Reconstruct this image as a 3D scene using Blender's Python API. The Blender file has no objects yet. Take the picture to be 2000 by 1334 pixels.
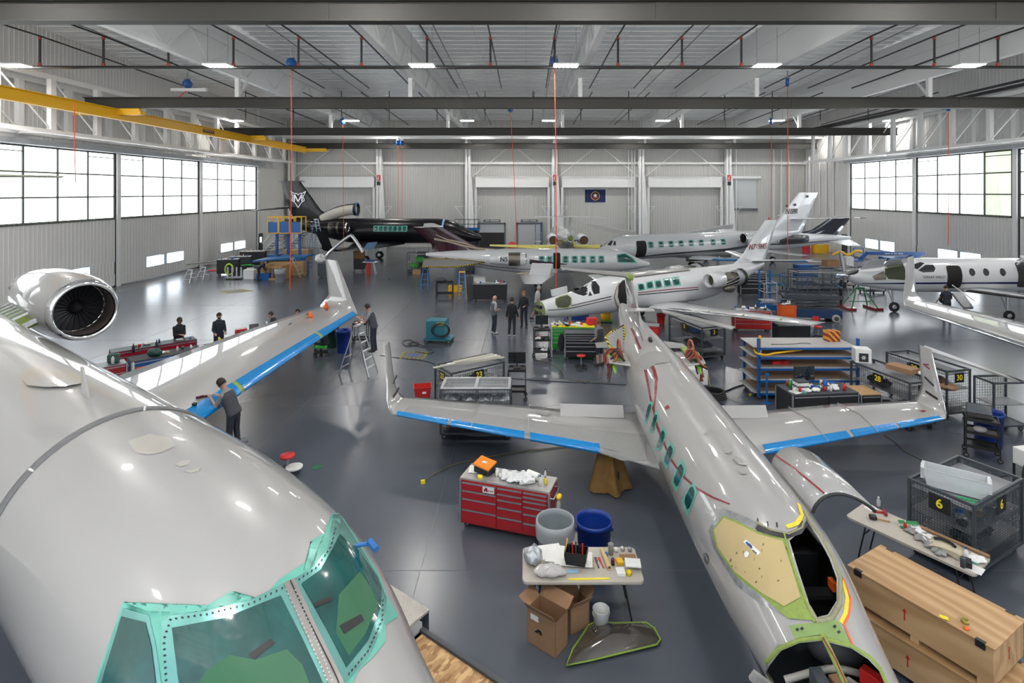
EXPO = 0.0; WORLD = 4.6; WIN = 4.0; LED = 190.0
import bpy, bmesh, math, random
from mathutils import Vector, Matrix
from mathutils.bvhtree import BVHTree
PI = math.pi
C = bpy.context.scene.collection
FPX = 1075.0; VX = 1028.0; VY = 375.0; H = 6.6
rnd = random.Random(7)
V = Vector

def G(px, py, z=0.0):
    """point at height z seen at photo pixel px,py"""
    Y = FPX * (H - z) / (py - VY)
    return V(((px - VX) * Y / FPX, Y, z))
def D(px, py, Y):
    return V(((px - VX) * Y / FPX, Y, H - (py - VY) * Y / FPX))
def W(px, py, X):
    Y = X * FPX / (px - VX)
    return V((X, Y, H - (py - VY) * Y / FPX))

# ------------------------------------------------------------------ materials
MATS = {}
def mat(name, rgb, rough=0.5, metal=0.0, coat=0.0, var=0.06, scale=6.0, bump=0.0, alpha=1.0, emit=0.0, trans=0.0, ecol=None, bscale=None):
    if name in MATS: return MATS[name]
    m = bpy.data.materials.new(name); m.use_nodes = True
    nt = m.node_tree; b = nt.nodes['Principled BSDF']
    tc = nt.nodes.new('ShaderNodeTexCoord')
    n = nt.nodes.new('ShaderNodeTexNoise'); n.inputs['Scale'].default_value = scale; n.inputs['Detail'].default_value = 3
    nt.links.new(tc.outputs['Object'], n.inputs['Vector'])
    r = nt.nodes.new('ShaderNodeMapRange')
    r.inputs['To Min'].default_value = 1 - var; r.inputs['To Max'].default_value = 1 + var
    nt.links.new(n.outputs['Fac'], r.inputs['Value'])
    mx = nt.nodes.new('ShaderNodeVectorMath'); mx.operation = 'SCALE'
    mx.inputs[0].default_value = rgb
    nt.links.new(r.outputs['Result'], mx.inputs['Scale'])
    nt.links.new(mx.outputs['Vector'], b.inputs['Base Color'])
    b.inputs['Roughness'].default_value = rough; b.inputs['Metallic'].default_value = metal
    b.inputs['Coat Weight'].default_value = coat; b.inputs['Coat Roughness'].default_value = 0.04
    b.inputs['Alpha'].default_value = alpha
    b.inputs['Transmission Weight'].default_value = trans
    if emit:
        b.inputs['Emission Color'].default_value = (*(ecol or rgb), 1); b.inputs['Emission Strength'].default_value = emit
    if bump:
        bn = nt.nodes.new('ShaderNodeBump'); bn.inputs['Strength'].default_value = bump; bn.inputs['Distance'].default_value = 0.02
        src = n
        if bscale:
            src = nt.nodes.new('ShaderNodeTexNoise'); src.inputs['Scale'].default_value = bscale
            nt.links.new(tc.outputs['Object'], src.inputs['Vector'])
        nt.links.new(src.outputs['Fac'], bn.inputs['Height']); nt.links.new(bn.outputs['Normal'], b.inputs['Normal'])
    MATS[name] = m
    return m
def stripes(name, c1, c2, period, ang=45.0, rough=0.6, axis='XY'):
    """diagonal two colour paint, e.g. hazard tape"""
    if name in MATS: return MATS[name]
    m = mat(name, c1, rough); nt = m.node_tree; b = nt.nodes['Principled BSDF']
    tc = nt.nodes.new('ShaderNodeTexCoord'); mp = nt.nodes.new('ShaderNodeMapping')
    mp.inputs['Rotation'].default_value = (0, 0, math.radians(ang)) if axis == 'XY' else (0, math.radians(ang), 0)
    w = nt.nodes.new('ShaderNodeTexWave'); w.inputs['Scale'].default_value = 0.31416 / period; w.bands_direction = 'X'
    cr = nt.nodes.new('ShaderNodeValToRGB'); cr.color_ramp.interpolation = 'CONSTANT'
    cr.color_ramp.elements[0].color = (*c1, 1); cr.color_ramp.elements[1].color = (*c2, 1); cr.color_ramp.elements[1].position = 0.5
    nt.links.new(tc.outputs['Object'], mp.inputs['Vector']); nt.links.new(mp.outputs['Vector'], w.inputs['Vector'])
    nt.links.new(w.outputs['Fac'], cr.inputs['Fac']); nt.links.new(cr.outputs['Color'], b.inputs['Base Color'])
    return m

paint = mat('white_gloss_paint', (0.34, 0.335, 0.327), 0.32, coat=1.0, var=0.015, scale=1.5)
paintg = mat('pale_grey_paint', (0.42, 0.43, 0.44), 0.4, coat=0.3)
primer = mat('green_primer', (0.22, 0.30, 0.06), 0.6, var=0.3, scale=20)
yprimer = mat('yellow_primer', (0.55, 0.50, 0.12), 0.6, var=0.15)
chrome = mat('polished_metal', (0.82, 0.83, 0.85), 0.08, 1.0, var=0.01)
alu = mat('bare_aluminium', (0.62, 0.63, 0.65), 0.35, 1.0, var=0.12, scale=15)
steel = mat('grey_steel', (0.30, 0.31, 0.33), 0.45, 0.6)
dsteel = mat('dark_grey_enamel', (0.052, 0.062, 0.072), 0.45, 0.1)
black = mat('black_plastic', (0.012, 0.012, 0.014), 0.45)
blackg = mat('black_gloss_paint', (0.004, 0.004, 0.006), 0.30, coat=0.15)
blackg.node_tree.nodes['Principled BSDF'].inputs['Specular IOR Level'].default_value = 0.28
rubber = mat('black_rubber', (0.018, 0.018, 0.018), 0.75)
blue = mat('blue_enamel', (0.01, 0.085, 0.30), 0.4)
lblue = mat('light_blue_enamel', (0.012, 0.12, 0.38), 0.4); liftb = mat('dark_lift_blue', (0.008, 0.035, 0.11), 0.45)
bplast = mat('blue_plastic', (0.006, 0.035, 0.24), 0.35)
gplast = mat('dark_green_plastic', (0.008, 0.06, 0.045), 0.45)
grplast = mat('grey_plastic', (0.22, 0.25, 0.27), 0.5)
red = mat('red_enamel', (0.36, 0.012, 0.018), 0.25, coat=0.5)
redp = mat('red_plastic', (0.55, 0.02, 0.02), 0.5)
orange = mat('orange_enamel', (0.75, 0.12, 0.01), 0.45)
yellow = mat('yellow_enamel', (0.75, 0.42, 0.01), 0.4)
yell2 = mat('bright_yellow', (0.80, 0.66, 0.02), 0.5)
green = mat('bright_green_enamel', (0.03, 0.42, 0.04), 0.4)
teal = mat('teal_enamel', (0.02, 0.15, 0.20), 0.45, var=0.15)
tape = mat('blue_tape_film', (0.0, 0.21, 0.55), 0.16, coat=0.8, bump=0.35, bscale=14, var=0.12)
mint = mat('mint_masking_film', (0.12, 0.40, 0.32), 0.30, var=0.3, scale=4)
tealglass = mat('dark_glass_under_teal_film', (0.006, 0.065, 0.060), 0.14, coat=0.8, var=0.75, scale=3, bump=0.45, bscale=5)
glass = mat('dark_window_glass', (0.015, 0.018, 0.02), 0.06, coat=1.0)
cardb = mat('brown_cardboard', (0.28, 0.16, 0.085), 0.8, var=0.12)
wood = mat('light_wood', (0.42, 0.26, 0.12), 0.65, var=0.2, scale=10)
white = mat('white_paper', (0.75, 0.75, 0.73), 0.6)
wplast = mat('white_plastic', (0.70, 0.70, 0.68), 0.4)
beige = mat('beige_table_laminate', (0.44, 0.40, 0.35), 0.5)
felt = mat('grey_felt', (0.27, 0.27, 0.265), 0.95, var=0.18, scale=30, bump=0.2, bscale=60)
gold = mat('brown_canvas', (0.20, 0.11, 0.03), 0.9, var=0.3, bump=0.5, bscale=12)
maroon = mat('maroon_gloss_paint', (0.045, 0.008, 0.014), 0.15, coat=1.0)
redstripe = mat('dark_red_stripe', (0.22, 0.012, 0.02), 0.25, coat=0.6)
navy = mat('navy_stripe', (0.012, 0.02, 0.10), 0.25, coat=0.6)
tan = mat('tan_film', (0.46, 0.36, 0.17), 0.45, var=0.08, scale=4)
clear = mat('clear_plastic', (0.75, 0.78, 0.80), 0.2, alpha=0.35)
orcord = mat('orange_cord', (0.80, 0.07, 0.01), 0.5)
engmet = mat('engine_metal', (0.20, 0.18, 0.15), 0.4, 0.8, var=0.5, scale=14, bump=0.6, bscale=16)
cgreen = mat('carton_green', (0.02, 0.20, 0.06), 0.6)

# ------------------------------------------------------------------ mesh builder
class MB:
    def __init__(s): s.v = []; s.f = []; s.m = []; s.s = []
    def add(s, vs, fs, mi=0, smooth=False, M=None):
        o = len(s.v)
        for p in vs:
            p = V(p)
            s.v.append(M @ p if M else p)
        for f in fs:
            s.f.append([i + o for i in f]); s.m.append(mi); s.s.append(smooth)
        return s
    def bb(s, x0, x1, y0, y1, z0, z1, mi=0, M=None):
        vs = [(x, y, z) for z in (z0, z1) for y in (y0, y1) for x in (x0, x1)]
        return s.add(vs, [(0,2,3,1),(4,5,7,6),(0,1,5,4),(2,6,7,3),(0,4,6,2),(1,3,7,5)], mi, False, M)
    def box(s, c, d, mi=0, rz=0.0, M=None):
        R = Matrix.Translation(V(c)) @ Matrix.Rotation(rz, 4, 'Z')
        if M: R = M @ R
        return s.bb(-d[0]/2, d[0]/2, -d[1]/2, d[1]/2, -d[2]/2, d[2]/2, mi, R)
    def bar(s, a, b, w, h=None, mi=0, up=(0,0,1)):
        a = V(a); b = V(b); h = h or w; t = (b - a).normalized(); up = V(up)
        if abs(t.dot(up)) > 0.95: up = V((1,0,0))
        sd = t.cross(up).normalized() * w/2; u = sd.cross(t).normalized() * h/2
        vs = [a-sd-u, a+sd-u, a+sd+u, a-sd+u, b-sd-u, b+sd-u, b+sd+u, b-sd+u]
        return s.add(vs, [(3,2,1,0),(4,5,6,7),(0,1,5,4),(1,2,6,5),(2,3,7,6),(3,0,4,7)], mi)
    def tube(s, pts, r, n=8, mi=0, cap=True, closed=False):
        pts = [V(p) for p in pts]; N = len(pts); rs = r if isinstance(r, (list, tuple)) else [r]*N
        rings = []; pu = None
        for i, p in enumerate(pts):
            a = pts[i-1] if (i > 0 or closed) else p; b = pts[(i+1) % N] if (i < N-1 or closed) else p
            t = (b - a).normalized()
            if pu is None:
                u = t.orthogonal().normalized()
            else:
                u = (pu - t*pu.dot(t))
                u = u.normalized() if u.length > 1e-6 else t.orthogonal().normalized()
            pu = u; w = t.cross(u)
            rings.append([p + (u*math.cos(2*PI*k/n) + w*math.sin(2*PI*k/n))*rs[i] for k in range(n)])
        return s.loft(rings, mi, cap and not closed, closed)
    def loft(s, rings, mi=0, cap=True, closed=False, smooth=True, wrap=True):
        n = len(rings[0]); vs = [p for r in rings for p in r]; fs = []
        R = len(rings)
        for i in range(R if closed else R-1):
            j = (i+1) % R
            for k in range(n if wrap else n-1):
                l = (k+1) % n
                fs.append((i*n+k, i*n+l, j*n+l, j*n+k))
        s.add(vs, fs, mi, smooth)
        if cap:
            s.add(rings[0], [tuple(range(n))[::-1]], mi); s.add(rings[-1], [tuple(range(n))], mi)
        return s
    def cyl(s, a, b, r0, r1=None, n=16, mi=0, cap=True):
        return s.tube([a, b], [r0, r0 if r1 is None else r1], n, mi, cap)
    def lathe(s, prof, n=24, mi=0, M=None, cap=False):
        """prof: (radius, height) about z"""
        rings = [[V((r*math.cos(2*PI*k/n), r*math.sin(2*PI*k/n), z)) for k in range(n)] for r, z in prof]
        if M: rings = [[M @ p for p in r] for r in rings]
        return s.loft(rings, mi, cap)
    def ball(s, c, r, nu=12, nv=8, mi=0, M=None):
        if not isinstance(r, (tuple, list)): r = (r, r, r)
        c = V(c); vs = []; fs = []
        for i in range(nv+1):
            t = PI*i/nv
            for k in range(nu):
                p = V((r[0]*math.sin(t)*math.cos(2*PI*k/nu), r[1]*math.sin(t)*math.sin(2*PI*k/nu), r[2]*math.cos(t)))
                vs.append(c + (M @ p if M else p))
        for i in range(nv):
            for k in range(nu):
                fs.append((i*nu+k, (i+1)*nu+k, (i+1)*nu+(k+1)%nu, i*nu+(k+1)%nu))
        return s.add(vs, fs, mi, True)
    def prism(s, poly, h, mi=0, M=None):
        """poly: 3-D points of one face; h: extrusion vector"""
        poly = [V(p) for p in poly]; h = V(h); n = len(poly)
        vs = poly + [p + h for p in poly]
        fs = [tuple(range(n))[::-1], tuple(range(n, 2*n))] + [(i, (i+1) % n, (i+1) % n + n, i + n) for i in range(n)]
        return s.add(vs, fs, mi, False, M)
    def bvh(s): return BVHTree.FromPolygons([tuple(p) for p in s.v], s.f)

def obj(name, mb, mats=None, parent=None, label=None, bevel=0.0, loc=None, rz=0.0, M=None):
    me = bpy.data.meshes.new(name)
    me.from_pydata([tuple(p) for p in mb.v], [], mb.f)
    mats = mats if isinstance(mats, (list, tuple)) else [mats]
    for m in mats: me.materials.append(m)
    me.polygons.foreach_set('material_index', mb.m); me.polygons.foreach_set('use_smooth', mb.s)
    me.update()
    bm = bmesh.new(); bm.from_mesh(me); bmesh.ops.recalc_face_normals(bm, faces=bm.faces); bm.to_mesh(me); bm.free()
    o = bpy.data.objects.new(name, me); C.objects.link(o)
    if parent: o.parent = parent
    if loc is not None: o.location = loc
    if rz: o.rotation_euler = (0, 0, rz)
    if label: o['label'] = label
    if bevel:
        b = o.modifiers.new('bevel', 'BEVEL'); b.width = bevel; b.segments = 2; b.limit_method = 'ANGLE'
    return o
def tag(o, label, cat, group=None, kind=None):
    o['label'] = label; o['category'] = cat
    if group: o['group'] = group
    if kind: o['kind'] = kind
    return o
def thing(name, label, cat, loc=(0,0,0), rz=0.0, group=None):
    o = bpy.data.objects.new(name, None); C.objects.link(o); o.location = loc; o.rotation_euler = (0, 0, rz)
    o.empty_display_size = 0.2
    return tag(o, label, cat, group)
def struct(name, mb, m, **k):
    o = obj(name, mb, m, **k)
    if not k.get('parent'): o['kind'] = 'structure'
    return o
def kids(o): return [c for c in C.objects if c.parent == o]
def dup(root, loc, rz, label=None, group=None):
    def cp(o, par):
        c = o.copy(); C.objects.link(c); c.parent = par
        for k in kids(o): cp(k, c)
        return c
    r = cp(root, None); r.location = loc; r.rotation_euler = (0, 0, rz)
    if label: r['label'] = label
    if group: r['group'] = group
    return r
def txt(body, size, m, M, parent=None, name='lettering', ext=0.001, shear=0.0, label=None, bold=0.0, align='CENTER'):
    cu = bpy.data.curves.new(name, 'FONT'); cu.body = body; cu.size = size; cu.extrude = ext
    cu.align_x = align; cu.align_y = 'CENTER'; cu.shear = shear; cu.offset = bold*size
    t = bpy.data.objects.new(name, cu); me = bpy.data.meshes.new_from_object(t)
    bpy.data.objects.remove(t)
    me.materials.clear(); me.materials.append(m)
    o = bpy.data.objects.new(name, me); C.objects.link(o)
    if parent: o.parent = parent
    o.matrix_local = M
    return o
def marks(groups, w, h, m, M, parent, name='illegible_lettering'):
    """rows of small upright strokes, for lettering too small to read"""
    mb = MB(); n = sum(groups)+len(groups)-1; st = w/n; x = -w/2
    for gi, g in enumerate(groups):
        for k in range(g): mb.bb(x+st*.12, x+st*.78, -h/2*(1 if (k+gi) % 3 else .8), h/2*(1 if (k+gi) % 2 else .75), 0, .003); x += st
        x += st
    o = obj(name, mb, m, parent); o.matrix_local = M; return o
def frame(o, x, z):
    """matrix with text direction x, text normal z"""
    x = V(x).normalized(); z = V(z); z = (z - x*z.dot(x)).normalized(); y = z.cross(x)
    M = Matrix.Identity(4)
    for i in range(3): M[i][0] = x[i]; M[i][1] = y[i]; M[i][2] = z[i]; M[i][3] = o[i]
    return M
def poly_tube(mb, pts, r, n=8, mi=0, k=6):
    """smooth tube through points"""
    pts = [V(p) for p in pts]; out = []
    for i in range(len(pts)-1):
        p0 = pts[max(i-1, 0)]; p1 = pts[i]; p2 = pts[i+1]; p3 = pts[min(i+2, len(pts)-1)]
        for j in range(k):
            t = j/k
            out.append(0.5*((2*p1) + (p2-p0)*t + (2*p0-5*p1+4*p2-p3)*t*t + (3*p1-p0-3*p2+p3)*t*t*t))
    out.append(pts[-1])
    return mb.tube(out, r, n, mi)

# ------------------------------------------------------------------ aircraft kit (local frame: x forward, y port, z up, s = -x from the nose)
def lerp_secs(secs, s):
    if s <= secs[0][0]: return secs[0]
    for i in range(len(secs)-1):
        if s <= secs[i+1][0]:
            a = secs[i]; b = secs[i+1]; t = (s-a[0])/(b[0]-a[0])
            p = secs[max(i-1,0)]; q = secs[min(i+2,len(secs)-1)]
            out = [s]
            for k in range(1, len(a)):
                h = b[0]-a[0]
                def sl(u, v): return (v[k]-u[k])/(v[0]-u[0]) if v[0] != u[0] else 0
                d = sl(a, b); m0 = (sl(p, a)+d)/2 if p is not a else d; m1 = (sl(b, q)+d)/2 if q is not b else d
                if i and sl(p, a)*d <= 0: m0 = 0
                if q is not b and sl(b, q)*d <= 0: m1 = 0
                if abs(m0) > 3*abs(d): m0 = 3*d
                if abs(m1) > 3*abs(d): m1 = 3*d
                if i == 0 and q is not b: m0 = 2*d - m1 if abs(2*d-m1) < 3*abs(d)+1e-9 else 3*d
                out.append(a[k]*(2*t**3-3*t*t+1) + b[k]*(3*t*t-2*t**3) + h*m0*(t**3-2*t*t+t) + h*m1*(t**3-t*t))
            return out
    return secs[-1]
def fus_ring(sec, n=48):
    s, zc, w, h = sec[:4]; e = sec[4] if len(sec) > 4 else 2.0
    out = []
    for k in range(n):
        a = 2*PI*k/n; c = math.cos(a); d = math.sin(a)
        out.append(V((-s, w*math.copysign(abs(c)**(2/e), c), zc + h*math.copysign(abs(d)**(2/e), d))))
    return out
def fuselage(secs, step=0.18, n=48, shrink=0.0):
    mb = MB(); s = secs[0][0]; end = secs[-1][0]; rings = []
    xs = [s + (end-s)*0.002, s + 0.02, s+0.06]
    x = s + 0.12
    while x < end - 0.05: xs.append(x); x += step
    xs.append(end)
    for x in xs:
        q = list(lerp_secs(secs, x))
        if x < secs[1][0] and secs[0][2] < 0.05:   # round the nose
            f = math.sqrt(max(0.0, 1 - (1 - (x-s)/(secs[1][0]-s))**2))
            q[2] = secs[1][2]*f; q[3] = secs[1][3]*f
        q[2] = max(0.004, q[2]-shrink); q[3] = max(0.004, q[3]-shrink)
        rings.append(fus_ring(q, n))
    mb.loft(rings, 0, True)
    return mb
PROF = [(1,0.0),(0.85,0.022),(0.7,0.04),(0.5,0.058),(0.35,0.064),(0.2,0.058),(0.1,0.044),(0.04,0.028),(0.01,0.014),(0,0),
        (0.01,-0.012),(0.04,-0.022),(0.1,-0.032),(0.2,-0.04),(0.35,-0.042),(0.5,-0.038),(0.7,-0.026),(0.85,-0.014)]
def foil(le, chord, tk=1.0, nrm=(0,0,1), td=(-1,0,0), a=0, b=len(PROF), off=0.0):
    le = V(le); nrm = V(nrm).normalized(); td = V(td).normalized()
    return [le + td*(x*chord - off*(1 if x < .05 else 0)) + nrm*(z*chord*tk + (off if z > 0 else -off if z < 0 else 0)) for x, z in PROF[a:b]]
def wing(secs, mi=0, mb=None):
    mb = mb or MB()
    mb.loft([foil(*q) for q in secs], mi, True)
    return mb
def lerp_foil(p, q, t):
    f = lambda a, b: a + (b-a)*t
    return (V(p[0]).lerp(V(q[0]), t), f(p[1], q[1]), f(p[2], q[2]), V(p[3]).lerp(V(q[3]), t) if len(p) > 3 else (0,0,1))
def le_strip(p, q, t0, t1, mb, mi=0, a=6, b=13, off=0.008):
    rs = []
    for k in range(7):
        w = lerp_foil(p, q, t0 + (t1-t0)*k/6)
        rs.append(foil(w[0], w[1], w[2], w[3], a=a, b=b, off=off))
    return mb.loft(rs, mi, False, wrap=False)
class Cast:
    """lays outlines taken from the photograph on a surface of the aircraft, as film, paint or frames at a given height above it"""
    def __init__(s, mbs, root):
        mb = MB()
        for m in mbs: mb.add(m.v, m.f)
        s.b = mb.bvh(); s.M = Matrix.Translation(root.location) @ root.rotation_euler.to_matrix().to_4x4()
        s.I = s.M.inverted(); s.o = s.I @ V((0,0,H)); s.last = None
    def ray(s, px, py):
        d = (s.I.to_3x3() @ V(((px-VX)/FPX, 1, -(py-VY)/FPX))).normalized()
        h = s.b.ray_cast(s.o, d)
        if h[0] is not None:
            n = h[1]
            if n.dot(d) > 0: n = -n
            s.last = (h[0], n); return h[0], n
        if s.last:
            p, n = s.last; den = d.dot(n)
            if abs(den) > 0.05:
                q = s.o + d*((p-s.o).dot(n)/den)
                if (q-p).length < 0.5: return q, n
                return p, n
            h = s.b.find_nearest(s.o + d*(p-s.o).length)
            n = h[1]
            if n.dot(d) > 0: n = -n
            return h[0], n
        h = s.b.find_nearest(s.o + d*12)
        return h[0], h[1]
    def patch(s, pts, off=0.006, rings=5, sub=4, mb=None, mi=0, c=None):
        mb = mb or MB(); P = []
        n = len(pts)
        for i in range(n):
            a = pts[i]; b = pts[(i+1) % n]
            for k in range(sub): P.append((a[0]+(b[0]-a[0])*k/sub, a[1]+(b[1]-a[1])*k/sub))
        c = c or (sum(p[0] for p in P)/len(P), sum(p[1] for p in P)/len(P))
        s.ray(*c); vs = []
        q, nn = s.ray(*c); vs.append(q + nn*off)
        for r in range(1, rings+1):
            t = r/rings
            for p in P:
                q, nn = s.ray(c[0]+(p[0]-c[0])*t, c[1]+(p[1]-c[1])*t); vs.append(q + nn*off)
        m = len(P); fs = [(0, 1+k, 1+(k+1) % m) for k in range(m)]
        for r in range(rings-1):
            for k in range(m):
                l = (k+1) % m; fs.append((1+r*m+k, 1+(r+1)*m+k, 1+(r+1)*m+l, 1+r*m+l))
        return mb.add(vs, fs, mi, True)
    def line(s, pts, width, off=0.006, sub=5, mb=None, mi=0):
        mb = mb or MB(); P = []
        for i in range(len(pts)-1):
            a = pts[i]; b = pts[i+1]
            for k in range(sub): P.append((a[0]+(b[0]-a[0])*k/sub, a[1]+(b[1]-a[1])*k/sub))
        P.append(pts[-1]); hs = [s.ray(*p) for p in P]; vs = []
        ws = width if isinstance(width, (list, tuple)) else [width]*2
        for i, (p, n) in enumerate(hs):
            t = (hs[min(i+1, len(hs)-1)][0] - hs[max(i-1, 0)][0]).normalized(); sd = n.cross(t).normalized()
            w = ws[0] + (ws[1]-ws[0])*i/(len(hs)-1)
            vs += [p + sd*w/2 + n*off, p - sd*w/2 + n*off]
        return mb.add(vs, [(2*i, 2*i+1, 2*i+3, 2*i+2) for i in range(len(hs)-1)], mi, True)
    def rim(s, pts, r, mb=None, mi=0, off=0.0, sub=4, closed=True):
        mb = mb or MB(); P = []; n = len(pts)
        for i in range(n if closed else n-1):
            a = pts[i]; b = pts[(i+1) % n]
            for k in range(sub): P.append((a[0]+(b[0]-a[0])*k/sub, a[1]+(b[1]-a[1])*k/sub))
        if not closed: P.append(pts[-1])
        q = []
        for p in P:
            a, nn = s.ray(*p); q.append(a + nn*off)
        return mb.tube(q, r, 6, mi, True, closed)
def side_patch(secs, s0, s1, z0, z1, side=1, off=0.008, rnd_=1.0, n=14, mb=None, mi=0):
    """rounded patch on the flank of a body between stations s0..s1 and heights z0..z1"""
    mb = mb or MB(); cs = (s0+s1)/2; cz = (z0+z1)/2; e = 2 + (1-rnd_)*8; vs = []; R = 12; K = 8
    def at(s, z):
        q = lerp_secs(secs, s); ex = q[4] if len(q) > 4 else 2.0
        u = max(-0.97, min(0.97, (z-q[1])/q[3])); w = q[2]*(1-abs(u)**ex)**(1/ex)
        return V((-s, side*(w+off), z + off*u))
    for r in range(R+1):
        v = -math.cos(PI*r/R)*0.999; hw = (1-abs(v)**e)**(1/e)
        for k in range(K+1): vs.append(at(cs + (2*k/K-1)*hw*(s1-s0)/2, cz + v*(z1-z0)/2))
    fs = [(r*(K+1)+k, r*(K+1)+k+1, (r+1)*(K+1)+k+1, (r+1)*(K+1)+k) for r in range(R) for k in range(K)]
    return mb.add(vs, fs, mi, True)
def side_band(secs, pts, side=1, off=0.006, mb=None, mi=0, sub=10):
    """painted band along the flank; pts = (s, zlow, zhigh)"""
    mb = mb or MB(); vs = []; N = 0
    def at(s, z):
        q = lerp_secs(secs, s); ex = q[4] if len(q) > 4 else 2.0
        u = max(-0.99, min(0.99, (z-q[1])/q[3])); w = q[2]*(1-abs(u)**ex)**(1/ex)
        return V((-s, side*(w+off), z))
    for i in range(len(pts)-1):
        for k in range(sub + (1 if i == len(pts)-2 else 0)):
            t = k/sub; a = pts[i]; b = pts[i+1]
            s = a[0]+(b[0]-a[0])*t; z0 = a[1]+(b[1]-a[1])*t; z1 = a[2]+(b[2]-a[2])*t
            vs += [at(s, z0), at(s, (z0+z1)/2), at(s, z1)]; N += 1
    fs = []
    for i in range(N-1):
        fs += [(3*i, 3*i+1, 3*i+4, 3*i+3), (3*i+1, 3*i+2, 3*i+5, 3*i+4)]
    return mb.add(vs, fs, mi, True)
def wheel(mb, c, r, w, ax=(0,1,0), mt=0, mh=1):
    c = V(c); ax = V(ax).normalized()
    q = ax.to_track_quat('Z', 'Y').to_matrix().to_4x4(); M = Matrix.Translation(c) @ q
    mb.lathe([(r*0.55,-w*0.45),(r*0.9,-w/2),(r,-w*0.3),(r,w*0.3),(r*0.9,w/2),(r*0.55,w*0.45)], 20, mt, M)
    mb.lathe([(0.001,-w*0.36),(r*0.3,-w*0.4),(r*0.56,-w*0.34),(r*0.56,w*0.34),(r*0.3,w*0.4),(0.001,w*0.36)], 14, mh, M)
def gear(root, x, y, ztop, r=0.28, name='landing_gear', door=False, twin=False):
    mb = MB(); mb.cyl((x, y, r), (x, y, ztop), 0.055, 0.07, 10, 0); mb.cyl((x, y-0.12, r), (x, y+0.12, r), 0.04, None, 8, 0)
    mb.bar((x, y, r+0.25), (x+0.35, y, ztop), 0.05)
    o = obj(name, mb, [alu], root)
    for dy in ((-0.13, 0.13) if twin else (0.1,)):
        w = MB(); wheel(w, (x, y+dy, r), r, 0.16); obj('wheel', w, [rubber, alu], o)
    if door:
        d = MB(); d.bb(x-0.3, x+0.3, y+0.16, y+0.19, r+0.1, ztop); obj('gear_door', d, paint, o)
    return o
# ------------------------------------------------------------------ camera, world
cam = bpy.data.cameras.new('camera'); co = bpy.data.objects.new('camera', cam); C.objects.link(co)
co.location = (0, 0, H); co.rotation_euler = (PI/2, 0, 0); cam.sensor_width = 36; cam.lens = FPX/2000*36
cam.shift_x = (1000-VX)/2000; cam.shift_y = -(667-VY)/2000; cam.clip_end = 400
sc = bpy.context.scene; sc.camera = co
sc.view_settings.view_transform = 'Standard'; sc.view_settings.look = 'None'; sc.view_settings.gamma = 1
sc.view_settings.exposure = EXPO
wd = bpy.data.worlds.new('world'); sc.world = wd; wd.use_nodes = True
bg = wd.node_tree.nodes['Background']; bg.inputs['Color'].default_value = (0.80, 0.86, 0.95, 1); bg.inputs['Strength'].default_value = WORLD
_t = wd.node_tree; _tc = _t.nodes.new('ShaderNodeTexCoord'); _sx = _t.nodes.new('ShaderNodeSeparateXYZ'); _cr = _t.nodes.new('ShaderNodeValToRGB')
# overcast sky above, brighter lower half added to light the ceiling from below
_cr.color_ramp.elements[0].position = 0.49; _cr.color_ramp.elements[0].color = (1.0, 0.97, 0.92, 1); _cr.color_ramp.elements[1].position = 0.51; _cr.color_ramp.elements[1].color = (0.25, 0.28, 0.32, 1)
_mr = _t.nodes.new('ShaderNodeMapRange'); _mr.inputs['From Min'].default_value = -1
_t.links.new(_tc.outputs['Generated'], _sx.inputs[0]); _t.links.new(_sx.outputs['Z'], _mr.inputs['Value']); _t.links.new(_mr.outputs['Result'], _cr.inputs['Fac']); _t.links.new(_cr.outputs['Color'], bg.inputs['Color'])

XL, XR, YB, YF = -28.7, 33.5, 66.0, -8.0
# ---- floor
fm = bpy.data.materials.new('grey_epoxy_floor'); fm.use_nodes = True; nt = fm.node_tree; b = nt.nodes['Principled BSDF']
tc = nt.nodes.new('ShaderNodeTexCoord'); n1 = nt.nodes.new('ShaderNodeTexNoise'); n1.inputs['Scale'].default_value = 0.35; n1.inputs['Detail'].default_value = 5
mp = nt.nodes.new('ShaderNodeMapping'); mp.inputs['Scale'].default_value = (1, 0.5, 1)
nt.links.new(tc.outputs['Object'], mp.inputs['Vector']); nt.links.new(mp.outputs['Vector'], n1.inputs['Vector'])
cr = nt.nodes.new('ShaderNodeValToRGB'); cr.color_ramp.elements[0].position = 0.3; cr.color_ramp.elements[1].position = 0.75
cr.color_ramp.elements[0].color = (0.072, 0.084, 0.107, 1); cr.color_ramp.elements[1].color = (0.086, 0.099, 0.124, 1)
nt.links.new(n1.outputs['Fac'], cr.inputs['Fac']); nt.links.new(cr.outputs['Color'], b.inputs['Base Color'])
mr = nt.nodes.new('ShaderNodeMapRange'); mr.inputs['To Min'].default_value = 0.22; mr.inputs['To Max'].default_value = 0.28
nt.links.new(n1.outputs['Fac'], mr.inputs['Value']); nt.links.new(mr.outputs['Result'], b.inputs['Roughness'])
n2 = nt.nodes.new('ShaderNodeTexNoise'); n2.inputs['Scale'].default_value = 1.3; n2.inputs['Detail'].default_value = 3
nt.links.new(tc.outputs['Object'], n2.inputs['Vector'])
bn = nt.nodes.new('ShaderNodeBump'); bn.inputs['Strength'].default_value = 0.05; bn.inputs['Distance'].default_value = 0.02
nt.links.new(n2.outputs['Fac'], bn.inputs['Height']); nt.links.new(bn.outputs['Normal'], b.inputs['Normal'])
b.inputs['Coat Weight'].default_value = 0.3; b.inputs['Coat Roughness'].default_value = 0.23; b.inputs['IOR'].default_value = 1.5
m = MB(); m.bb(XL-1.5, XR+1.5, YF, YB+1.5, -0.3, 0); struct('floor', m, fm)
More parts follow.
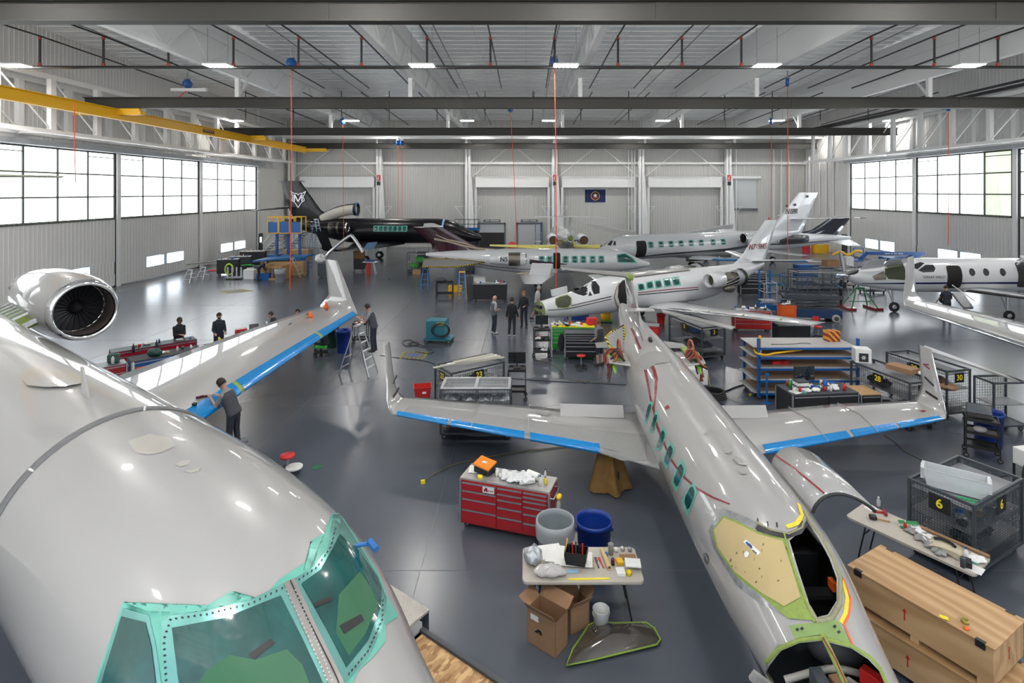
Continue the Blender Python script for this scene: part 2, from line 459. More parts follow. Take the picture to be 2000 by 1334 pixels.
# expansion joints in the slab (thin dark saw cuts)
joint = mat('saw_cut', (0.07, 0.075, 0.085), 0.6)
m = MB()
for x in (-17.2, -6.9, -1.85, 3.4, 13.7, 24.0): m.bb(x-0.006, x+0.006, YF, YB, 0, 0.0015)
for y in (9.6, 17.0, 24.5, 32, 41, 50, 58): m.bb(XL, XR, y-0.006, y+0.006, 0, 0.0015)
struct('trim_1', m, joint)
yl = mat('faded_yellow_line', (0.36, 0.33, 0.20), 0.4)
m = MB(); m.bb(XL+1.5, XL+1.58, 20, 60, 0, 0.002); m.bb(XR-1.6, XR-1.52, 20, 60, 0, 0.002); struct('trim_2', m, yl)

# ---- corrugated walls
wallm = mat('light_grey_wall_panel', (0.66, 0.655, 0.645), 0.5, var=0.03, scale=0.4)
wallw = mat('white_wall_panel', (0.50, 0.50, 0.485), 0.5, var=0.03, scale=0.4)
whst = mat('white_painted_steel', (0.76, 0.77, 0.77), 0.45, var=0.02)
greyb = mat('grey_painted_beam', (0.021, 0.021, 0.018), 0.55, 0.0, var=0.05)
def corr(mb, a, b, z0, z1, per=0.30, dep=0.022, nrm=(0,-1,0), mi=0, rib=0.07):
    """ribbed sheet from a to b (xy) between z0 and z1; ribs stand out along nrm"""
    a = V((*a, 0)); b = V((*b, 0)); L = (b-a).length; t = (b-a)/L; nn = V(nrm); pts = []
    k = 0; x = 0.0
    while x < L - per*0.5:
        pts += [(x, 0), (x+per-rib*1.7, 0), (x+per-rib*1.25, dep), (x+per-rib*0.45, dep)]; x += per
    pts.append((L, 0)); vs = []
    for u, w in pts:
        p = a + t*u + nn*w; vs += [(p.x, p.y, z0), (p.x, p.y, z1)]
    mb.add(vs, [(2*i, 2*i+2, 2*i+3, 2*i+1) for i in range(len(pts)-1)], mi)
    return mb
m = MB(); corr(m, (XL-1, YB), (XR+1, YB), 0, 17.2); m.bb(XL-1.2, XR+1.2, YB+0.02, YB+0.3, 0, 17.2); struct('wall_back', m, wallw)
m = MB(); corr(m, (XL, YF), (XL, 18.4), 0, 17.2, nrm=(1,0,0)); corr(m, (XL, 59.3), (XL, YB), 0, 17.2, nrm=(1,0,0)); m.bb(XL-0.9, XL-0.6, YF, YB, 0, 17.2)
corr(m, (XL-0.35, 18.4), (XL-0.35, 59.3), 9.6, 17.2, nrm=(1,0,0))
m.bb(XL-0.55, XL-0.02, YF, 18.4, 0, 17.2); m.bb(XL-0.55, XL-0.02, 59.3, YB, 0, 17.2)
struct('wall_left', m, wallm)
m = MB(); corr(m, (XR, YF), (XR, 27.4), 0, 17.2, nrm=(-1,0,0)); corr(m, (XR, 57.2), (XR, YB), 0, 17.2, nrm=(-1,0,0)); m.bb(XR+0.6, XR+0.9, YF, YB, 0, 17.2)
corr(m, (XR+0.35, 27.4), (XR+0.35, 57.2), 9.6, 17.2, nrm=(-1,0,0))
m.bb(XR+0.02, XR+0.55, YF, 27.4, 0, 17.2); m.bb(XR+0.02, XR+0.55, 57.2, YB, 0, 17.2)
struct('wall_right', m, wallm)

# ---- translucent window panels
def lightpanel(name, c, st, green=0.0):
    m = bpy.data.materials.new(name); m.use_nodes = True; nt = m.node_tree; b = nt.nodes['Principled BSDF']
    tc = nt.nodes.new('ShaderNodeTexCoord'); mp = nt.nodes.new('ShaderNodeMapping'); mp.inputs['Scale'].default_value = (2.0, 2.0, 0.12)
    n = nt.nodes.new('ShaderNodeTexNoise'); n.inputs['Scale'].default_value = 1.6; n.inputs['Detail'].default_value = 2
    nt.links.new(tc.outputs['Object'], mp.inputs['Vector']); nt.links.new(mp.outputs['Vector'], n.inputs['Vector'])
    r = nt.nodes.new('ShaderNodeMapRange'); r.inputs['From Min'].default_value = 0.3; r.inputs['From Max'].default_value = 0.7
    r.inputs['To Min'].default_value = st*0.78; r.inputs['To Max'].default_value = st*1.12
    nt.links.new(n.outputs['Fac'], r.inputs['Value'])
    b.inputs['Base Color'].default_value = (0.7, 0.72, 0.70, 1); b.inputs['Roughness'].default_value = 0.5
    b.inputs['Emission Color'].default_value = (*c, 1); nt.links.new(r.outputs['Result'], b.inputs['Emission Strength'])
    return m
sky = lightpanel('daylit_translucent_panel', (0.93, 0.97, 1.0), WIN)
skyg = lightpanel('daylit_greenish_panel', (0.76, 0.86, 0.66), 0.95)
outs = mat('daylit_outside_view', (0.8, 0.9, 1.0), 0.5, emit=WIN*1.6, ecol=(0.90, 0.96, 1.0))
mull = mat('window_mullion', (0.09, 0.10, 0.09), 0.6); wframe = mat('white_window_frame', (0.62, 0.70, 0.78), 0.4)
dgap = mat('dark_door_gap', (0.02, 0.02, 0.022), 0.7)
ydoor = 0
def hangar_leaf(n, X, sgn, y0, y1, zb, zt, wn, greens=()):
    """one sliding door leaf with translucent band and two low windows; sgn=+1 faces +x"""
    ya, yb = min(y0, y1), max(y0, y1); nr = (sgn, 0, 0)
    m = MB(); holes = sorted([(min(a), max(a)) for a in wn])
    z0, z1 = 0.86, 1.74
    if X > 0: z0, z1 = 1.08, 2.05
    corr(m, (X, ya), (X, yb), z1, zb, nrm=nr); corr(m, (X, ya), (X, yb), 0.12, z0, nrm=nr)
    e = ya
    for a, b in holes: corr(m, (X, e), (X, a), z0, z1, nrm=nr); e = b
    corr(m, (X, e), (X, yb), z0, z1, nrm=nr)
    m.bb(X-0.02*sgn-0.0, X-0.16*sgn, ya, yb, 0.05, 0.14)
    d = struct('door_%d' % n, m, wallm)
    # translucent band
    k = 4; w = (yb-ya)/k
    g = MB()
    for i in range(k):
        gi = 1 if i in greens else 0
        g.bb(X-0.10*sgn, X-0.08*sgn, ya+i*w, ya+(i+1)*w, zb, zt, gi)
    wo = struct('window_%d' % n, g, [sky, skyg])
    f = MB(); h = (zt-zb)/3
    for i in range(k+1): f.bb(X-0.08*sgn, X-0.01*sgn, ya+i*w-0.05, ya+i*w+0.05, zb, zt)
    struct('window_frame', f, mull, parent=wo)
    f = MB()
    for i in range(4): f.bb(X-0.08*sgn, X+0.0*sgn, ya, yb, zb+i*h-0.045, zb+i*h+0.045)
    for i in (0, k-1): f.bb(X-0.08*sgn, X-0.0*sgn, ya+i*w, ya+(i+1)*w, zt-0.34, zt-0.29)
    f.bb(X-0.10*sgn, X+0.05*sgn, ya, yb, zb-0.1, zb-0.02)
    struct('window_rail', f, mat('rail_green_grey', (0.08, 0.09, 0.07), 0.6), parent=wo)
    for j, (a, b) in enumerate(holes):
        p = MB(); p.bb(X-0.14*sgn, X-0.12*sgn, a, b, z0, z1); q = struct('window_%d' % (n*10+j), p, outs)
        f = MB()
        for (ya_, yb_, za_, zb_) in ((a, a+0.06, z0, z1), (b-0.06, b, z0, z1), (a, b, z0, z0+0.06), (a, b, z1-0.06, z1), ((a+0.28) if X > 0 and j == 1 else b-0.30, (a+0.32) if X > 0 and j == 1 else b-0.26, z0, z1)):
            f.bb(X-0.13*sgn, X+0.04*sgn, ya_, yb_, za_, zb_)
        struct('window_frame', f, wframe, parent=q)
    # jamb posts
    p = MB(); p.bb(X-0.05*sgn, X+0.12*sgn, yb+0.08, yb+0.42, 0, zt+0.35); struct('door_post', p, whst, parent=d)
    p = MB(); p.bb(X-0.3*sgn, X+0.02*sgn, yb-0.06, yb+0.08, 0, zt+0.3); struct('door_seal', p, dgap, parent=d)
hangar_leaf(1, XL, 1, 29.1, 38.4, 4.78, 9.25, [(31.7, 33.8), (34.0, 36.2)])
hangar_leaf(2, XL, 1, 38.95, 48.2, 4.78, 9.25, [(41.5, 43.6), (43.85, 46.1)])
hangar_leaf(3, XL, 1, 48.8, 58.5, 4.78, 9.25, [(51.6, 53.8), (54.05, 56.2)])
hangar_leaf(4, XL, 1, 18.8, 28.5, 4.78, 9.25, [(21.6, 23.8), (24.05, 26.2)])
hangar_leaf(5, XR, -1, 47.7, 56.8, 4.9, 9.5, [(50.0, 52.1), (52.3, 54.4)])
hangar_leaf(6, XR, -1, 38.0, 47.2, 4.9, 9.5, [(40.5, 42.5), (42.7, 44.8)], greens=(0,))
hangar_leaf(7, XR, -1, 28.0, 37.4, 4.9, 9.5, [(30.6, 32.6), (32.8, 34.9)])

# ---- header trusses above the side doors
def header(n, x0, x1, zb, zt, ys, sgn):
    m = MB()
    for x in (x0, x1):
        m.bb(x-0.14, x+0.14, 16, 62, zb-0.1, zb+0.12); m.bb(x-0.12, x+0.12, 16, 62, zt-0.12, zt+0.12)
        for y in ys: m.bb(x-0.13, x+0.13, y-0.17, y+0.17, zb+0.12, zt-0.12)
        for a, b in zip(ys[:-1], ys[1:]): m.bar((x, b, zb+0.1), (x, a, zt-0.1), 0.06)
    for a, b in zip(ys[:-1], ys[1:]):
        m.bar((x0, a, zb), (x1, b, zb), 0.08); m.bar((x0, b, zb), (x1, b, zb), 0.12); m.bar((x1, a, zb), (x0, b, zb), 0.05)
    struct('trim_%d' % n, m, whst)
ys = [17.6+3.28*k for k in range(14)]
header(3, XL+2.2, XL+0.4, 9.95, 13.0, ys, 1)
header(4, XR-2.1, XR-0.4, 9.95, 13.0, ys, -1)
m = MB(); m.bb(XL-0.3, XL+0.6, 18, 59.3, 9.3, 9.62); struct('trim_5', m, mat('door_track_grey', (0.35,0.37,0.39), 0.5))
m = MB(); m.bb(XR-0.6, XR+0.3, 27, 57.2, 9.55, 9.85); struct('trim_6', m, MATS['door_track_grey'])

# ---- ceiling: ridged insulated deck
ceilm = mat('white_insulation_sheet', (0.90, 0.93, 0.96), 0.34, var=0.05, scale=0.8, bump=0.8, bscale=1.6)
def zc(y): return 16.5 - abs(y-30)*0.035
m = MB()
vs = []; ysc = [YF] + [y for y in range(-6, 66, 2)] + [YB+1]
for y in ysc: vs += [(XL-1.2, y, zc(y)), (XR+1.2, y, zc(y))]
m.add(vs, [(2*i, 2*i+1, 2*i+3, 2*i+2) for i in range(len(ysc)-1)])
vs = [(x, y, z+0.3) for x, y, z in vs]; m.add(vs, [(2*i, 2*i+1, 2*i+3, 2*i+2) for i in range(len(ysc)-1)])
struct('ceiling', m, ceilm)
pur = MB(); y = YF
while y < YB: pur.bb(XL, XR, y-0.02, y+0.02, zc(y)-0.06, zc(y)-0.01); y += 0.9
for x in range(-27, 33, 3): pur.bb(x-0.02, x+0.02, YF, YB, zc(30)-0.72+0.0, zc(30)-0.70)
struct('trim_7', pur, whst)
# deep girders running away from the camera, each with a white sheet hung on its webs
k = 8
for gx in (-17.2, -6.9, 3.2, 13.7, 24.0):
    m = MB()
    m.bb(gx-0.16, gx+0.16, YF, YB, 13.36, 13.6); m.bb(gx-0.16, gx+0.16, YF, YB, 15.0, 15.2)
    y = YF
    while y < YB-3:
        m.bar((gx, y, 13.5), (gx, y+1.9, 15.1), 0.09); m.bar((gx, y+1.9, 15.1), (gx, y+3.8, 13.5), 0.09); y += 3.8
    for yb_ in (16.2, 32.8, 48.4, 63.5): m.bb(gx-0.12, gx+0.12, yb_-0.12, yb_+0.12, 12.2, 13.4); m.bar((gx, yb_, 12.3), (gx, yb_+1.1, 13.4), 0.1)
    sh = 0.07 if gx < 3 else -0.07
    m.bb(gx+(-sh if gx < 5 else sh)-0.01, gx+(-sh if gx < 5 else sh)+0.01, YF, YB, 13.6, 16.2)
    struct('trim_%d' % k, m, whst); k += 1
# grey runway beams
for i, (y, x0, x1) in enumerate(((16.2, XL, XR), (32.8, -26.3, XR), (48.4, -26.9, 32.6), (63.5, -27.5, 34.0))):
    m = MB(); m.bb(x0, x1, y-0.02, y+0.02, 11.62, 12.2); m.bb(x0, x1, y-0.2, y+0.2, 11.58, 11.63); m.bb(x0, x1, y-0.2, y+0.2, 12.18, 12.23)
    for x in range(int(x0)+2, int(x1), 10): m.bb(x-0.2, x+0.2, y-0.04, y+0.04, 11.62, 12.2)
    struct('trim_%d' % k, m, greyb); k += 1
# white eave beams by the back wall
m = MB(); m.bb(XL, XR, 62.2, 62.5, 12.6, 12.95); m.bb(XL, XR, 65.6, 65.9, 9.9, 10.15); m.bb(XL, XR, 65.6, 65.9, 12.0, 12.3); m.bb(XL+2.2, XR-2.1, 58.0, 58.3, 12.5, 12.8)
struct('trim_%d' % k, m, whst); k += 1

# ---- back wall columns, door tracks, roll-up doors, flag
cols = [-27.8, -17.4, -6.9, 3.35, 13.6, 23.9, 34.0-0.4]
for i, x in enumerate(cols):
    m = MB(); m.bb(x-0.32, x+0.32, 64.9, 64.96, 0, 12.6); m.bb(x-0.32, x+0.32, 65.5, 65.56, 0, 12.6); m.bb(x-0.03, x+0.03, 64.9, 65.5, 0, 12.6)
    m.prism([(x+0.33, 64.95, 0), (x+0.9, 64.95, 0), (x+0.45, 64.95, 8.3), (x+0.33, 64.95, 8.3)], (0, 0.08, 0))
    for s in (-1, 1): m.bar((x, 64.9, 4.9), (x+s*1.6, 64.9, 4.9), 0.05); m.bar((x, 64.9, 2.9), (x+s*1.5, 64.9, 4.9), 0.05)
    struct('trim_%d' % k, m, whst); k += 1
m = MB()
for a, b in ((0, 1), (2, 3), (3, 4), (4, 5)):
    xa, xb = cols[a]+0.9, cols[b]-0.7
    m.bb(xa, xb, 65.3, 65.6, 7.3, 8.3); n_ = 6
    for q in range(n_+1): m.bb(xa+(xb-xa)*q/n_-0.03, xa+(xb-xa)*q/n_+0.03, 65.27, 65.3, 7.3, 8.3)
    m.bb(xa, xb, 65.2, 65.35, 7.15, 7.3); m.bb(xa, xb, 65.2, 65.35, 8.3, 8.42)
    for x in (xa, xb): m.bb(x-0.14, x+0.14, 65.3, 65.6, 0, 7.2)
    mid = (xa+xb)/2; m.bar((xa-0.6, 65.2, 8.3), (mid, 65.2, 12.2), 0.07); m.bar((xb+0.5, 65.2, 8.3), (mid, 65.2, 12.2), 0.07)
struct('trim_%d' % k, m, whst); k += 1
# pipes beside the columns
m = MB()
for x in (13.6-1.5, 13.6-1.1, 13.6-0.8): m.cyl((x, 65.2, 0), (x, 65.2, 11.5), 0.05)
for x in (25.0, 29.5, 30.4, 31.3): m.cyl((x, 65.6, 0), (x, 65.6, 12), 0.07)
for y in (59.8, 61.2, 62.6, 64.0): m.cyl((XR-0.15, y, 4), (XR-0.15, y, 10), 0.07)
struct('trim_%d' % k, m, whst); k += 1
shut = mat('grey_roller_shutter', (0.48, 0.50, 0.51), 0.4, 0.2)
def rollup(n, x0, x1, z0, z1, openz=None, dark=True):
    m = MB(); y = 65.85; z = z0 if openz is None else openz
    q = z
    while q < z1-0.02: m.bb(x0, x1, y, y+0.04, q, min(q+0.085, z1)); m.bb(x0, x1, y+0.012, y+0.04, q+0.085, min(q+0.1, z1)); q += 0.1
    d = struct('door_%d' % n, m, shut)
    f = MB()
    if dark:
        f.bb(x0-0.18, x0, y-0.06, y+0.1, 0, z1+0.15); f.bb(x1, x1+0.18, y-0.06, y+0.1, 0, z1+0.15); f.bb(x0-0.18, x1+0.18, y-0.06, y+0.1, z1, z1+0.18)
        struct('door_frame', f, mat('dark_door_frame', (0.10, 0.11, 0.12), 0.5), parent=d)
    else:
        f.bb(x0-0.15, x1+0.15, y-0.1, y+0.1, z0-0.25, z0); struct('door_frame', f, MATS['dark_door_frame'], parent=d)
        f = MB(); f.cyl((x0-0.2, y-0.2, z1+0.1), (x1+0.4, y-0.2, z1+0.1), 0.22); struct('roller_drum', f, whst, parent=d)
    if openz is not None:
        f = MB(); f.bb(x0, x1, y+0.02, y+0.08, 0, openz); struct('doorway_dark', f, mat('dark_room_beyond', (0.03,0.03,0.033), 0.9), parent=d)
    return d
rollup(8, -5.6, -2.65, 0, 2.75, openz=1.75)
rollup(9, -1.0, 1.75, 0, 2.75)
rollup(10, 24.25, 27.5, 4.65, 8.2, dark=False)
for n, x in ((11, XL), (12, XR)):
    s = 1 if x < 0 else -1; m = MB(); y0 = 58.75 if x < 0 else 57.3; yd = (y0, y0+0.95)
    m.bb(x+0.05*s, x+0.12*s, yd[0], yd[1], 0, 2.15); d = struct('door_%d' % n, m, mat('charcoal_door', (0.04, 0.045, 0.05), 0.5))
    g = MB(); g.bb(x+0.12*s, x+0.13*s, yd[0]+0.3, yd[1]-0.3, 1.2, 1.75); struct('door_window', g, outs, parent=d)
# sign boards above the two roll-up doors
for x, lb in ((-4.1, 'left'), (0.35, 'right')):
    t = MB(); t.bb(x-1.0, x+1.0, 65.86, 65.93, 3.05, 3.3)
    o = tag(obj('sign_board', t, mat('dark_sign', (0.06, 0.065, 0.07), 0.5)), 'narrow dark sign board above the %s roll-up door in the back wall' % lb, 'sign')
    marks((5, 10) if lb == 'left' else (9, 8), 1.7, 0.13, whst, frame((x, 65.855, 3.175), (1,0,0), (0,-1,0)), o)
# flag
fl = thing('flag', 'navy flag with a round golden emblem hanging high on the back wall', 'flag', (8.25, 65.96, 5.35))
m = MB(); N = 16
vs = []
for i in range(N+1):
    for z in (0, 1.55): vs.append((-1.25+2.5*i/N, -0.03*math.sin(i*1.1)-0.05, z))
m.add(vs, [(2*i, 2*i+2, 2*i+3, 2*i+1) for i in range(N)], 0, True)
obj('flag_cloth', m, mat('navy_cloth', (0.012, 0.02, 0.09), 0.8), fl)
m = MB(); m.lathe([(0.46, 0), (0.46, 0.01), (0.54, 0.01), (0.54, 0)], 32, 0, Matrix.Translation((0, -0.1, 0.78)) @ Matrix.Rotation(PI/2, 4, 'X'))
obj('emblem_ring', m, mat('gold_thread', (0.55, 0.35, 0.08), 0.6), fl)
m = MB(); m.ball((0, -0.10, 0.80), (0.26, 0.02, 0.30), 12, 8); m.ball((0, -0.115, 0.82), (0.15, 0.02, 0.16), 10, 6, 1); m.bb(-0.3, 0.3, -0.12, -0.1, 0.5, 0.58, 2)
m.prism([(-0.34,-0.115,0.98),(-0.1,-0.115,0.9),(0,-0.115,1.1),(0.1,-0.115,0.9),(0.34,-0.115,0.98),(0.12,-0.115,0.72),(-0.12,-0.115,0.72)], (0,0.01,0), 0)
obj('emblem', m, [mat('emblem_brown', (0.25,0.13,0.05), 0.7), white, redp], fl)
m = MB(); m.bb(-1.32, 1.32, -0.02, 0.0, -0.05, 1.6); obj('backing', m, whst, fl)
# fire equipment signs on three columns
fs0 = None
for x, w in ((-17.4, 'second column from the left'), (3.35, 'middle column, right of the two roll-up doors'), (23.9, 'column beside the high roller shutter')):
    o = thing('fire_sign', 'red and white fire equipment sign on the %s' % w, 'sign', (x, 64.86, 7.3))
    m = MB(); m.bb(-0.22, 0.22, -0.03, 0, 0.05, 1.35); obj('sign_panel', m, white, o)
    m = MB(); m.bb(-0.21, 0.21, -0.045, -0.03, 0.62, 1.3); obj('red_panel', m, redp, o)
    m = MB(); m.bb(-0.21, 0.21, -0.045, -0.03, 0.08, 0.55); obj('black_panel', m, black, o)
    m = MB(); m.cyl((-0.05, -0.055, 0.72), (-0.05, -0.055, 1.05), 0.07, None, 10); m.bar((-0.05, -0.055, 1.1), (0.1, -0.055, 1.2), 0.05); obj('extinguisher_symbol', m, white, o)
# ---- yellow bridge crane along the left wall
cr_ = thing('bridge_crane', 'long yellow bridge crane beam under the ceiling by the left wall', 'crane', (-24.3, 60.4, 10.9))
m = MB(); m.bb(-0.03, 0.03, -44, 0, 0.04, 0.6); m.bb(-0.17, 0.17, -44, 0, 0, 0.05); m.bb(-0.17, 0.17, -44, 0, 0.58, 0.63); obj('bridge_beam', m, yellow, cr_)
for y, x0, x1 in ((32.8, -2.6, 1.3), (48.4, -2.5, 1.3), (63.3-0.6, -1.2, 1.5)):
    m = MB(); y = y-60.4; m.bb(x0, x1, y-0.14, y+0.14, 0.28, 0.66); m.bb(x1-0.1, x1+0.15, y-0.22, y+0.22, 0.3, 0.5); obj('end_truck', m, yellow, cr_)
m = MB(); m.bb(0.031, 0.04, -19.1, -17.6, 0.18, 0.46); obj('nameplate', m, mat('brown_plate', (0.12, 0.05, 0.02), 0.5), cr_)
marks((8, 2), 1.2, 0.1, mat('orange_white_print', (.6,.4,.25), .5), frame((0.045, -18.35, 0.37), (0, 1, 0), (1, 0, 0)), cr_)

# ---- sprinkler pipes
pipe = mat('black_pipe', (0.03, 0.03, 0.032), 0.4, 0.3); redc = mat('red_coupling', (0.35, 0.05, 0.03), 0.5)
def seg_pipe(mb, pts, r=0.045): mb.tube(pts, r, 6)
hp = thing('sprinkler_main', 'long black horizontal fire sprinkler main pipe crossing the whole hall', 'pipe', (0, 27.6, 12.85))
m = MB(); m.cyl((XL+3.2, 0, 0), (XR-0.8, 0, 0), 0.085, None, 10); obj('main_pipe', m, pipe, hp)
for q, px in enumerate((78, 202, 329, 456, 583, 706, 834, 958, 1083, 1207, 1332, 1448, 1702, 1825, 1949)):
    x = (px-VX)*27.6/FPX
    m = MB(); m.cyl((x, 0, 0), (x, 0, 1.52), 0.055, None, 6); obj('riser', m, pipe, hp)
    m = MB(); m.cyl((x, 0, 0.06), (x, 0, 0.2), 0.085, None, 8); obj('coupling', m, redc, hp); m = MB(); m.cyl((x, 0, 1.4), (x, 0, 1.5), 0.08, None, 8); obj('coupling', m, redc, hp)
    b_ = MB(); seg_pipe(b_, [(x, -22, 14.05), (x, 0+27.6-0, 14.42), (x, 40.0, 14.15)]); 
    tag(obj('sprinkler_branch', b_, pipe), 'thin black sprinkler branch pipe running away under the white ceiling', 'pipe', 'sprinkler branch pipes over the near half of the ceiling')
for q in range(14):
    x = -25.5 + q*4.35; b_ = MB(); seg_pipe(b_, [(x, 41.5, 14.1), (x, 58, 13.7)]); b_.cyl((x, 50, 13.1), (x, 50, zc(50)-.02), 0.04, None, 6)
    tag(obj('sprinkler_branch', b_, pipe), 'thin black sprinkler branch pipe over the far half of the hall', 'pipe', 'sprinkler branch pipes over the far half of the ceiling')
grp = mat('grey_conduit', (0.25, 0.26, 0.27), 0.4, 0.3)
for x in (-12.8, -22, -4.6, 1.6, 9.0, 19.2, 28.5):
    b_ = MB(); seg_pipe(b_, [(x, -20, 14.2), (x+0.3, 10, 14.9), (x, 28, 14.8), (x, 60, 13.9)], 0.035)
    tag(obj('conduit', b_, grp), 'long thin grey conduit running the length of the ceiling', 'conduit', 'ceiling conduits')
# gas heaters / black duct run above the right header truss
m = MB(); m.cyl((XR-2.3, 27, 13.35), (XR-2.3, 60, 13.3), 0.12); m.cyl((XR-2.9, 33, 13.5), (XR-2.3, 60, 13.5), 0.09)
tag(obj('heater_tube', m, pipe), 'black radiant heater tubes above the right hand door truss', 'heater')
# ---- high bay lights
ledm = mat('lit_led_strip', (1, 1, 1), 0.4, emit=LED, ecol=(1.0, 0.97, 0.92))
def make_light():
    t = thing('ceiling_light', '', 'light')
    m = MB(); m.bb(-0.62, 0.62, -0.32, 0.32, 0.03, 0.09); obj('housing', m, whst, t)
    for k_ in range(6): m = MB(); m.bb(-0.56+k_*0.2, -0.44+k_*0.2, -0.3, 0.3, 0.0, 0.03); obj('led_strip', m, ledm, t)
    for s in (-0.5, 0.5): m = MB(); m.cyl((s, 0, 0.09), (s, 0, 1.9), 0.012, None, 5); obj('hanger', m, grp, t)
    return t
L0 = make_light(); first = True
rows = [(27.1, [-25.2, -15.2, -5.15, 1.95, 11.85, 21.8, 30.2], 12.8), (49.2, [-26.0, -15.6, -5.3, 2.0, 12.2, 22.4, 32.6], 12.95), (60.6, [-15.6, -5.3, 2.0, 12.2, 22.4, 32.6], 12.9),
        (13.2, [-15.65, -5.3, 2.0, 12.2, 22.4], 12.9), (1.0, [-15.65, -5.3, 2.0, 12.2, 22.4], 13.0)]
names = ['bright six strip LED high bay light in the near visible row', 'six strip LED light in the second row, beyond the middle grey beam', 'small looking LED light in the farthest row near the back wall',
         'LED light above the near grey beam', 'LED light high behind the viewpoint']
for (y, xs, z), nm in zip(rows, names):
    for x in xs:
        if first: o = L0; o.location = (x, y, z); first = False
        else: o = dup(L0, (x, y, z), 0)
        o['label'] = nm; o['group'] = 'ceiling lights, ' + nm
# ---- hose reels with orange cords
def reel(px, py, Y, ybot, nm, drift=0.0, white_bracket=False):
    p = D(px, py, Y); t = thing('cord_reel', 'blue cord reel under the ceiling, ' + nm, 'cord reel', tuple(p))
    m = MB(); m.lathe([(0.001,-0.1),(0.26,-0.1),(0.28,-0.05),(0.28,0.05),(0.26,0.1),(0.001,0.1)], 16, 0, Matrix.Rotation(PI/2, 4, 'Y') @ Matrix.Rotation(0.5, 4, 'X')); obj('drum', m, blue, t)
    m = MB(); m.bar((0,0,0.1), (0,0,0.75), 0.06); m.bb(-0.16,0.16,-0.08,0.08,0.28,0.36); obj('bracket', m, steel, t)
    if white_bracket:
        m = MB(); m.bb(-1.0, 1.2, -0.1, 0.1, -0.45, -0.28); tag(obj('cable_tray', m, whst, loc=p), 'short white steel tray under the blue reel, '+nm, 'cable tray')
    if ybot:
        e = D(px+drift, ybot, Y); m = MB(); poly_tube(m, [V((0,0,-0.3)), (e-p)*0.5+V((0.04,0,0)), e-p], 0.022, 5)
        obj('hanging_cord', m, orcord, t)
    return t
reel(569, 124, 28.0, 565, 'far left of the nearest pipe', -3)
reel(1083, 120, 28.0, 290, 'beside the bright light at the middle', 2) if 0 else None
reel(1083, 121, 28.2, 590, 'beside the bright middle light', 3)
reel(366, 164, 34.5, None, 'above a white tray near the left wall', white_bracket=True)
reel(1538, 161, 36.0, 516, 'right of the middle, under the pipes')
reel(669, 237, 49.0, 500, 'beside a far light left of the middle', 2)
reel(997, 213, 45.0, 510, 'straight ahead under the middle beam', 14)
reel(1506, 237, 49.0, 430, 'beside a far light on the right')
reel(777, 279, 62.0, 428, 'left one of the pair over the black aircraft', 0)
reel(785, 279, 62.0, 428, 'right one of the pair over the black aircraft', 0)
reel(1852, 210, 40.0, 480, 'in front of the right hand windows', 0)
m = MB(); c_ = [D(366, 175, 34.5), D(345, 192, 34.0), D(300, 203, 33.5), D(245, 208, 33), D(200, 208, 33)]
poly_tube(m, c_, 0.03, 5); tag(obj('orange_cord', m, orcord), 'orange cord looping from the reel to the yellow crane', 'cord')
m = MB(); poly_tube(m, [D(145, 200, 26), D(146, 290, 26), D(148, 358, 26)], 0.02, 5); tag(obj('orange_cord', m, orcord), 'orange cord hanging below the yellow crane in front of the left windows', 'cord')
# =================================================================== JET A: large white jet, near left, nose to lower right
dA = V((0.809, -0.588, 0)); nA = V((0.588, 0.809, 0)); cA = 2.45
JA = thing('business_jet', 'very large white jet filling the lower left corner, green film on cockpit windows', 'airplane',
           tuple(nA*cA), math.atan2(dA.y, dA.x))
ZA = 2.8
secA = [(1.25, 2.15, .02, .02), (1.75, 2.18, .42, .40), (2.3, 2.22, .50, .60), (2.9, 2.30, .66, .76), (3.4, 2.42, .81, .84), (3.8, 2.55, .94, .92), (4.2, 2.66, 1.04, 1.0),
        (4.8, 2.74, 1.12, 1.09), (5.6, 2.78, 1.18, 1.16), (6.6, 2.8, 1.2, 1.2), (17.5, 2.8, 1.2, 1.2), (20, 2.95, 1.05, 1.05), (23, 3.25, .7, .72), (26, 3.6, .3, .35), (26.6, 3.65, .1, .1)]
mbA = fuselage(secA, 0.12, 72); obj('fuselage', mbA, paint, JA)
CA = Cast([mbA], JA)
# pressurisation band round the cabin
sec = lerp_secs(secA, 7.62); 
m = MB(); rs = []
for ds, dr in ((-0.055, 0.004), (-0.045, 0.022), (0.045, 0.022), (0.055, 0.004)):
    q = list(sec); q[0] += ds; q[2] += dr; q[3] += dr; rs.append(fus_ring(q, 72))
m.loft(rs, 0, False); obj('masking_band', m, mat('grey_masking_band', (0.13, 0.13, 0.135), 0.6, bump=0.4, bscale=30), JA)
# cockpit glazing
frm = mat('riveted_window_frame', (0.20, 0.46, 0.42), 0.25, 0.75, var=0.25, scale=3); post = mat('bare_window_post', (0.38, 0.36, 0.34), 0.35, 0.8, var=0.1)
def wpart(name, pts, m_, off, rings=6, sub=5, cast=CA, par=JA, label=None): return obj(name, cast.patch(pts, off, rings, sub), m_, par, label)
tp = [(545,1133),(620,1083),(606,1058),(636,1040),(648,1004),(663,1003),(700,1060),(738,1120),(756,1168),(777,1205),(752,1222),(753,1252),(728,1284),(700,1310),(684,1345),(640,1400),(300,1400),(170,1380),(242,1176),(290,1194),(380,1196),(455,1155),(462,1184),(510,1172)]
wpart('masking_film', tp, mint, 0.007, 16, 5, label='mint green masking film round the cockpit windows')
wpart('windshield_frame', [(334,1203),(404,1194),(489,1173),(560,1138),(600,1230),(645,1334),(668,1390),(340,1390),(327,1334),(316,1250),(317,1215)], frm, 0.010, 8, 5)
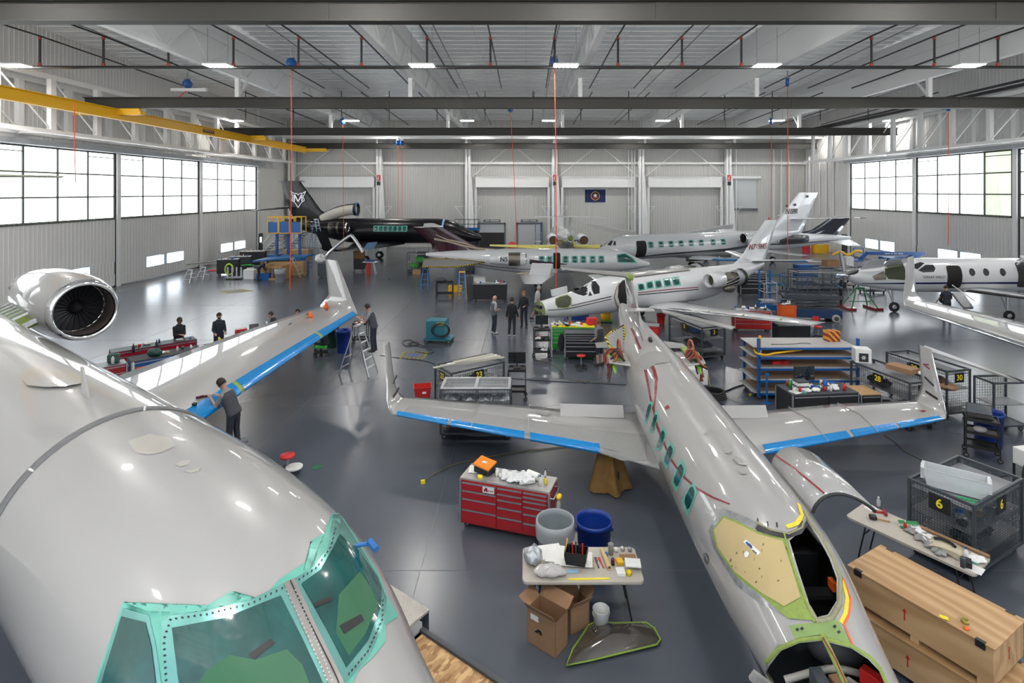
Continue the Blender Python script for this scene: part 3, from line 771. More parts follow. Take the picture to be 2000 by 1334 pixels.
wpart('windshield_frame', [(570,1134),(612,1108),(640,1070),(650,1006),(662,1006),(700,1066),(737,1128),(754,1170),(750,1214),(722,1282),(680,1330),(664,1345),(640,1300),(600,1210)], frm, 0.010, 8, 5)
wpart('windshield_pane', [(338,1227),(440,1208),(548,1165),(590,1248),(632,1338),(655,1390),(362,1390),(350,1320)], tealglass, 0.016, 8, 5, label='left windshield pane under wrinkled teal film')
wpart('windshield_pane', [(588,1142),(625,1115),(650,1070),(662,1046),(700,1080),(735,1130),(743,1155),(741,1190),(718,1253),(676,1305),(640,1235)], tealglass, 0.016, 8, 5)
wpart('side_window_frame', [(242,1188),(293,1203),(306,1260),(318,1340),(322,1400),(172,1400),(200,1310)], frm, 0.010, 8, 5)
wpart('side_window', [(240,1204),(286,1216),(298,1262),(308,1340),(310,1400),(185,1400),(208,1310)], tealglass, 0.015, 8, 5)
obj('centre_post', CA.line([(564,1136),(600,1218),(640,1300),(664,1350)], 0.085, 0.014), post, JA)
obj('post_seam', CA.line([(566,1136),(604,1218),(645,1300),(668,1350)], 0.008, 0.017), black, JA)
# interior things seen through the panes: dark sun visor bars and green seats
seatg = mat('green_tinted_seat', (0.02, 0.11, 0.05), 0.4)
for pts in ([(660,1165),(700,1120),(722,1150),(735,1185),(712,1240),(680,1285),(655,1240)],
            [(390,1334),(405,1310),(450,1280),(500,1290),(560,1270),(590,1300),(625,1390),(400,1390)]):
    obj('green_lit_seat', CA.patch(pts, 0.018, 5, 4), seatg, JA, 'green seat shape behind the glass')
for pts in ([(662,1225),(702,1203),(709,1216),(671,1242)], [(486,1280),(528,1250),(538,1258),(497,1290)], [(612,1180),(645,1168),(648,1176),(616,1190)]):
    obj('visor_bar', CA.patch(pts, 0.021, 3, 3), black, JA)
# rivets along the frames
def rivets(cast, pts, nn, par, r=0.006, off=0.018, m_=black):
    m = MB(); seglen = []; tot = 0
    for i in range(len(pts)-1): l = math.dist(pts[i], pts[i+1]); seglen.append(l); tot += l
    for k in range(nn):
        d = tot*(k+0.5)/nn; i = 0
        while d > seglen[i] and i < len(seglen)-1: d -= seglen[i]; i += 1
        t = d/seglen[i]; a, b = pts[i], pts[i+1]
        p, n = cast.ray(a[0]+(b[0]-a[0])*t, a[1]+(b[1]-a[1])*t); p = p+n*(off-0.003)
        m.cyl(p-n*0.003, p+n*0.003, r, None, 6)
    o = obj('rivets', m, m_, par); o['kind'] = 'stuff'; return o
rivets(CA, [(327,1334),(322,1250),(335,1210),(404,1201),(489,1181),(556,1148)], 30, JA)
rivets(CA, [(574,1152),(610,1235),(650,1334)], 24, JA, m_=alu)
rivets(CA, [(556,1150),(600,1242),(640,1334)], 22, JA, m_=alu)
rivets(CA, [(580,1136),(618,1110),(645,1070),(655,1030)], 14, JA)
rivets(CA, [(746,1170),(745,1212),(717,1275),(678,1322)], 18, JA)
# hatches and antennas on the crown
obj('access_panel', CA.patch([(250,862),(292,848),(330,855),(343,870),(318,884),(290,889),(265,884)], 0.004), mat('off_white_panel', (0.40, 0.38, 0.345), 0.35, coat=0.6), JA)
obj('antenna_fairing', CA.patch([(44,742),(62,722),(95,713),(130,722),(160,742),(165,752),(130,758),(90,760),(55,756)], 0.03, 8), paint, JA)
for pts in ([(342,908),(356,900),(372,899),(368,908),(352,912)], [(362,921),(378,913),(392,912),(388,921),(372,925)]):
    obj('antenna_base', CA.patch(pts, 0.004, 3), MATS['off_white_panel'], JA)
p, n = CA.ray(172, 778); q, _ = CA.ray(172, 775)
m = MB(); m.prism([p, p+V((-0.22,0,0)), p+V((-0.30,0,0.34)), p+V((-0.22,0,0.34))], (0,0.02,0)); obj('blade_antenna', m, paint, JA)
for px in ((282,802),(65,920)):
    p, n = CA.ray(*px); m = MB(); m.cyl(p, p+n*0.05, 0.012); obj('band_clip', m, white, JA)
# wing
tw = 1.0
wA = [((-11.4, 1.0, 1.55), 6.0, 0.8), ((-13.1, 3.25, 1.52), 5.0, 0.75), ((-15.3, 7.2, 1.85), 3.6, 0.75), ((-16.95, 10.3, 2.12), 2.35, 0.7)]
def port(w): return w
def star(w): return [((q[0][0], -q[0][1], q[0][2]), q[1], q[2]) + ((V((q[3][0], -q[3][1], q[3][2])),) if len(q) > 3 else ()) for q in w]
def winglet(w0, h, dx, dy, cant=0.15, chord=0.9):
    x, y, z = w0[0]; c = w0[1]; s = 1 if y > 0 else -1
    return [w0[:3], ((x-0.12*h, y+s*0.12, z+0.05), c*0.95, 0.7, (0, -s*0.35, 1)), ((x-0.3*h, y+s*0.24, z+0.22), c*0.78, 0.6, (0, -s*0.9, 0.45)),
            ((x-0.42*h, y+s*0.28, z+0.42), c*0.62, 0.6, (0, -s, cant)), ((x-dx, y+s*(0.28+dy), z+h), chord, 0.5, (0, -s, cant))]
for nm, w in (('port', wA), ('star', star(wA))):
    mbw = wing(w); ow = obj('wing', mbw, paint, JA)
    wl = wing(winglet(w[-1], 1.75, 2.0, 0.25, chord=0.8)); obj('winglet', wl, paint, ow)
    if nm == 'port':
        for (i, t0, t1) in ((0, 0.86, 1.0), (1, 0.0, 0.30), (1, 0.33, 1.0), (2, 0.0, 0.24), (2, 0.28, 0.97)):
            o = obj('wrapped_leading_edge', le_strip(w[i], w[i+1], t0, t1, MB(), a=6, b=14, off=0.012), tape, ow, 'leading edge section wrapped in blue film')
        for (i, t0, t1) in ((1, 0.30, 0.33), (2, 0.24, 0.28)):
            obj('bare_leading_edge_gap', le_strip(w[i], w[i+1], t0, t1, MB(), a=6, b=13, off=0.006), primer, ow)
        CAw = Cast([mbw], JA)
        for pts in ([(564,632),(571,630),(569,634),(562,636)], [(636,604),(640,603),(640,607),(636,608)], [(598,612),(602,612),(602,615),(598,615)]):
            obj('wing_marking', CAw.patch(pts, 0.004, 2, 2), black, ow)
        obj('wing_panel_seam', CAw.line([(560,640),(610,612),(652,600)], 0.02, 0.003), MATS['off_white_panel'], ow)
        m = MB(); p, n = CAw.ray(560, 600)
# engines
def nacelle(root, x0, y, z, r, L, pylon_to=None, rin=0.8, body=paint, open_core=False, name='engine_nacelle'):
    M = Matrix.Translation((x0, y, z)) @ Matrix.Rotation(PI/2, 4, 'Y')
    m = MB(); m.lathe([(r*.93, -0.25*r), (r*1.0, -0.6*r), (r*1.06, -L*.3), (r*1.05, -L*.5), (r*.95, -L*.75), (r*.72, -L), (r*.66, -L), (r*.7, -L*.8)], 40, 0, M); nn = obj(name, m, body, root)
    m = MB(); m.lathe([(r*.93, -0.26*r), (r*.90, -0.10*r), (r*.86, -0.02*r), (r*.81, 0), (r*.77, -0.04*r), (r*.75, -0.12*r)], 40, 0, M); obj('inlet_lip', m, chrome, nn)
    m = MB(); m.lathe([(r*.755, -0.12*r), (r*.74, -0.5*r), (r*.76, -1.0*r)], 40, 0, M); obj('inlet_duct', m, mat('dark_inlet', (0.07,0.055,0.05), 0.45), nn)
    m = MB()
    for k in range(24):
        a = 2*PI*k/24; u = V((0, math.cos(a), math.sin(a))); t = V((0, -math.sin(a), math.cos(a)))
        o = V((x0-0.92*r, y, z)); i0 = o+u*r*.2; i1 = o+u*r*.74
        m.add([i0+t*r*.02, i0-t*r*.02+V((-.05*r,0,0)), i1-t*r*.10+V((-.10*r,0,0)), i1+t*r*.09], [(0,1,2,3)], 0)
        m.add([i0+t*r*.02+V((-.01,0,0)), i0-t*r*.02+V((-.06*r,0,0)), i1-t*r*.10+V((-.11*r,0,0)), i1+t*r*.09+V((-.01,0,0))], [(3,2,1,0)], 0)
    m.lathe([(r*.755, -1.02*r), (0.001, -1.04*r)], 24, 0, M)
    obj('fan', m, mat('dark_fan_blades', (0.05,0.05,0.055), 0.35, 0.6), nn)
    m = MB(); m.lathe([(0.001, -0.55*r), (r*.08, -0.62*r), (r*.17, -0.78*r), (r*.22, -0.98*r)], 20, 0, M); obj('spinner', m, mat('dark_spinner', (0.03,0.03,0.035), 0.3, 0.4), nn)
    return nn
for s in (1, -1):
    nacelle(JA, -16.6, s*2.1, 3.7, 0.80, 4.6)
    m = MB(); m.loft([foil((-17.4, s*0.9, 3.25), 2.9, 0.8), foil((-17.3, s*1.6, 3.5), 2.9, 0.8)], 0, True)
    py = obj('pylon', m, primer, JA)
    m = MB(); m.bar((-17.35, s*1.0, 3.36), (-17.25, s*1.5, 3.62), 0.12, 0.10); obj('pylon_leading_edge', m, alu, py)
    for k in range(6): 
        m = MB(); m.bar((-17.8-k*0.36, s*0.95, 3.50), (-17.75-k*0.36, s*1.45, 3.72), 0.03, 0.05); obj('pylon_rib', m, alu, py)
# fin and tailplane (mostly outside the frame)
m = wing([((-21.5, 0, 3.9), 4.6, 0.7, (0,1,0)), ((-25.2, 0, 7.0), 2.9, 0.7, (0,1,0))]); obj('fin', m, paint, JA)
stA = [((-25.6, 0, 7.15), 2.2, .7), ((-27.6, 4.4, 7.2), 1.1, .7)]
for w in (stA, star(stA)): obj('tailplane', wing(w), mat('pale_olive_primer', (0.33, 0.36, 0.27), 0.5), JA)
for x, y in ((-3.2, 0), (-13.5, 2.1), (-13.5, -2.1)): gear(JA, x, y, 1.6, 0.3 if x > -5 else 0.42, twin=True)

# =================================================================== JET B: white jet facing the camera, windshield removed
JB = thing('business_jet', 'white jet facing the viewer with open nose, missing windshield and upturned wingtips', 'airplane', (3.11, 0, 0), -PI/2 - 0.0205)
zB = 1.67
secB = [(3.7, 1.30, .02, .02), (4.1, 1.32, .22, .20), (4.7, 1.36, .42, .38), (5.3, 1.42, .54, .47), (5.8, 1.48, .62, .55), (6.2, 1.54, .68, .63), (6.6, 1.60, .74, .74), (7.0, 1.64, .79, .81), (7.7, 1.67, .83, .85),
        (9, 1.67, .85, .86), (13.0, 1.67, .85, .86), (15.0, 1.74, .76, .80), (17.0, 1.90, .55, .66), (19, 2.12, .32, .48), (20.2, 2.25, .14, .28), (20.6, 2.3, .05, .1)]
mbB = fuselage(secB, 0.035, 144)
JBM = Matrix.Translation(JB.location) @ JB.rotation_euler.to_matrix().to_4x4()
def topx(P):
    w = JBM @ V(P); return VX + FPX*w.x/w.y, VY + FPX*(H-w.z)/w.y
def inside(p, poly):
    c = False; n = len(poly); j = n-1
    for i in range(n):
        if (poly[i][1] > p[1]) != (poly[j][1] > p[1]) and p[0] < (poly[j][0]-poly[i][0])*(p[1]-poly[i][1])/(poly[j][1]-poly[i][1])+poly[i][0]: c = not c
        j = i
    return c
hole1 = [(1542,1056),(1556,1044),(1567,1034),(1575,1016),(1599,1052),(1620,1091),(1634,1130),(1634,1173),(1617,1200),(1596,1206),(1581,1180),(1560,1116)]
hole2 = [(1503,1300),(1524,1272),(1560,1256),(1605,1251),(1663,1266),(1696,1288),(1717,1310),(1733,1345),(1760,1420),(1480,1420),(1488,1330)]
CB = Cast([mbB], JB)
shell = fuselage(secB, 0.09, 72)
inn = fuselage([q for q in secB if q[0] < 9.5], 0.09, 72, 0.035)
shell.add(inn.v, [f[::-1] for f in inn.f], 1, True)
fb = obj('fuselage', shell, [paint, mat('dark_olive_interior', (0.055, 0.06, 0.035), 0.6, var=0.4, scale=8)], JB)
def refix(o):
    """inner skin faces must look inward"""
    bm = bmesh.new(); bm.from_mesh(o.data)
    for f in bm.faces:
        c = f.calc_center_median(); q = lerp_secs(secB, max(3.75, -c.x)); d = V((0, c.y, c.z - q[1]))
        if d.length > 1e-3 and abs(f.normal.x) < .9:
            out = f.normal.dot(d) > 0
            if (f.material_index == 0) != out: f.normal_flip()
    bm.to_mesh(o.data); bm.free()
refix(fb)
cutters = []
JBI = JBM.inverted()
for hole, zt, zb_ in ((hole1, 2.75, 1.72), (hole2, 2.5, 1.35)):
    m = MB(); top = [JBI @ G(x, y, zt) for x, y in hole]; bot = [JBI @ G(x, y, zb_) for x, y in hole]
    n_ = len(hole); m.add(top + bot, [tuple(range(n_)), tuple(range(n_, 2*n_))[::-1]] + [(i, i+n_, (i+1) % n_ + n_, (i+1) % n_) for i in range(n_)])
    c = obj('cutter', m, MATS['dark_olive_interior'], JB); cutters.append(c)
    b_ = fb.modifiers.new('cut', 'BOOLEAN'); b_.object = c; b_.operation = 'DIFFERENCE'; b_.solver = 'EXACT'
bpy.context.view_layer.update()
dg = bpy.context.evaluated_depsgraph_get()
me2 = bpy.data.meshes.new_from_object(fb.evaluated_get(dg)); fb.modifiers.clear(); fb.data = me2; me2.name = 'fuselage'
for c in cutters: bpy.data.objects.remove(c)
silver = mat('bare_silver_seal', (0.30, 0.31, 0.32), 0.32, 0.75, var=0.45, scale=14, bump=0.15, bscale=12)
obj('windshield_retainer', CB.patch([(1412,993),(1453,1008),(1480,1022),(1478,1034),(1500,1046),(1532,1056),(1552,1116),(1567,1168),(1540,1207),(1489,1182),(1439,1143),(1396,1075),(1384,1036)], 0.006, 8, 4), silver, JB)
obj('green_sealant', CB.patch([(1414,1008),(1439,1018),(1482,1040),(1534,1054),(1553,1112),(1572,1180),(1588,1213),(1540,1209),(1489,1166),(1439,1126),(1402,1074),(1392,1036)], 0.012, 8, 4), primer, JB)
obj('windshield_blank', CB.patch([(1416,1013),(1439,1023),(1482,1045),(1529,1059),(1548,1116),(1564,1168),(1533,1186),(1489,1159),(1439,1119),(1405,1070),(1397,1036)], 0.02, 8, 4), tan, JB, 'tan protective sheet in the left windshield opening')
lm = white
o_ = CB.patch([(1454,1061),(1459,1056),(1487,1081),(1482,1087)], 0.026, 2, 3); obj('white_sticker', o_, white, JB, 'white sticker with blue mark')
obj('blue_mark', CB.line([(1463,1068),(1467,1066),(1471,1074)], .02, .03, 3), navy, JB); obj('grey_print', CB.line([(1472,1077),(1480,1084)], .015, .03, 2), dsteel, JB)
r9 = random.Random(9)
for k in range(16):
    x_, y_ = 1425+r9.random()*110, 1060+r9.random()*85
    obj('scuff_mark', CB.line([(x_, y_),(x_+r9.uniform(-3,4), y_+r9.uniform(1,6))], r9.uniform(.006,.02), .023, 2), mat('brown_scuff', (.10,.07,.03), .6), JB)
o_ = CB.patch([(1458,1063),(1461,1060),(1472,1069),(1469,1074)], 0.029, 2, 2); obj('blue_mark', o_, blue, JB)
o_ = CB.patch([(1456,1082),(1461,1078),(1466,1083),(1463,1090),(1457,1090)], 0.026, 2, 3); obj('round_sticker', o_, white, JB)
obj('green_base_panel', CB.patch([(1541,1222),(1590,1217),(1634,1211),(1650,1235),(1664,1262),(1604,1240),(1553,1248)], 0.008, 6, 4), mat('green_primer_panel', (0.20, 0.30, 0.10), 0.5, var=0.15), JB)
for px in ((1558,1231),(1567,1229),(1630,1225),(1638,1236)):
    obj('lightening_hole', CB.patch([(px[0]-4,px[1]),(px[0],px[1]-4),(px[0]+4,px[1]),(px[0],px[1]+4)], 0.012, 2, 2), black, JB)
obj('windshield_centre_post', CB.rim([(1531,1042),(1550,1110),(1572,1170),(1592,1216)], 0.022, closed=False), primer, JB)
obj('opening_frame', CB.rim([(1571,1000),(1586,1028),(1606,1052),(1626,1088),(1641,1130),(1640,1180),(1624,1208),(1596,1214),(1580,1186)], 0.028, closed=False), mat('olive_frame', (0.26, 0.25, 0.15), 0.5, var=0.3, scale=15), JB)
obj('roof_edge_frame', CB.rim([(1476,1020),(1505,1036),(1540,1044),(1566,1032),(1572,1010)], 0.022, closed=False), MATS['olive_frame'], JB)
obj('black_roof_seal', CB.line([(1478,1030),(1505,1042),(1535,1049),(1560,1040),(1571,1022)], 0.07, 0.016), black, JB)
for x_, y_ in ((1480,1018),(1499,1024),(1517,1026)): obj('roof_slot', CB.line([(x_, y_-5),(x_+1, y_+5)], 0.02, 0.008, 2), black, JB)
obj('yellow_trim', CB.line([(1537,1030),(1556,1023),(1567,1008),(1559,984)], 0.055, 0.008), mat('yellow_masking_tape', (0.75, 0.60, 0.03), 0.45), JB)
obj('yellow_trim', CB.line([(1645,1132),(1655,1170),(1652,1200),(1643,1218)], 0.05, 0.006), MATS['yellow_masking_tape'], JB)
obj('orange_trim', CB.line([(1646,1128),(1661,1170),(1657,1202),(1648,1220),(1666,1262)], 0.022, 0.009), mat('orange_trim_tape', (0.75, 0.12, 0.04), 0.5), JB)
obj('bay_sill', CB.rim([(1497,1294),(1524,1266),(1560,1251),(1606,1246),(1663,1262),(1698,1284),(1720,1308),(1736,1345)], 0.022, closed=False), primer, JB)
obj('bay_keel_beam', CB.rim([(1606,1240),(1630,1290),(1655,1345),(1675,1390)], 0.03, closed=False), primer, JB)
obj('keel_red_wire', CB.rim([(1608,1250),(1632,1292),(1656,1345)], 0.008, off=0.035, closed=False), redstripe, JB)
# boxes and tubes in the nose bay and cockpit
m = MB(); m.bb(-5.9, -4.3, -0.40, 0.40, 1.12, 1.18); obj('bay_floor', m, dsteel, JB)
for i, (x, y, z, dx, dy, dz, mt) in enumerate(((-5.55,-0.25,1.3,.25,.12,.25,dsteel), (-5.5,-0.05,1.28,.3,.12,.2,cardb), (-5.2,-0.28,1.3,.3,.14,.22,alu), (-5.6,0.3,1.33,.22,.1,.2,redp), (-5.1,0.25,1.3,.3,.16,.2,dsteel), (-5.0,-0.05,1.27,.24,.14,.2,black), (-4.7,0.1,1.25,.2,.2,.2,wplast), (-5.35,0.12,1.32,.14,.1,.24,white), (-5.3,0.42,1.3,.18,.06,.22,redp))):
    m = MB(); m.box((x,y,z+.2), (dx,dy,dz+.16), 0, 0.2*i); obj('avionics_box', m, mt, JB, bevel=0.006)
for i, (a, b, c_) in enumerate((((-5.8,-0.5,1.45), (-5.75,0,1.62), (-5.8,0.5,1.45)), ((-5.6,-0.45,1.5), (-5.4,-0.35,1.6), (-5.0,-0.3,1.5)), ((-5.7,0.1,1.55), (-5.3,0.3,1.58), (-4.9,0.4,1.4)))):
    m = MB(); poly_tube(m, [a, b, c_], 0.035); obj('bay_duct', m, mat('dull_duct', (0.35,0.34,0.31), 0.6), JB)
m = MB(); m.ball((-6.15, .22, 1.58), (.26, .34, .22), 20, 12); obj('grey_glareshield', m, mat('grey_glareshield', (.10,.10,.11), .5), JB)
m = MB(); m.bb(-6.75, -6.6, -0.5, 0.5, 1.4, 1.75); m.bb(-6.7, -6.55, -0.5, 0.5, 1.75, 1.8); obj('instrument_panel', m, black, JB)
for y in (-0.32, 0.34):
    m = MB(); m.bb(-7.15, -6.75, y-0.2, y+0.2, 1.2, 1.35); m.bb(-7.25, -7.12, y-0.2, y+0.2, 1.3, 1.95); obj('crew_seat', m, black, JB, bevel=0.03)
m = MB(); m.bb(-8.4, -6.1, -0.55, 0.55, 1.08, 1.12); obj('cabin_floor', m, dsteel, JB)
m = MB(); m.box((-6.6, 0.42, 1.9), (0.12, 0.05, 0.1)); obj('red_flag', m, orange, JB)
# red swoosh lines
obj('red_swoosh', CB.line([(1259,716),(1263,735),(1272,785),(1280,815)], [0.07,0.05], 0.005), redstripe, JB)
obj('red_swoosh', CB.line([(1268,708),(1277,722),(1282,740),(1280,775),(1277,800)], [0.10,0.05], 0.005), redstripe, JB)
obj('red_swoosh', CB.line([(1277,800),(1284,833),(1295,861),(1311,898),(1333,929),(1361,954),(1393,972),(1426,985)], [0.06,0.02], 0.005, 6), redstripe, JB)
fl_ = [((1268,783),(1277,786),(1264,828),(1257,826)), ((1280,803),(1289,807),(1276,846),(1266,846)), ((1295,831),(1304,845),(1290,880),(1278,880)), ((1310,860),(1320,876),(1303,918),(1293,902)), ((1331,894),(1342,917),(1322,962),(1311,943)), ((1354,938),(1363,961),(1343,1010),(1332,978))]
for q in fl_:
    obj('window_masking_film', CB.patch(list(q), 0.006, 4, 4), mint, JB)
    c = (sum(p[0] for p in q)/4, sum(p[1] for p in q)/4)
    a = [(c[0]+(p[0]-c[0])*.72, c[1]+(p[1]-c[1])*.74) for p in q]
    r8 = []
    for i in range(4):
        u, v = a[i], a[(i+1) % 4]; r8 += [(u[0]*.8+v[0]*.2, u[1]*.8+v[1]*.2), (u[0]*.2+v[0]*.8, u[1]*.2+v[1]*.8)]
    obj('cabin_window', CB.patch(r8, 0.011, 4, 2), tealglass, JB)
for q in ([(1372,843),(1378,840),(1383,847),(1376,850)], [(1414,880),(1422,876),(1429,883),(1425,888),(1417,886)], [(1431,896),(1440,894),(1460,906),(1459,911),(1443,909)], [(1443,920),(1450,917),(1459,924),(1455,928),(1448,927)], [(1386,838),(1390,836),(1398,845),(1395,848)]):
    obj('antenna_plate', CB.patch(q, 0.015, 3, 2), paint, JB)
obj('round_port', CB.patch([(1375,1082),(1379,1079),(1384,1086),(1385,1098),(1381,1103),(1376,1095)], 0.006, 3, 2), glass, JB)
obj('static_port', CB.patch([(1298,795),(1305,791),(1309,797),(1301,801)], 0.004, 2, 2), redstripe, JB)
# grey felt wrapped round the tail cone top
obj('felt_cover', CB.patch([(1243,712),(1250,696),(1266,688),(1284,685),(1298,690),(1311,705),(1300,709),(1280,712),(1262,724),(1246,716)], 0.012, 6, 3), felt, JB)
m = MB()
for i, x in enumerate((-5.6, -5.75)): m.bar((x, -0.60, 1.35), (x-0.05, -0.85, 1.5), 0.05, 0.10)
o = obj('pitot_mast', m, paint, JB)
# wings
yb = 0.5
wB = [((-11.2, 0.55, .93), 3.0, 0.9), ((-11.85, 1.75, 0.98), 2.15, 0.85), ((-12.6, 4.3, 1.08), 1.75, 0.8), ((-13.3, 6.66, 1.18), 1.15, 0.75)]
wB = [((q[0][0], q[0][1], q[0][2]),) + q[1:] for q in wB]
for s, w in ((-1, star(wB)), (1, wB)):
    mbw = wing(w); ow = obj('wing', mbw, paint, JB); cw = Cast([mbw], JB)
    wl = winglet(w[-1], 1.3, 1.25, 0.25, chord=0.5); mwl = wing(wl); owl = obj('winglet', mwl, paint, ow)
    obj('winglet_leading_edge', (lambda mm: [le_strip(wl[i], wl[i+1], 0, 1, mm, a=7, b=12, off=0.004) for i in range(4)][-1])(MB()), chrome, owl)
    segs = ((1, 0.02, 0.86), (1, 0.9, 1.0), (2, 0.0, 0.4), (2, 0.43, 0.95)) if s > 0 else ((1, 0.0, 0.60), (1, 0.65, 1.0), (2, 0.0, 0.36), (2, 0.39, 0.95))
    for i, t0, t1 in segs: obj('wrapped_leading_edge', le_strip(w[i], w[i+1], t0, t1, MB(), a=6, b=14, off=0.014), tape, ow, 'leading edge wrapped in blue film')
    c2 = Cast([mwl], JB)
    if s < 0:
        obj('felt_cover', cw.patch([(783,818),(792,800),(800,793),(830,796),(905,803),(1030,820),(1180,842),(1245,848),(1262,851),(1262,900),(1215,900),(1209,884),(1040,850),(900,830)], 0.012, 8, 6), felt, ow, 'grey felt walkway cover on the wing')
        obj('felt_patch', cw.patch([(1042,806),(1052,802),(1079,808),(1068,814)], 0.010, 3, 3), felt, ow)
        obj('felt_patch', cw.patch([(1209,812),(1219,810),(1246,814),(1240,826)], 0.010, 3, 3), felt, ow)
        obj('winglet_mark', c2.line([(767,710),(771,709)], 0.03, 0.006), redstripe, owl); obj('winglet_mark', c2.line([(768,716),(771,710)], 0.03, 0.006), redstripe, owl)
        obj('winglet_stripe', c2.line([(767,751),(771,741),(775,733)], 0.05, 0.006), black, owl); obj('winglet_stripe', c2.line([(767,776),(773,768),(779,757)], 0.06, 0.006), black, owl)
    else:
        obj('winglet_mark', c2.line([(1803,711),(1814,713)], 0.035, 0.006), redstripe, owl); obj('winglet_mark', c2.line([(1804,712),(1816,721)], 0.035, 0.006), redstripe, owl)
        obj('winglet_stripe', c2.line([(1806,736),(1813,743),(1824,754)], 0.05, 0.006), black, owl); obj('winglet_stripe', c2.line([(1808,764),(1818,771),(1832,780)], 0.06, 0.006), black, owl)
        obj('wing_marking', cw.patch([(1795,802),(1802,800),(1809,803),(1802,806)], 0.005, 2, 3), redstripe, ow)
    # chordwise fences
    for i, t in ((1, 0.62), (2, 0.15)) :
        f0 = lerp_foil(w[i], w[i+1], t); x, y, z = f0[0]; c = f0[1]
        m = MB(); m.prism([(x+0.02, y, z+0.02), (x-0.4*c, y, z+0.075*c), (x-c*1.0, y, z+0.02), (x-c*1.0, y, z+0.05), (x-0.4*c, y, z+0.075*c+0.04), (x, y, z+0.06)], (0, 0.012, 0)); obj('wing_fence', m, paint, ow)
    # raised spoiler
    x, y, z = -13.55, s*2.15, 1.04
    m = MB(); m.add([(-13.55, s*0.98, 1.03), (-13.55, s*2.55, 1.06), (-13.72, s*2.55, 1.31), (-13.72, s*0.98, 1.28), (-13.58, s*0.98, 1.02), (-13.58, s*2.55, 1.05), (-13.75, s*2.55, 1.30), (-13.75, s*0.98, 1.27)], [(0,1,2,3),(7,6,5,4),(0,4,5,1),(1,5,6,2),(2,6,7,3),(3,7,4,0)])
    obj('raised_spoiler', m, paint, ow)
# fin, T-tail
fB = [((-15.9, 0, 2.35), 3.4, 0.6, (0,1,0)), ((-17.0, 0, 2.95), 2.2, 0.6, (0,1,0)), ((-18.3, 0, 3.72), 1.5, 0.7, (0,1,0))]
mf = wing(fB); ofn = obj('fin', mf, paint, JB)
stB = [((-18.35, 0.0, 3.74), 1.35, .7), ((-19.3, 2.25, 3.86), 0.75, .7)]
for w in (stB, star(stB)):
    oo = obj('tailplane', wing(w), paint, JB); obj('deicing_boot', le_strip(w[0], w[1], 0.06, 0.97, MB(), a=7, b=12, off=0.005), mat('grey_boot', (0.09,0.085,0.08), 0.5), oo)
m = MB(); m.loft([[V((-18.2-0.25*k, 0.10*math.cos(a)*f, 3.74+0.14*math.sin(a)*f)) for a in [2*PI*i/12 for i in range(12)]] for k, f in ((0,.2),(.4,.8),(1.2,1),(3,.7))], 0, True); obj('fin_tip_fitting', m, primer, JB)
m = MB(); m.bb(-16.9, -16.6, -0.42, 0.42, 3.0, 3.04); obj('small_fairing', m, paint, JB)
cf = Cast([mf], JB)
M_ = frame(JBM.inverted() @ D(1235, 632, 17.55), (JBM.inverted().to_3x3() @ V((0.0, -0.55, -1.0))), (0, -1, 0)); M_[1][3] = -0.085
txt('N965', 0.36, redstripe, frame((-17.35,-.10,2.93), (1,0,0), (0,-1,0)), ofn, 'registration_letters', shear=0.2, bold=.02)
cq2 = Cast([mf, mbB], JB); obj('red_swoosh', cq2.line([(1233,641),(1240,656),(1246,669),(1251,682)], 0.06, 0.008), redstripe, JB); obj('dark_line', cq2.line([(1242,636),(1250,648),(1256,667)], 0.02, 0.008), black, JB)
p, n = CB.ray(1270, 666); m = MB(); m.ball(p+V((0,0,0.02)), (0.16, 0.055, 0.10), 12, 8); obj('dorsal_scoop', m, black, JB)
# stub ends of the removed engines: pylons, hoses and wiring
for s in (1, -1):
    m = MB(); m.loft([foil((-14.2, s*0.7, 2.1), 1.3, 0.9), foil((-14.3, s*1.25, 2.15), 1.2, 0.9)], 0, True); pyl = obj('engine_pylon', m, paint, JB)
    m = MB(); m.bb(-15.5, -14.4, s*1.0-0.1, s*1.0+0.1, 2.18, 2.24); obj('pylon_deck', m, primer, pyl)
    m = MB(); m.loft([[V((-14.5-0.1*k, s*(1.14+0.06*math.sin(k*.8)), 2.1+0.055*k-0.02)) + V((0.0, 0.07*math.cos(a), 0.05*math.sin(a)))*f for a in [2*PI*i/8 for i in range(8)]] for k, f in ((-3,.3),(-1,1),(1,1),(3,.9),(5,.3))], 0, True)
    obj('green_bracket', m, mat('apple_green', (0.20, 0.42, 0.06), 0.5), pyl)
    m = MB(); m.loft([foil((-16.3, s*0.45, 2.0), 0.9, .5), foil((-16.4, s*1.35, 1.95), 0.55, .5)], 0, True); obj('aft_strake', m, paint, JB)
    r2 = random.Random(3+s)
    for k in range(9):
        a = V((-14.3-0.15*k*0.5, s*0.85, 2.2)); m = MB()
        pts = [a, a+V((0.0, s*r2.uniform(.05,.2), r2.uniform(.05,.25))), a+V((r2.uniform(-.3,.3), s*r2.uniform(.2,.4), r2.uniform(-.1,.15))), a+V((r2.uniform(-.3,.3), s*r2.uniform(.3,.5), r2.uniform(-.7,-.1)))]
        poly_tube(m, pts, 0.022 if k % 3 else 0.03, 6); obj('hose' if k % 3 else 'wire_bundle', m, mat('red_brown_hose', (0.30, 0.06, 0.035), 0.55) if k % 4 else black, pyl)
    m = MB(); m.tube([a + V((0.25*math.cos(t), s*0.1, 0.05+0.22*math.sin(t))) + V((0.3, 0, 0.2)) for t in [2*PI*i/16 for i in range(16)]], 0.03, 6, 0, False, True); obj('hose', m, MATS['red_brown_hose'], pyl)
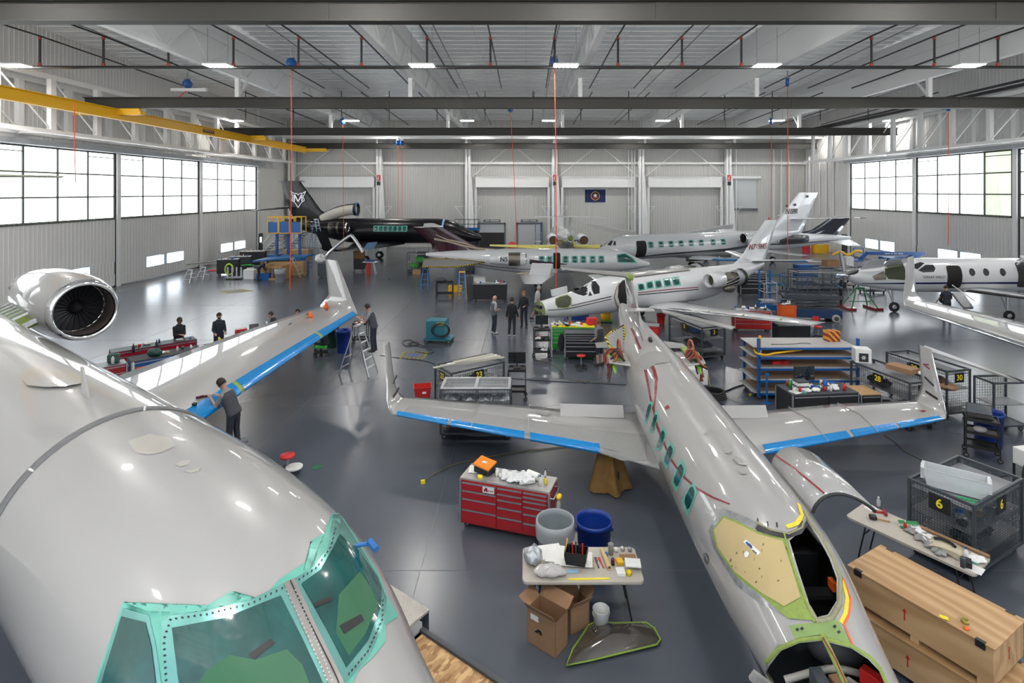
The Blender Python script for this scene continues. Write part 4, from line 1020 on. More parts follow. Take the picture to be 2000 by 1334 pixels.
# felt delta flap with hazard edge hanging off the tail cone
haz = stripes('hazard_tape', (0.75, 0.55, 0.02), (0.015, 0.015, 0.015), 0.09)
a_, b_, c_ = D(1218,636,17.0), D(1183,660,16.4), D(1221,689,15.9)
I_ = JBM.inverted(); tri = [I_ @ a_, I_ @ D(1192,650,16.8), I_ @ b_, I_ @ D(1190,676,16.1), I_ @ D(1204,685,15.95), I_ @ c_]
m = MB(); m.prism(tri, (0, 0, -0.03)); ff = obj('felt_covered_panel', m, felt, JB)
m = MB(); m.tube([p + V((0,0,0.01)) for p in tri], 0.035, 5, 0, True, True); obj('hazard_tape_edge', m, haz, ff)
# open upper cabin door on the port side
m = MB(); rs = []
for k in range(15):
    t = k/14; a = PI*0.50 - t*PI*0.52
    yy = 0.60 + 0.62*(1-math.cos(t*PI*0.5)) + t*0.22; zz = 2.30 + 0.42*math.sin(t*PI*0.62) - 0.36*t*t
    rs.append([V((-8.75, yy, zz)), V((-8.2, yy, zz+0.01)), V((-7.45, yy, zz)), V((-7.45, yy, zz-0.05)), V((-8.2, yy, zz-0.04)), V((-8.75, yy, zz-0.05))])
m.loft(rs, 0, True); dr = obj('upper_cabin_door', m, paint, JB)
m = MB(); m.tube([r[2] + V((0.01,0,-0.03)) for r in rs], 0.022, 6); obj('door_seal', m, black, dr)
m2 = MB(); vs = []
for k in range(13):
    u = k/12; ti = 2.2+2.6*u; i0 = int(ti); w0 = []
    for dt in (-.22, .22):
        q = min(13.9, max(0, ti+dt)); i = int(q); f = q-i; A, B = rs[i], rs[i+1]
        P0 = A[0].lerp(A[1], min(1, u*2)) if u < .5 else A[1].lerp(A[2], u*2-1); P1 = B[0].lerp(B[1], min(1, u*2)) if u < .5 else B[1].lerp(B[2], u*2-1)
        vs.append(P0.lerp(P1, f)+V((0,0,.012)))
m2.add(vs, [(2*i, 2*i+1, 2*i+3, 2*i+2) for i in range(12)], 0, True)
obj('door_stripe', m2, redstripe, dr)
# landing gear; the main leg is bagged in brown canvas
gear(JB, -5.6, 0, 1.1, 0.22); 
for y in (-1.5, 1.5):
    g_ = gear(JB, -12.3, y, 0.95, 0.28)
    m = MB(); r3 = random.Random(5); rs = []
    for k, (z, r) in enumerate(((0.03, .42), (0.12, .40), (0.35, .33), (0.6, .27), (0.8, .22), (0.88, .12))):
        rs.append([V((-12.3 + r*(1+0.22*math.sin(5*a+k*.3)+0.08*math.sin(11*a))*math.cos(a), y + r*(1+0.22*math.sin(5*a+1+k*.3))*math.sin(a), z)) for a in [2*PI*i/40 for i in range(40)]])
    m.loft(rs, 0, True); obj('canvas_bag', m, gold, g_)

# =================================================================== generic background jets
def jet(name_label, loc, rz, secs, wingp=None, fin=None, stab=None, body=paint, nac=None, wl=None):
    t = thing('business_jet' if 'turboprop' not in name_label else 'turboprop_airplane', name_label, 'airplane', loc, rz)
    mb = fuselage(secs, 0.2, 40); obj('fuselage', mb, body, t); r = {'t': t, 'mb': mb, 'wings': []}
    if wingp:
        for w in (wingp, star(wingp)):
            mw = wing(w); ow = obj('wing', mw, paint if body is not blackg else blackg, t); r['wings'].append((ow, mw))
            if wl: obj('winglet', wing(winglet(w[-1], *wl)), paint if body is not blackg else blackg, ow)
    if fin: mf = wing(fin); r['fin'] = obj('fin', mf, body, t); r['finmb'] = mf
    if stab:
        for w in (stab, star(stab)): r['stab'] = obj('tailplane', wing(w), body if body is blackg else paint, t)
    if nac:
        r['nac'] = []
        for s in (1, -1):
            r['nac'].append(nacelle(t, nac[0], s*nac[1], nac[2], nac[3], nac[4]))
            m = MB(); m.loft([foil((nac[0]-nac[4]*.3, s*0.3, nac[2]-0.05), nac[4]*.5, 0.7), foil((nac[0]-nac[4]*.3, s*(nac[1]-nac[3]*.9), nac[2]), nac[4]*.5, 0.7)], 0, True); obj('pylon', m, paint, t)
    return r
def film_windows(r, secs, ss, z0, z1, w, side, film=True, gl=tealglass, rd=0.75):
    for s in ss:
        if film: obj('window_masking_film', side_patch(secs, s-w*.85, s+w*.85, z0-0.05, z1+0.05, side, 0.006, 0.1), mint, r['t'])
        obj('cabin_window', side_patch(secs, s-w/2, s+w/2, z0, z1, side, 0.014, rd), gl, r['t'])
base_paint = paint; paint = mat('far_lit_white_paint', (0.66, 0.67, 0.685), 0.3, coat=1.0, var=0.01)  # cooler white for the far jets, lightened in place of their stronger light
nacelle.__defaults__ = tuple(paint if v is base_paint else v for v in nacelle.__defaults__)
jet.__defaults__ = tuple(paint if v is base_paint else v for v in jet.__defaults__)
# JET C: twin jet with its nose cone off, nose to the left, behind the near T-tail
secC = [(0, 1.36, .36, .36), (1.0, 1.40, .50, .49), (2.0, 1.47, .62, .60), (2.6, 1.56, .69, .70), (3.2, 1.66, .75, .82), (4.0, 1.70, .78, .87), (9.5, 1.7, .78, .87), (11.5, 1.82, .62, .74), (13.5, 2.15, .32, .45), (15.2, 2.4, .07, .14)]
fC = [((-11.9, 0, 2.2), 3.2, .5, (0,1,0)), ((-13.2, 0, 2.9), 2.3, .6, (0,1,0)), ((-15.3, 0, 4.95), 1.15, .6, (0,1,0))]
rC = jet('white twin jet without nose cone, N76 on its fin, nose to the left', (0.62, 24.5, 0), math.atan2(-.497, -.868), secC,
         [((-5.9, .5, .92), 2.7, .9), ((-6.2, 1.5, .98), 2.2, .8), ((-8.1, 7.5, 1.28), 1.0, .7)], fC, [((-14.0, .0, 2.62), 1.5, .7), ((-15.1, 2.7, 2.9), .75, .7)])
tC = rC['t']; CC = Cast([rC['mb']], tC)
def P_(cast, par, nm, pts, m_, off=0.006, rings=4, sub=4, label=None): return obj(nm, cast.patch(pts, off, rings, sub), m_, par, label)
def shrink(q, f=.7):
    c = (sum(p[0] for p in q)/len(q), sum(p[1] for p in q)/len(q))
    a = [(c[0]+(p[0]-c[0])*f, c[1]+(p[1]-c[1])*f) for p in q]; r8 = []
    for i in range(len(a)):
        u, v = a[i], a[(i+1) % len(a)]; r8 += [(u[0]*.8+v[0]*.2, u[1]*.8+v[1]*.2), (u[0]*.2+v[0]*.8, u[1]*.2+v[1]*.8)]
    return r8
P_(CC, tC, 'cockpit_window', [(1112,568),(1129,550),(1148,551),(1147,575),(1140,578),(1129,575)], glass)
P_(CC, tC, 'cockpit_window', [(1154,550),(1163,549),(1171,560),(1171,573),(1160,575),(1156,566)], glass)
P_(CC, tC, 'cockpit_window', [(1152,569),(1157,577),(1149,578)], glass, rings=2)
P_(CC, tC, 'cockpit_window', [(1108,567),(1113,561),(1122,552),(1127,549),(1118,557)], glass, rings=2)
for q in ([(1245,554),(1257,553),(1260,566),(1247,569)], [(1261,551),(1275,548),(1277,563),(1263,565)], [(1277,548),(1291,546),(1294,561),(1281,564)], [(1294,545),(1308,543),(1312,559),(1298,561)], [(1311,542),(1326,540),(1330,557),(1315,559)]):
    P_(CC, tC, 'window_masking_film', q, mint, 0.006); P_(CC, tC, 'cabin_window', shrink(q, .72), tealglass, 0.014, sub=2)
obj('maroon_stripe', CC.line([(1116,597),(1155,588),(1194,579)], 0.04, 0.006), maroon, tC); obj('maroon_stripe', CC.line([(1246,572),(1300,566),(1364,561)], 0.04, 0.006), redstripe, tC)
obj('dark_stripe', CC.line([(1070,606),(1110,603),(1155,593),(1194,584)], 0.035, 0.006), black, tC); obj('dark_stripe', CC.line([(1246,576),(1300,571),(1364,565)], 0.045, 0.006), black, tC)
P_(CC, tC, 'baggage_bay', [(1085,584),(1095,580),(1108,577),(1115,582),(1115,594),(1108,600),(1090,600),(1086,594)], mat('dark_olive_bay', (0.05,0.06,0.03), .7, var=.5, scale=12), 0.008)
obj('bay_edge', CC.rim([(1085,584),(1095,579),(1108,576),(1116,582),(1117,594),(1109,601),(1090,601),(1085,594)], 0.02), primer, tC)
m = MB(); I_ = Matrix.Translation(tC.location) @ tC.rotation_euler.to_matrix().to_4x4(); I_ = I_.inverted()
q = [I_ @ D(x, y, Y) for x, y, Y in ((1079,579,25.0), (1109,573,25.7), (1108,559,25.6), (1077,567,24.9))]
m.prism(q, (0.02, -0.05, 0.01)); obj('baggage_bay_door', m, paint, tC)
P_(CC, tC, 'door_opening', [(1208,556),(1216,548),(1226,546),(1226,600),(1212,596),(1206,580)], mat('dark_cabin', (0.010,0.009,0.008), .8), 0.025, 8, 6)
obj('door_frame', CC.rim([(1209,553),(1203,566),(1200,580),(1203,592),(1209,603)], 0.045, closed=False), mat('tan_door_edge', (.32,.25,.19), .7, var=.3), tC)
m = MB(); q = [I_ @ D(x, y, Y) for x, y, Y in ((1207,603,26.0), (1222,604,26.2), (1226,628,25.6), (1213,634,25.4))]; m.prism(q, (0, 0.05, 0.03)); obj('air_stair_door', m, MATS['tan_door_edge'], tC)
m = MB(); m.box(I_ @ D(1212, 603, 25.8), (.16,.05,.12)); obj('orange_flag', m, orange, tC)
# bulkhead of the missing nose cone
m = MB(); Mx = Matrix.Translation((0.02, 0, 1.36)) @ Matrix.Rotation(PI/2, 4, 'Y'); m.lathe([(0.36, -.05), (0.37, 0.0), (0.33, 0.01), (0.32, -.06), (0.001, -.08)], 32, 0, Mx); bh = obj('nose_bulkhead', m, primer, tC)
for a in (0, PI/2): m = MB(); m.bar((0.06, -0.33*math.cos(a), 1.36-0.33*math.sin(a)), (0.06, 0.33*math.cos(a), 1.36+0.33*math.sin(a)), 0.05); obj('bulkhead_spar', m, primer, bh)
for k, (y, z) in enumerate(((.15,.15), (-.16,.14), (.15,-.16), (-.14,-.15))): m = MB(); m.box((0.1, y, 1.36+z), (.14,.14,.13), 0, .3*k); obj('radar_unit', m, (black, dsteel, engmet, black)[k], bh)
# fin lettering
fm_ = frame(V((-14.35, 0.13, 3.62)), (-1, 0, 0.0), (0, 1, 0.0)); txt('N769MS', 0.44, redstripe, frame(V((-14.55, 0.10, 3.45)), (-1, 0, 0.0), (0, 1, 0.0)), rC['fin'], 'registration_letters', shear=0.25, bold=0.02)
m = MB(); m.cyl((-15.7, 0, 4.98), (-15.7, 0, 5.08), .05); obj('beacon', m, redp, tC)
obj('deicing_boot', le_strip(((-14.0, .0, 2.62), 1.5, .7), ((-15.1, 2.7, 2.9), .75, .7), .05, 1, MB(), a=7, b=12, off=.006), mat('grey_boot', (.09,.085,.08), .5), tC)
# engine: short cowl with exposed core behind it
for s in (1, -1):
    x0, y, z, r = -9.1, s*1.42, 2.12, .36
    Mx = Matrix.Translation((x0, y, z)) @ Matrix.Rotation(PI/2, 4, 'Y')
    m = MB(); m.lathe([(r*.82,-.3), (r*.84,0), (r*.98,-.02), (r*1.08,-.3), (r*1.16,-.85), (r*1.0,-.86), (.05,-.87)], 28, 0, Mx); cw_ = obj('intake_cowl', m, paint, tC)
    m = MB(); m.lathe([(.001,-.28), (r*.83,-.3)], 24, 0, Mx); obj('intake_blank', m, mat('dark_olive_bay', (0.05,0.06,0.03)), cw_)
    m = MB(); m.tube([Mx @ V((r*.92*math.cos(a), r*.92*math.sin(a), .02)) for a in [2*PI*i/24 for i in range(24)]], .03, 6, 0, False, True); obj('intake_ring', m, alu, cw_)
    m = MB(); m.lathe([(.1,-.86), (.30,-.9), (.34,-1.1), (.27,-1.15), (.31,-1.5), (.24,-1.6), (.26,-1.9)], 24, 0, Mx); core = obj('engine_core', m, engmet, tC)
    m = MB(); m.lathe([(.3,-1.9), (.40,-1.92), (.42,-2.15), (.36,-2.3)], 28, 0, Mx); obj('turbine_case', m, steel, core)
    m = MB(); m.lathe([(.34,-2.3), (.46,-2.34), (.46,-2.4), (.15,-2.42)], 28, 0, Mx); obj('exhaust_flange', m, black, core)
    m = MB(); m.lathe([(.26,-2.42), (.12,-2.9), (.03,-3.0)], 20, 0, Mx); obj('exhaust_cone', m, primer, core)
    r4 = random.Random(11)
    for k in range(12):
        a = r4.uniform(0, 6.28); m = MB(); pts = [Mx @ V((.34*math.cos(a+i*.25), .34*math.sin(a+i*.25), -.95-i*.28)) for i in range(5)]; poly_tube(m, pts, .022, 5); obj('engine_pipe', m, engmet if k % 2 else alu, core)
    m = MB(); m.ball((x0-1.5, y, z-.5), (.45,.22,.24)); obj('accessory_gearbox', m, engmet, core)
    m = MB(); m.loft([foil((x0-.7, s*.5, 2.0), 1.6, .8), foil((x0-.7, s*1.15, 2.1), 1.6, .8)], 0, True); obj('pylon', m, paint, tC)
ow, mw = rC['wings'][0]
obj('bare_leading_edge', le_strip(((-6.2, 1.5, .98), 2.2, .8), ((-8.1, 7.5, 1.28), 1.0, .7), 0, 1, MB(), a=6, b=13, off=.006), alu, ow)
for t in (.3, .55, .8): f0 = lerp_foil(((-6.2, 1.5, .98), 2.2, .8), ((-8.1, 7.5, 1.28), 1.0, .7), t); m = MB(); m.bar(f0[0]+V((.02,0,-.03)), f0[0]+V((-.25,0,.09)), .05, .03); obj('wing_bracket', m, primer, ow)
for x, y in ((-1.6, 0), (-7.2, 1.6), (-7.2, -1.6)): gear(tC, x, y, 1.05, .22)

# JET D: maroon tailed jet, nose right
secD = [(0, 1.45, .02, .02), (.5, 1.48, .28, .25), (1.2, 1.58, .5, .48), (1.9, 1.7, .68, .7), (2.6, 1.74, .8, .82), (9, 1.74, .85, .85), (11.5, 1.85, .6, .68), (13.8, 2.05, .36, .42), (15.9, 2.2, .05, .1)]
rD = jet('white jet with dark maroon fin, tan swooshes and N5 on its engine', (8.8, 39.2, 0), 0.02, secD,
         [((-6.6, .5, 1.0), 2.8, .9), ((-8.0, 6.6, 1.2), 1.1, .7)], None, None, nac=(-8.8, 1.45, 2.02, .42, 2.5))
tD = rD['t']; CD = Cast([rD['mb']], tD)
fD = wing([((-11.0, 0, 2.3), 4.4, .4, (0,1,0)), ((-12.6, 0, 2.9), 2.9, .5, (0,1,0)), ((-14.8, 0, 4.15), 2.1, .6, (0,1,0))]); ofD = obj('fin', fD, maroon, tD, 'dark maroon fin')
def swoosh(pts, y): 
    m = MB(); vs = []
    for (x, z, w) in pts: vs += [(x, y, z+w/2), (x, y, z-w/2)]
    m.add(vs, [(2*i, 2*i+1, 2*i+3, 2*i+2) for i in range(len(pts)-1)]); return m
tanp = mat('tan_stripe', (.42,.34,.24), .3, coat=.6)
for pts in ([(-10.9,2.55,.03),(-12.2,2.62,.12),(-13.2,2.8,.12),(-14.3,3.1,.10),(-15.3,3.3,.16)], [(-12.4,2.75,.02),(-13.2,3.0,.12),(-14.4,3.25,.10),(-15.2,3.6,.06)]):
    obj('tan_swoosh', swoosh(pts, -.14), tanp, ofD)
obj('tailplane', wing([((-14.7, 0, 4.15), 1.4, .7), ((-15.6, 2.2, 4.25), .8, .7)]), paint, tD); obj('tailplane', wing(star([((-14.7, 0, 4.15), 1.4, .7), ((-15.6, 2.2, 4.25), .8, .7)])), paint, tD)
film_windows(rD, secD, [3.6, 4.2, 4.85, 5.45, 6.1, 7.2, 7.75], 1.72, 2.1, .26, -1)
obj('door_opening', side_patch(secD, 6.45, 6.95, 1.25, 2.35, -1, .012, .1), MATS['dark_cabin'], tD)
P_(CD, tD, 'windshield', [(1206,499),(1220,496),(1232,503),(1241,512),(1208,511)], tealglass, .012)
P_(CD, tD, 'windshield_film', [(1204,497),(1221,494),(1236,503),(1245,514),(1206,513)], mint, .006)
obj('maroon_band', side_band(secD, [(6.0,1.55,1.6),(7.6,1.6,1.78),(8.6,1.6,1.95)], -1, .009), maroon, tD)
obj('maroon_line', side_band(secD, [(7.0,1.22,1.25),(9.0,1.2,1.24),(11,1.35,1.4),(14.5,1.95,2.0)], -1, .007), maroon, tD)
txt('N5', .42, black, frame(V((-10.35, -1.45-.46, 2.05)), (1,0,0), (0,-1,0)), rD['nac'][1], 'registration_letters', bold=.02)
m = MB(); m.lathe([(.44,0),(.46,-.05),(.46,-.75),(.44,-.8)], 28, 0, Matrix.Translation((-9.25,-1.45,2.02)) @ Matrix.Rotation(PI/2,4,'Y')); obj('open_cowl_core', m, engmet, tD)
m = MB(); tri = [V((-16.0,-.3,1.9)), V((-13.7,-.3,1.9)), V((-11.7,-1.1,1.75)), V((-13.5,-1.5,1.5)), V((-15.9,-1.5,1.5))]; 
m.prism(tri, (0,0,-.03)); pf = obj('felt_covered_panel', m, felt, tD); m = MB(); m.tube([p+V((0,0,.01)) for p in tri], .045, 5, 0, True, True); obj('hazard_tape_edge', m, haz, pf)
m = MB(); q = [(-9.3,-6.2,1.25),(-8.0,-6.2,1.3),(-8.2,-5.5,2.0),(-9.6,-5.5,1.9)]; m.prism([(-8.7,-3.2,1.2),(-7.4,-3.6,1.2),(-7.2,-3.9,2.0),(-8.5,-3.5,2.0)], (0,.03,.02)); obj('raised_spoiler', m, paint, tD)
m = MB(); m.tube([(-9.5,-3.0,1.25),(-7.6,-2.6,1.28),(-6.9,-2.7,1.25)], .05, 6); obj('tan_seal', m, tanp, tD)
for x, y in ((-2.2, 0), (-8.0, 1.3), (-8.0, -1.3)): gear(tD, x, y, 1.0, .24)

# JET E: black trijet
secE = [(0, 2.25, .02, .02), (.6, 2.3, .42, .38), (1.5, 2.5, .75, .7), (2.5, 2.75, 1.0, 1.0), (3.5, 2.88, 1.12, 1.14), (5, 2.9, 1.17, 1.18), (12, 2.9, 1.17, 1.18), (15, 3.15, .85, .9), (17.5, 3.5, .5, .55), (19.4, 3.7, .12, .2)]
rE = jet('black trijet with a silver emblem on its fin, standing far left before the back wall', (-4.2, 52.0, 0), -0.06, secE,
         [((-7.2, .7, 1.75), 5.0, .8), ((-8.2, 4.5, 1.75), 3.0, .7), ((-9.8, 9.3, 1.95), 1.3, .7)],
         [((-14.2, 0, 3.9), 4.0, .6, (0,1,0)), ((-15.6, 0, 4.9), 3.1, .6, (0,1,0)), ((-17.6, 0, 7.6), 1.9, .6, (0,1,0))], [((-18.0, .0, 5.1), 2.0, .7), ((-19.9, 3.6, 4.9), 1.0, .7)], body=blackg, nac=(-12.2, 1.85, 3.3, .52, 3.4), wl=(1.6, 1.0, .3))
tE = rE['t']; CE = Cast([rE['mb']], tE)
film_windows(rE, secE, [7.1, 7.55, 8.0, 8.45, 8.9, 9.35, 9.8], 2.95, 3.4, .3, -1)
for o in rE['nac']: o.data.materials[0] = blackg
m = MB(); m.tube([(-12.0,0,4.9)] + [(-12.3,0,4.85)], [.62,.60], 28); fE = m
Mx = Matrix.Translation((-12.0, 0, 4.95)) @ Matrix.Rotation(PI/2, 4, 'Y')
m = MB(); m.lathe([(.50,-.25), (.50,0), (.56,.03), (.62,0), (.62,-.25)], 28, 0, Mx); ring_ = obj('centre_intake_ring', m, black, tE)
m = MB(); m.lathe([(.63,-.02), (.66,.02), (.58,.05)], 28, 0, Mx); obj('blue_intake_band', m, lblue, ring_)
m = MB(); r_ = []
for k in range(13): t = k/12; r_.append((-12.2-3.2*t, 0, 4.9-1.0*t*t))
m.tube(r_, [.50*(1+.03*(k % 2)) for k in range(13)], 20); obj('ribbed_air_duct', m, mat('ribbed_white_duct', (.50,.48,.42), .6), tE)
m = MB(); m.tube([(p[0], -.1, p[2]+.52) for p in r_], .07, 6); obj('duct_rail', m, black, tE)
m = MB(); m.lathe([(.53,-.7), (.55,-.8), (.55,-1.7), (.53,-1.8)], 24, 0, Matrix.Translation((-12.2,-1.85,3.3)) @ Matrix.Rotation(PI/2,4,'Y')); obj('open_engine_section', m, engmet, tE)
P_(CE, tE, 'windshield', [(896,436),(903,432),(911,440),(913,443),(897,443)], tealglass, .012)
obj('blue_tape_ring', (lambda mm: mm.loft([fus_ring([q_[0]+d_, q_[1], q_[2]+.012, q_[3]+.012], 40) for q_, d_ in ((lerp_secs(secE, 3.55), -.09), (lerp_secs(secE, 3.55), .09))], 0, False))(MB()), mat('pale_blue_tape', (.22,.40,.65), .5), tE)
# fin emblem: angular winged head with an M
sil = mat('silver_vinyl', (.62,.62,.64), .35, .3)
e0 = frame(V((-17.75, -.17, 5.95)), (1,0,0), (0,-1,0)); em = thing('x','x y z w','x') if 0 else None
m = MB()
def z2(pts, w=.07):
    for a, b in zip(pts[:-1], pts[1:]): m.bar((a[0], a[1], 0), (b[0], b[1], 0), w, .01)
for s in (1, -1):
    z2([(s*.75,.72),(s*.42,.52),(s*.12,.5),(0,.36)]); z2([(s*.75,.72),(s*.5,.2),(s*.62,-.15),(s*.3,-.38),(0,-.85)]); z2([(s*.42,.05),(s*.40,-.3)], .09); z2([(s*.38,.42),(s*.36,-.22)], .12); z2([(s*.36,.40),(0,-.28)], .13)
o = obj('fin_emblem', m, sil, rE['fin']); o.matrix_local = e0
m = MB(); m.bb(-18.0+.0, -16.9+.0, -.5, .5, 7.55, 7.6); 
obj('fin_cap', wing([((-17.2,-.18,7.62), 2.6, .4), ((-17.2,.18,7.62), 2.6, .4)]), blackg, tE)
wlE = [c for c in kids(tE) if c.name.startswith('winglet')]
if wlE: obj('red_winglet_edge', le_strip(winglet(star([((-9.8, 9.3, 1.95), 1.3, .7)])[0], 1.6, 1.0, .3)[3], winglet(star([((-9.8, 9.3, 1.95), 1.3, .7)])[0], 1.6, 1.0, .3)[4], 0, 1, MB(), a=5, b=14, off=.02), redp, wlE[-1])
for t0, t1, mt, nm in ((.25, .5, mat('pale_blue_tape', (.22,.40,.65)), 'raised_slat'),):
    a, b = ((-8.2, -4.5, 1.75), 3.0), ((-9.8, -9.3, 1.95), 1.3); m = MB(); 
    q0 = V(a[0]).lerp(V(b[0]), t0)+V((.1,0,0)); q1 = V(a[0]).lerp(V(b[0]), t1)+V((.1,0,0)); m.prism([q0, q1, q1+V((.35,0,.55)), q0+V((.35,0,.55))], (.03,0,0)); obj(nm, m, mt, tE)
for x, y in ((-3.5, 0), (-10.5, 2.0), (-10.5, -2.0)): gear(tE, x, y, 1.9, .36, twin=True)

# JET F: white jet with N1PR on its fin
secF = [(0, 1.75, .35, .32), (.6, 1.85, .5, .48), (1.2, 2.02, .68, .68), (2.0, 2.2, .86, .9), (3.0, 2.25, .95, .97), (13, 2.25, .97, .98), (16, 2.45, .72, .78), (19, 2.8, .35, .42), (21, 3.0, .06, .12)]
rF = jet('long white jet with grey belly stripe and N1PR on its tall fin', (5.2, 42.2, 0), math.atan2(-.37, -.93), secF,
         [((-8.0, .6, 1.2), 3.6, .9), ((-8.9, 2.2, 1.25), 2.9, .8), ((-12.2, 9.2, 1.75), 1.1, .7)],
         [((-16.5, 0, 2.8), 4.8, .5, (0,1,0)), ((-18.3, 0, 3.9), 3.6, .6, (0,1,0)), ((-21.0, 0, 6.55), 2.4, .6, (0,1,0))], [((-19.8, .0, 4.15), 1.9, .7), ((-21.8, 3.3, 4.35), 1.0, .7)], nac=(-13.0, 1.65, 2.75, .5, 2.6))
tF = rF['t']; CF_ = Cast([rF['mb']], tF)
film_windows(rF, secF, [4.5, 5.45, 6.4, 7.35, 8.35, 9.35, 10.55, 11.6], 2.28, 2.66, .30, 1)
obj('door_opening', side_patch(secF, 3.2, 4.1, 1.5, 2.8, 1, .012, .15), MATS['dark_cabin'], tF)
for q in ([(1171,475),(1184,468),(1190,469),(1180,480),(1171,480)], [(1186,478),(1193,470),(1198,470),(1193,480)], [(1197,478),(1200,471),(1203,472),(1202,480)]): P_(CF_, tF, 'windshield', q, glass, .008, 3, 3)
obj('grey_stripe', side_band(secF, [(2.0,1.42,1.45),(6,1.60,1.74),(12,1.7,1.9),(16,2.0,2.3)], 1, .008), mat('charcoal_stripe', (.05,.05,.055), .3, coat=.5), tF)
obj('grey_stripe', side_band(secF, [(4.0,1.42,1.45),(8,1.5,1.55),(16,1.8,1.86)], 1, .008), MATS['charcoal_stripe'], tF)
txt('N1PR', .62, black, frame(V((-19.9, .20, 4.85)), (-1,0,0), (0,1,0)), rF['fin'], 'registration_letters', shear=.3, bold=.03)
for x, z in ((-21.9, 6.2), (-20.4, 5.45), (-19.4, 5.35)): m = MB(); m.cyl((x,.16,z), (x,.2,z), .12); obj('black_port', m, black, rF['fin'])
ow, mw = rF['wings'][0]
obj('wrapped_leading_edge', le_strip(((-8.9, 2.2, 1.25), 2.9, .8), ((-12.2, 9.2, 1.75), 1.1, .7), .05, .95, MB(), a=5, b=14, off=.015), tape, ow)
m = MB(); m.bb(-.5, -.02, -.28, .28, 1.5, 1.95); obj('radar_rack', m, engmet, tF)
m = MB(); m.lathe([(.01,.0),(.2,-.25),(.38,-.7),(.36,-.7)], 20, 0, Matrix.Translation((.5,.9,2.0)) @ Matrix.Rotation(PI/2.4,4,'Y')); obj('open_radome', m, paint, tF)
m = MB(); m.bb(-12.5, -8.0, .75, .86, 1.0, 1.35); obj('open_belly_bay', m, MATS['dark_olive_bay'], tF)
for x, y in ((-2.0, 0), (-10.5, 1.7), (-10.5, -1.7)): gear(tF, x, y, 1.4, .28, twin=True)
# flap/slat panels raised above jet F, grey wings of the aircraft behind it
for nm, pts, Y in (('first', [(1142,438),(1160,444),(1195,455),(1240,462),(1240,452),(1200,447),(1170,440),(1145,437)], 52), ('second', [(1330,456),(1375,448),(1410,442),(1432,438),(1432,446),(1380,456),(1345,460)], 52)):
    m = MB(); m.prism([D(x, y, Y) for x, y in pts], (0, .5, .02)); tag(obj('spare_flap', m, paintg), 'long grey flap raised above the far side of the N1PR jet, %s from the left' % nm, 'wing panel')

# JET G: white jet seen from behind
secG = [(0, 1.9, .02, .02), (1, 2.0, .6, .6), (2.5, 2.2, .95, .98), (10, 2.25, .97, 1.0), (12.5, 2.6, .55, .65), (14.6, 2.7, .3, .35)]
rG = jet('white jet seen from behind with a wide T tail, brown engine covers and yellow wings', (3.45, 61.0, 0), PI/2+.02, secG,
         [((-7.3, .8, 1.35), 3.6, .8), ((-9.8, 7.0, 1.7), 1.3, .7)], [((-11.8, 0, 2.7), 2.8, .5, (0,1,0)), ((-13.6, 0, 4.45), 1.8, .6, (0,1,0))], [((-13.5, 0, 4.5), 1.6, .7), ((-14.6, 3.1, 4.5), .9, .7)], nac=(-9.9, 1.35, 2.4, .48, 3.0))
for ow, mw in rG['wings']: ow.data.materials[0] = yprimer; ow['label'] = 'wing in yellow green primer'
for s in (1, -1):
    m = MB(); m.cyl((-12.85, s*1.35, 2.4), (-12.95, s*1.35, 2.4), .33); obj('engine_cover', m, mat('brown_cover', (.16,.08,.035), .8), rG['t'])
    m = MB(); m.tube([(-12.9, s*1.35+.35*math.cos(a), 2.4+.35*math.sin(a)) for a in [2*PI*i/20 for i in range(20)]], .035, 6, 0, False, True); obj('blue_rim', m, lblue, rG['t'])
m = MB(); m.cyl((-14.55,0,2.7), (-14.75,0,2.72), .26, .18); obj('tail_bulkhead', m, primer, rG['t'])
for x, y in ((-2.5, 0), (-9.0, 1.6), (-9.0, -1.6)): gear(rG['t'], x, y, 1.5, .28)

# JET I: white jet with navy T-tail and dark nacelle, far right
secI = [(0, 1.5, .02, .02), (1, 1.6, .5, .5), (2.2, 1.85, .82, .85), (9, 1.9, .86, .86), (11.5, 2.0, .62, .66), (14, 2.15, .34, .40), (16.2, 2.2, .1, .15)]
rI = jet('white jet with a navy T tail and black stripes, parked far right', (14.9, 52.5, 0), PI+.02, secI,
         [((-6.2, .5, 1.05), 2.8, .9), ((-7.6, 6.6, 1.3), 1.1, .7)], None, None, nac=(-8.4, 1.4, 2.25, .42, 2.9))
tI = rI['t']; fI = obj('fin', wing([((-10.2, 0, 2.4), 4.6, .35, (0,1,0)), ((-12.4, 0, 2.95), 2.9, .5, (0,1,0)), ((-14.2, 0, 4.1), 2.0, .6, (0,1,0))]), mat('navy_gloss_paint', (.008,.012,.03), .15, coat=1), tI, 'dark navy fin')
for w in ([((-14.3, 0, 4.12), 1.9, .7), ((-15.6, 2.3, 4.2), .8, .7)],): obj('tailplane', wing(w), MATS['navy_gloss_paint'], tI); obj('tailplane', wing(star(w)), paint, tI)
obj('dark_stripe', side_band(secI, [(2,1.55,1.62),(7,1.55,1.72),(11,1.7,1.8),(15,2.0,2.05)], 1, .008), MATS['charcoal_stripe'], tI)
obj('dark_stripe', side_band(secI, [(2,1.85,1.95),(8,1.95,2.25),(11,2.1,2.3)], 1, .008), MATS['charcoal_stripe'], tI)
rI['nac'][0].data.materials[0] = MATS['charcoal_stripe']
m = MB(); m.prism([(-13.9,.2,1.9), (-16.0,.2,2.05), (-16.4,1.3,1.55), (-15.2,1.3,1.55)], (0,0,.03)); obj('ventral_fin', m, paint, tI)
for x, y in ((-2.2, 0), (-8.0, 1.3), (-8.0, -1.3)): gear(tI, x, y, 1.1, .3)

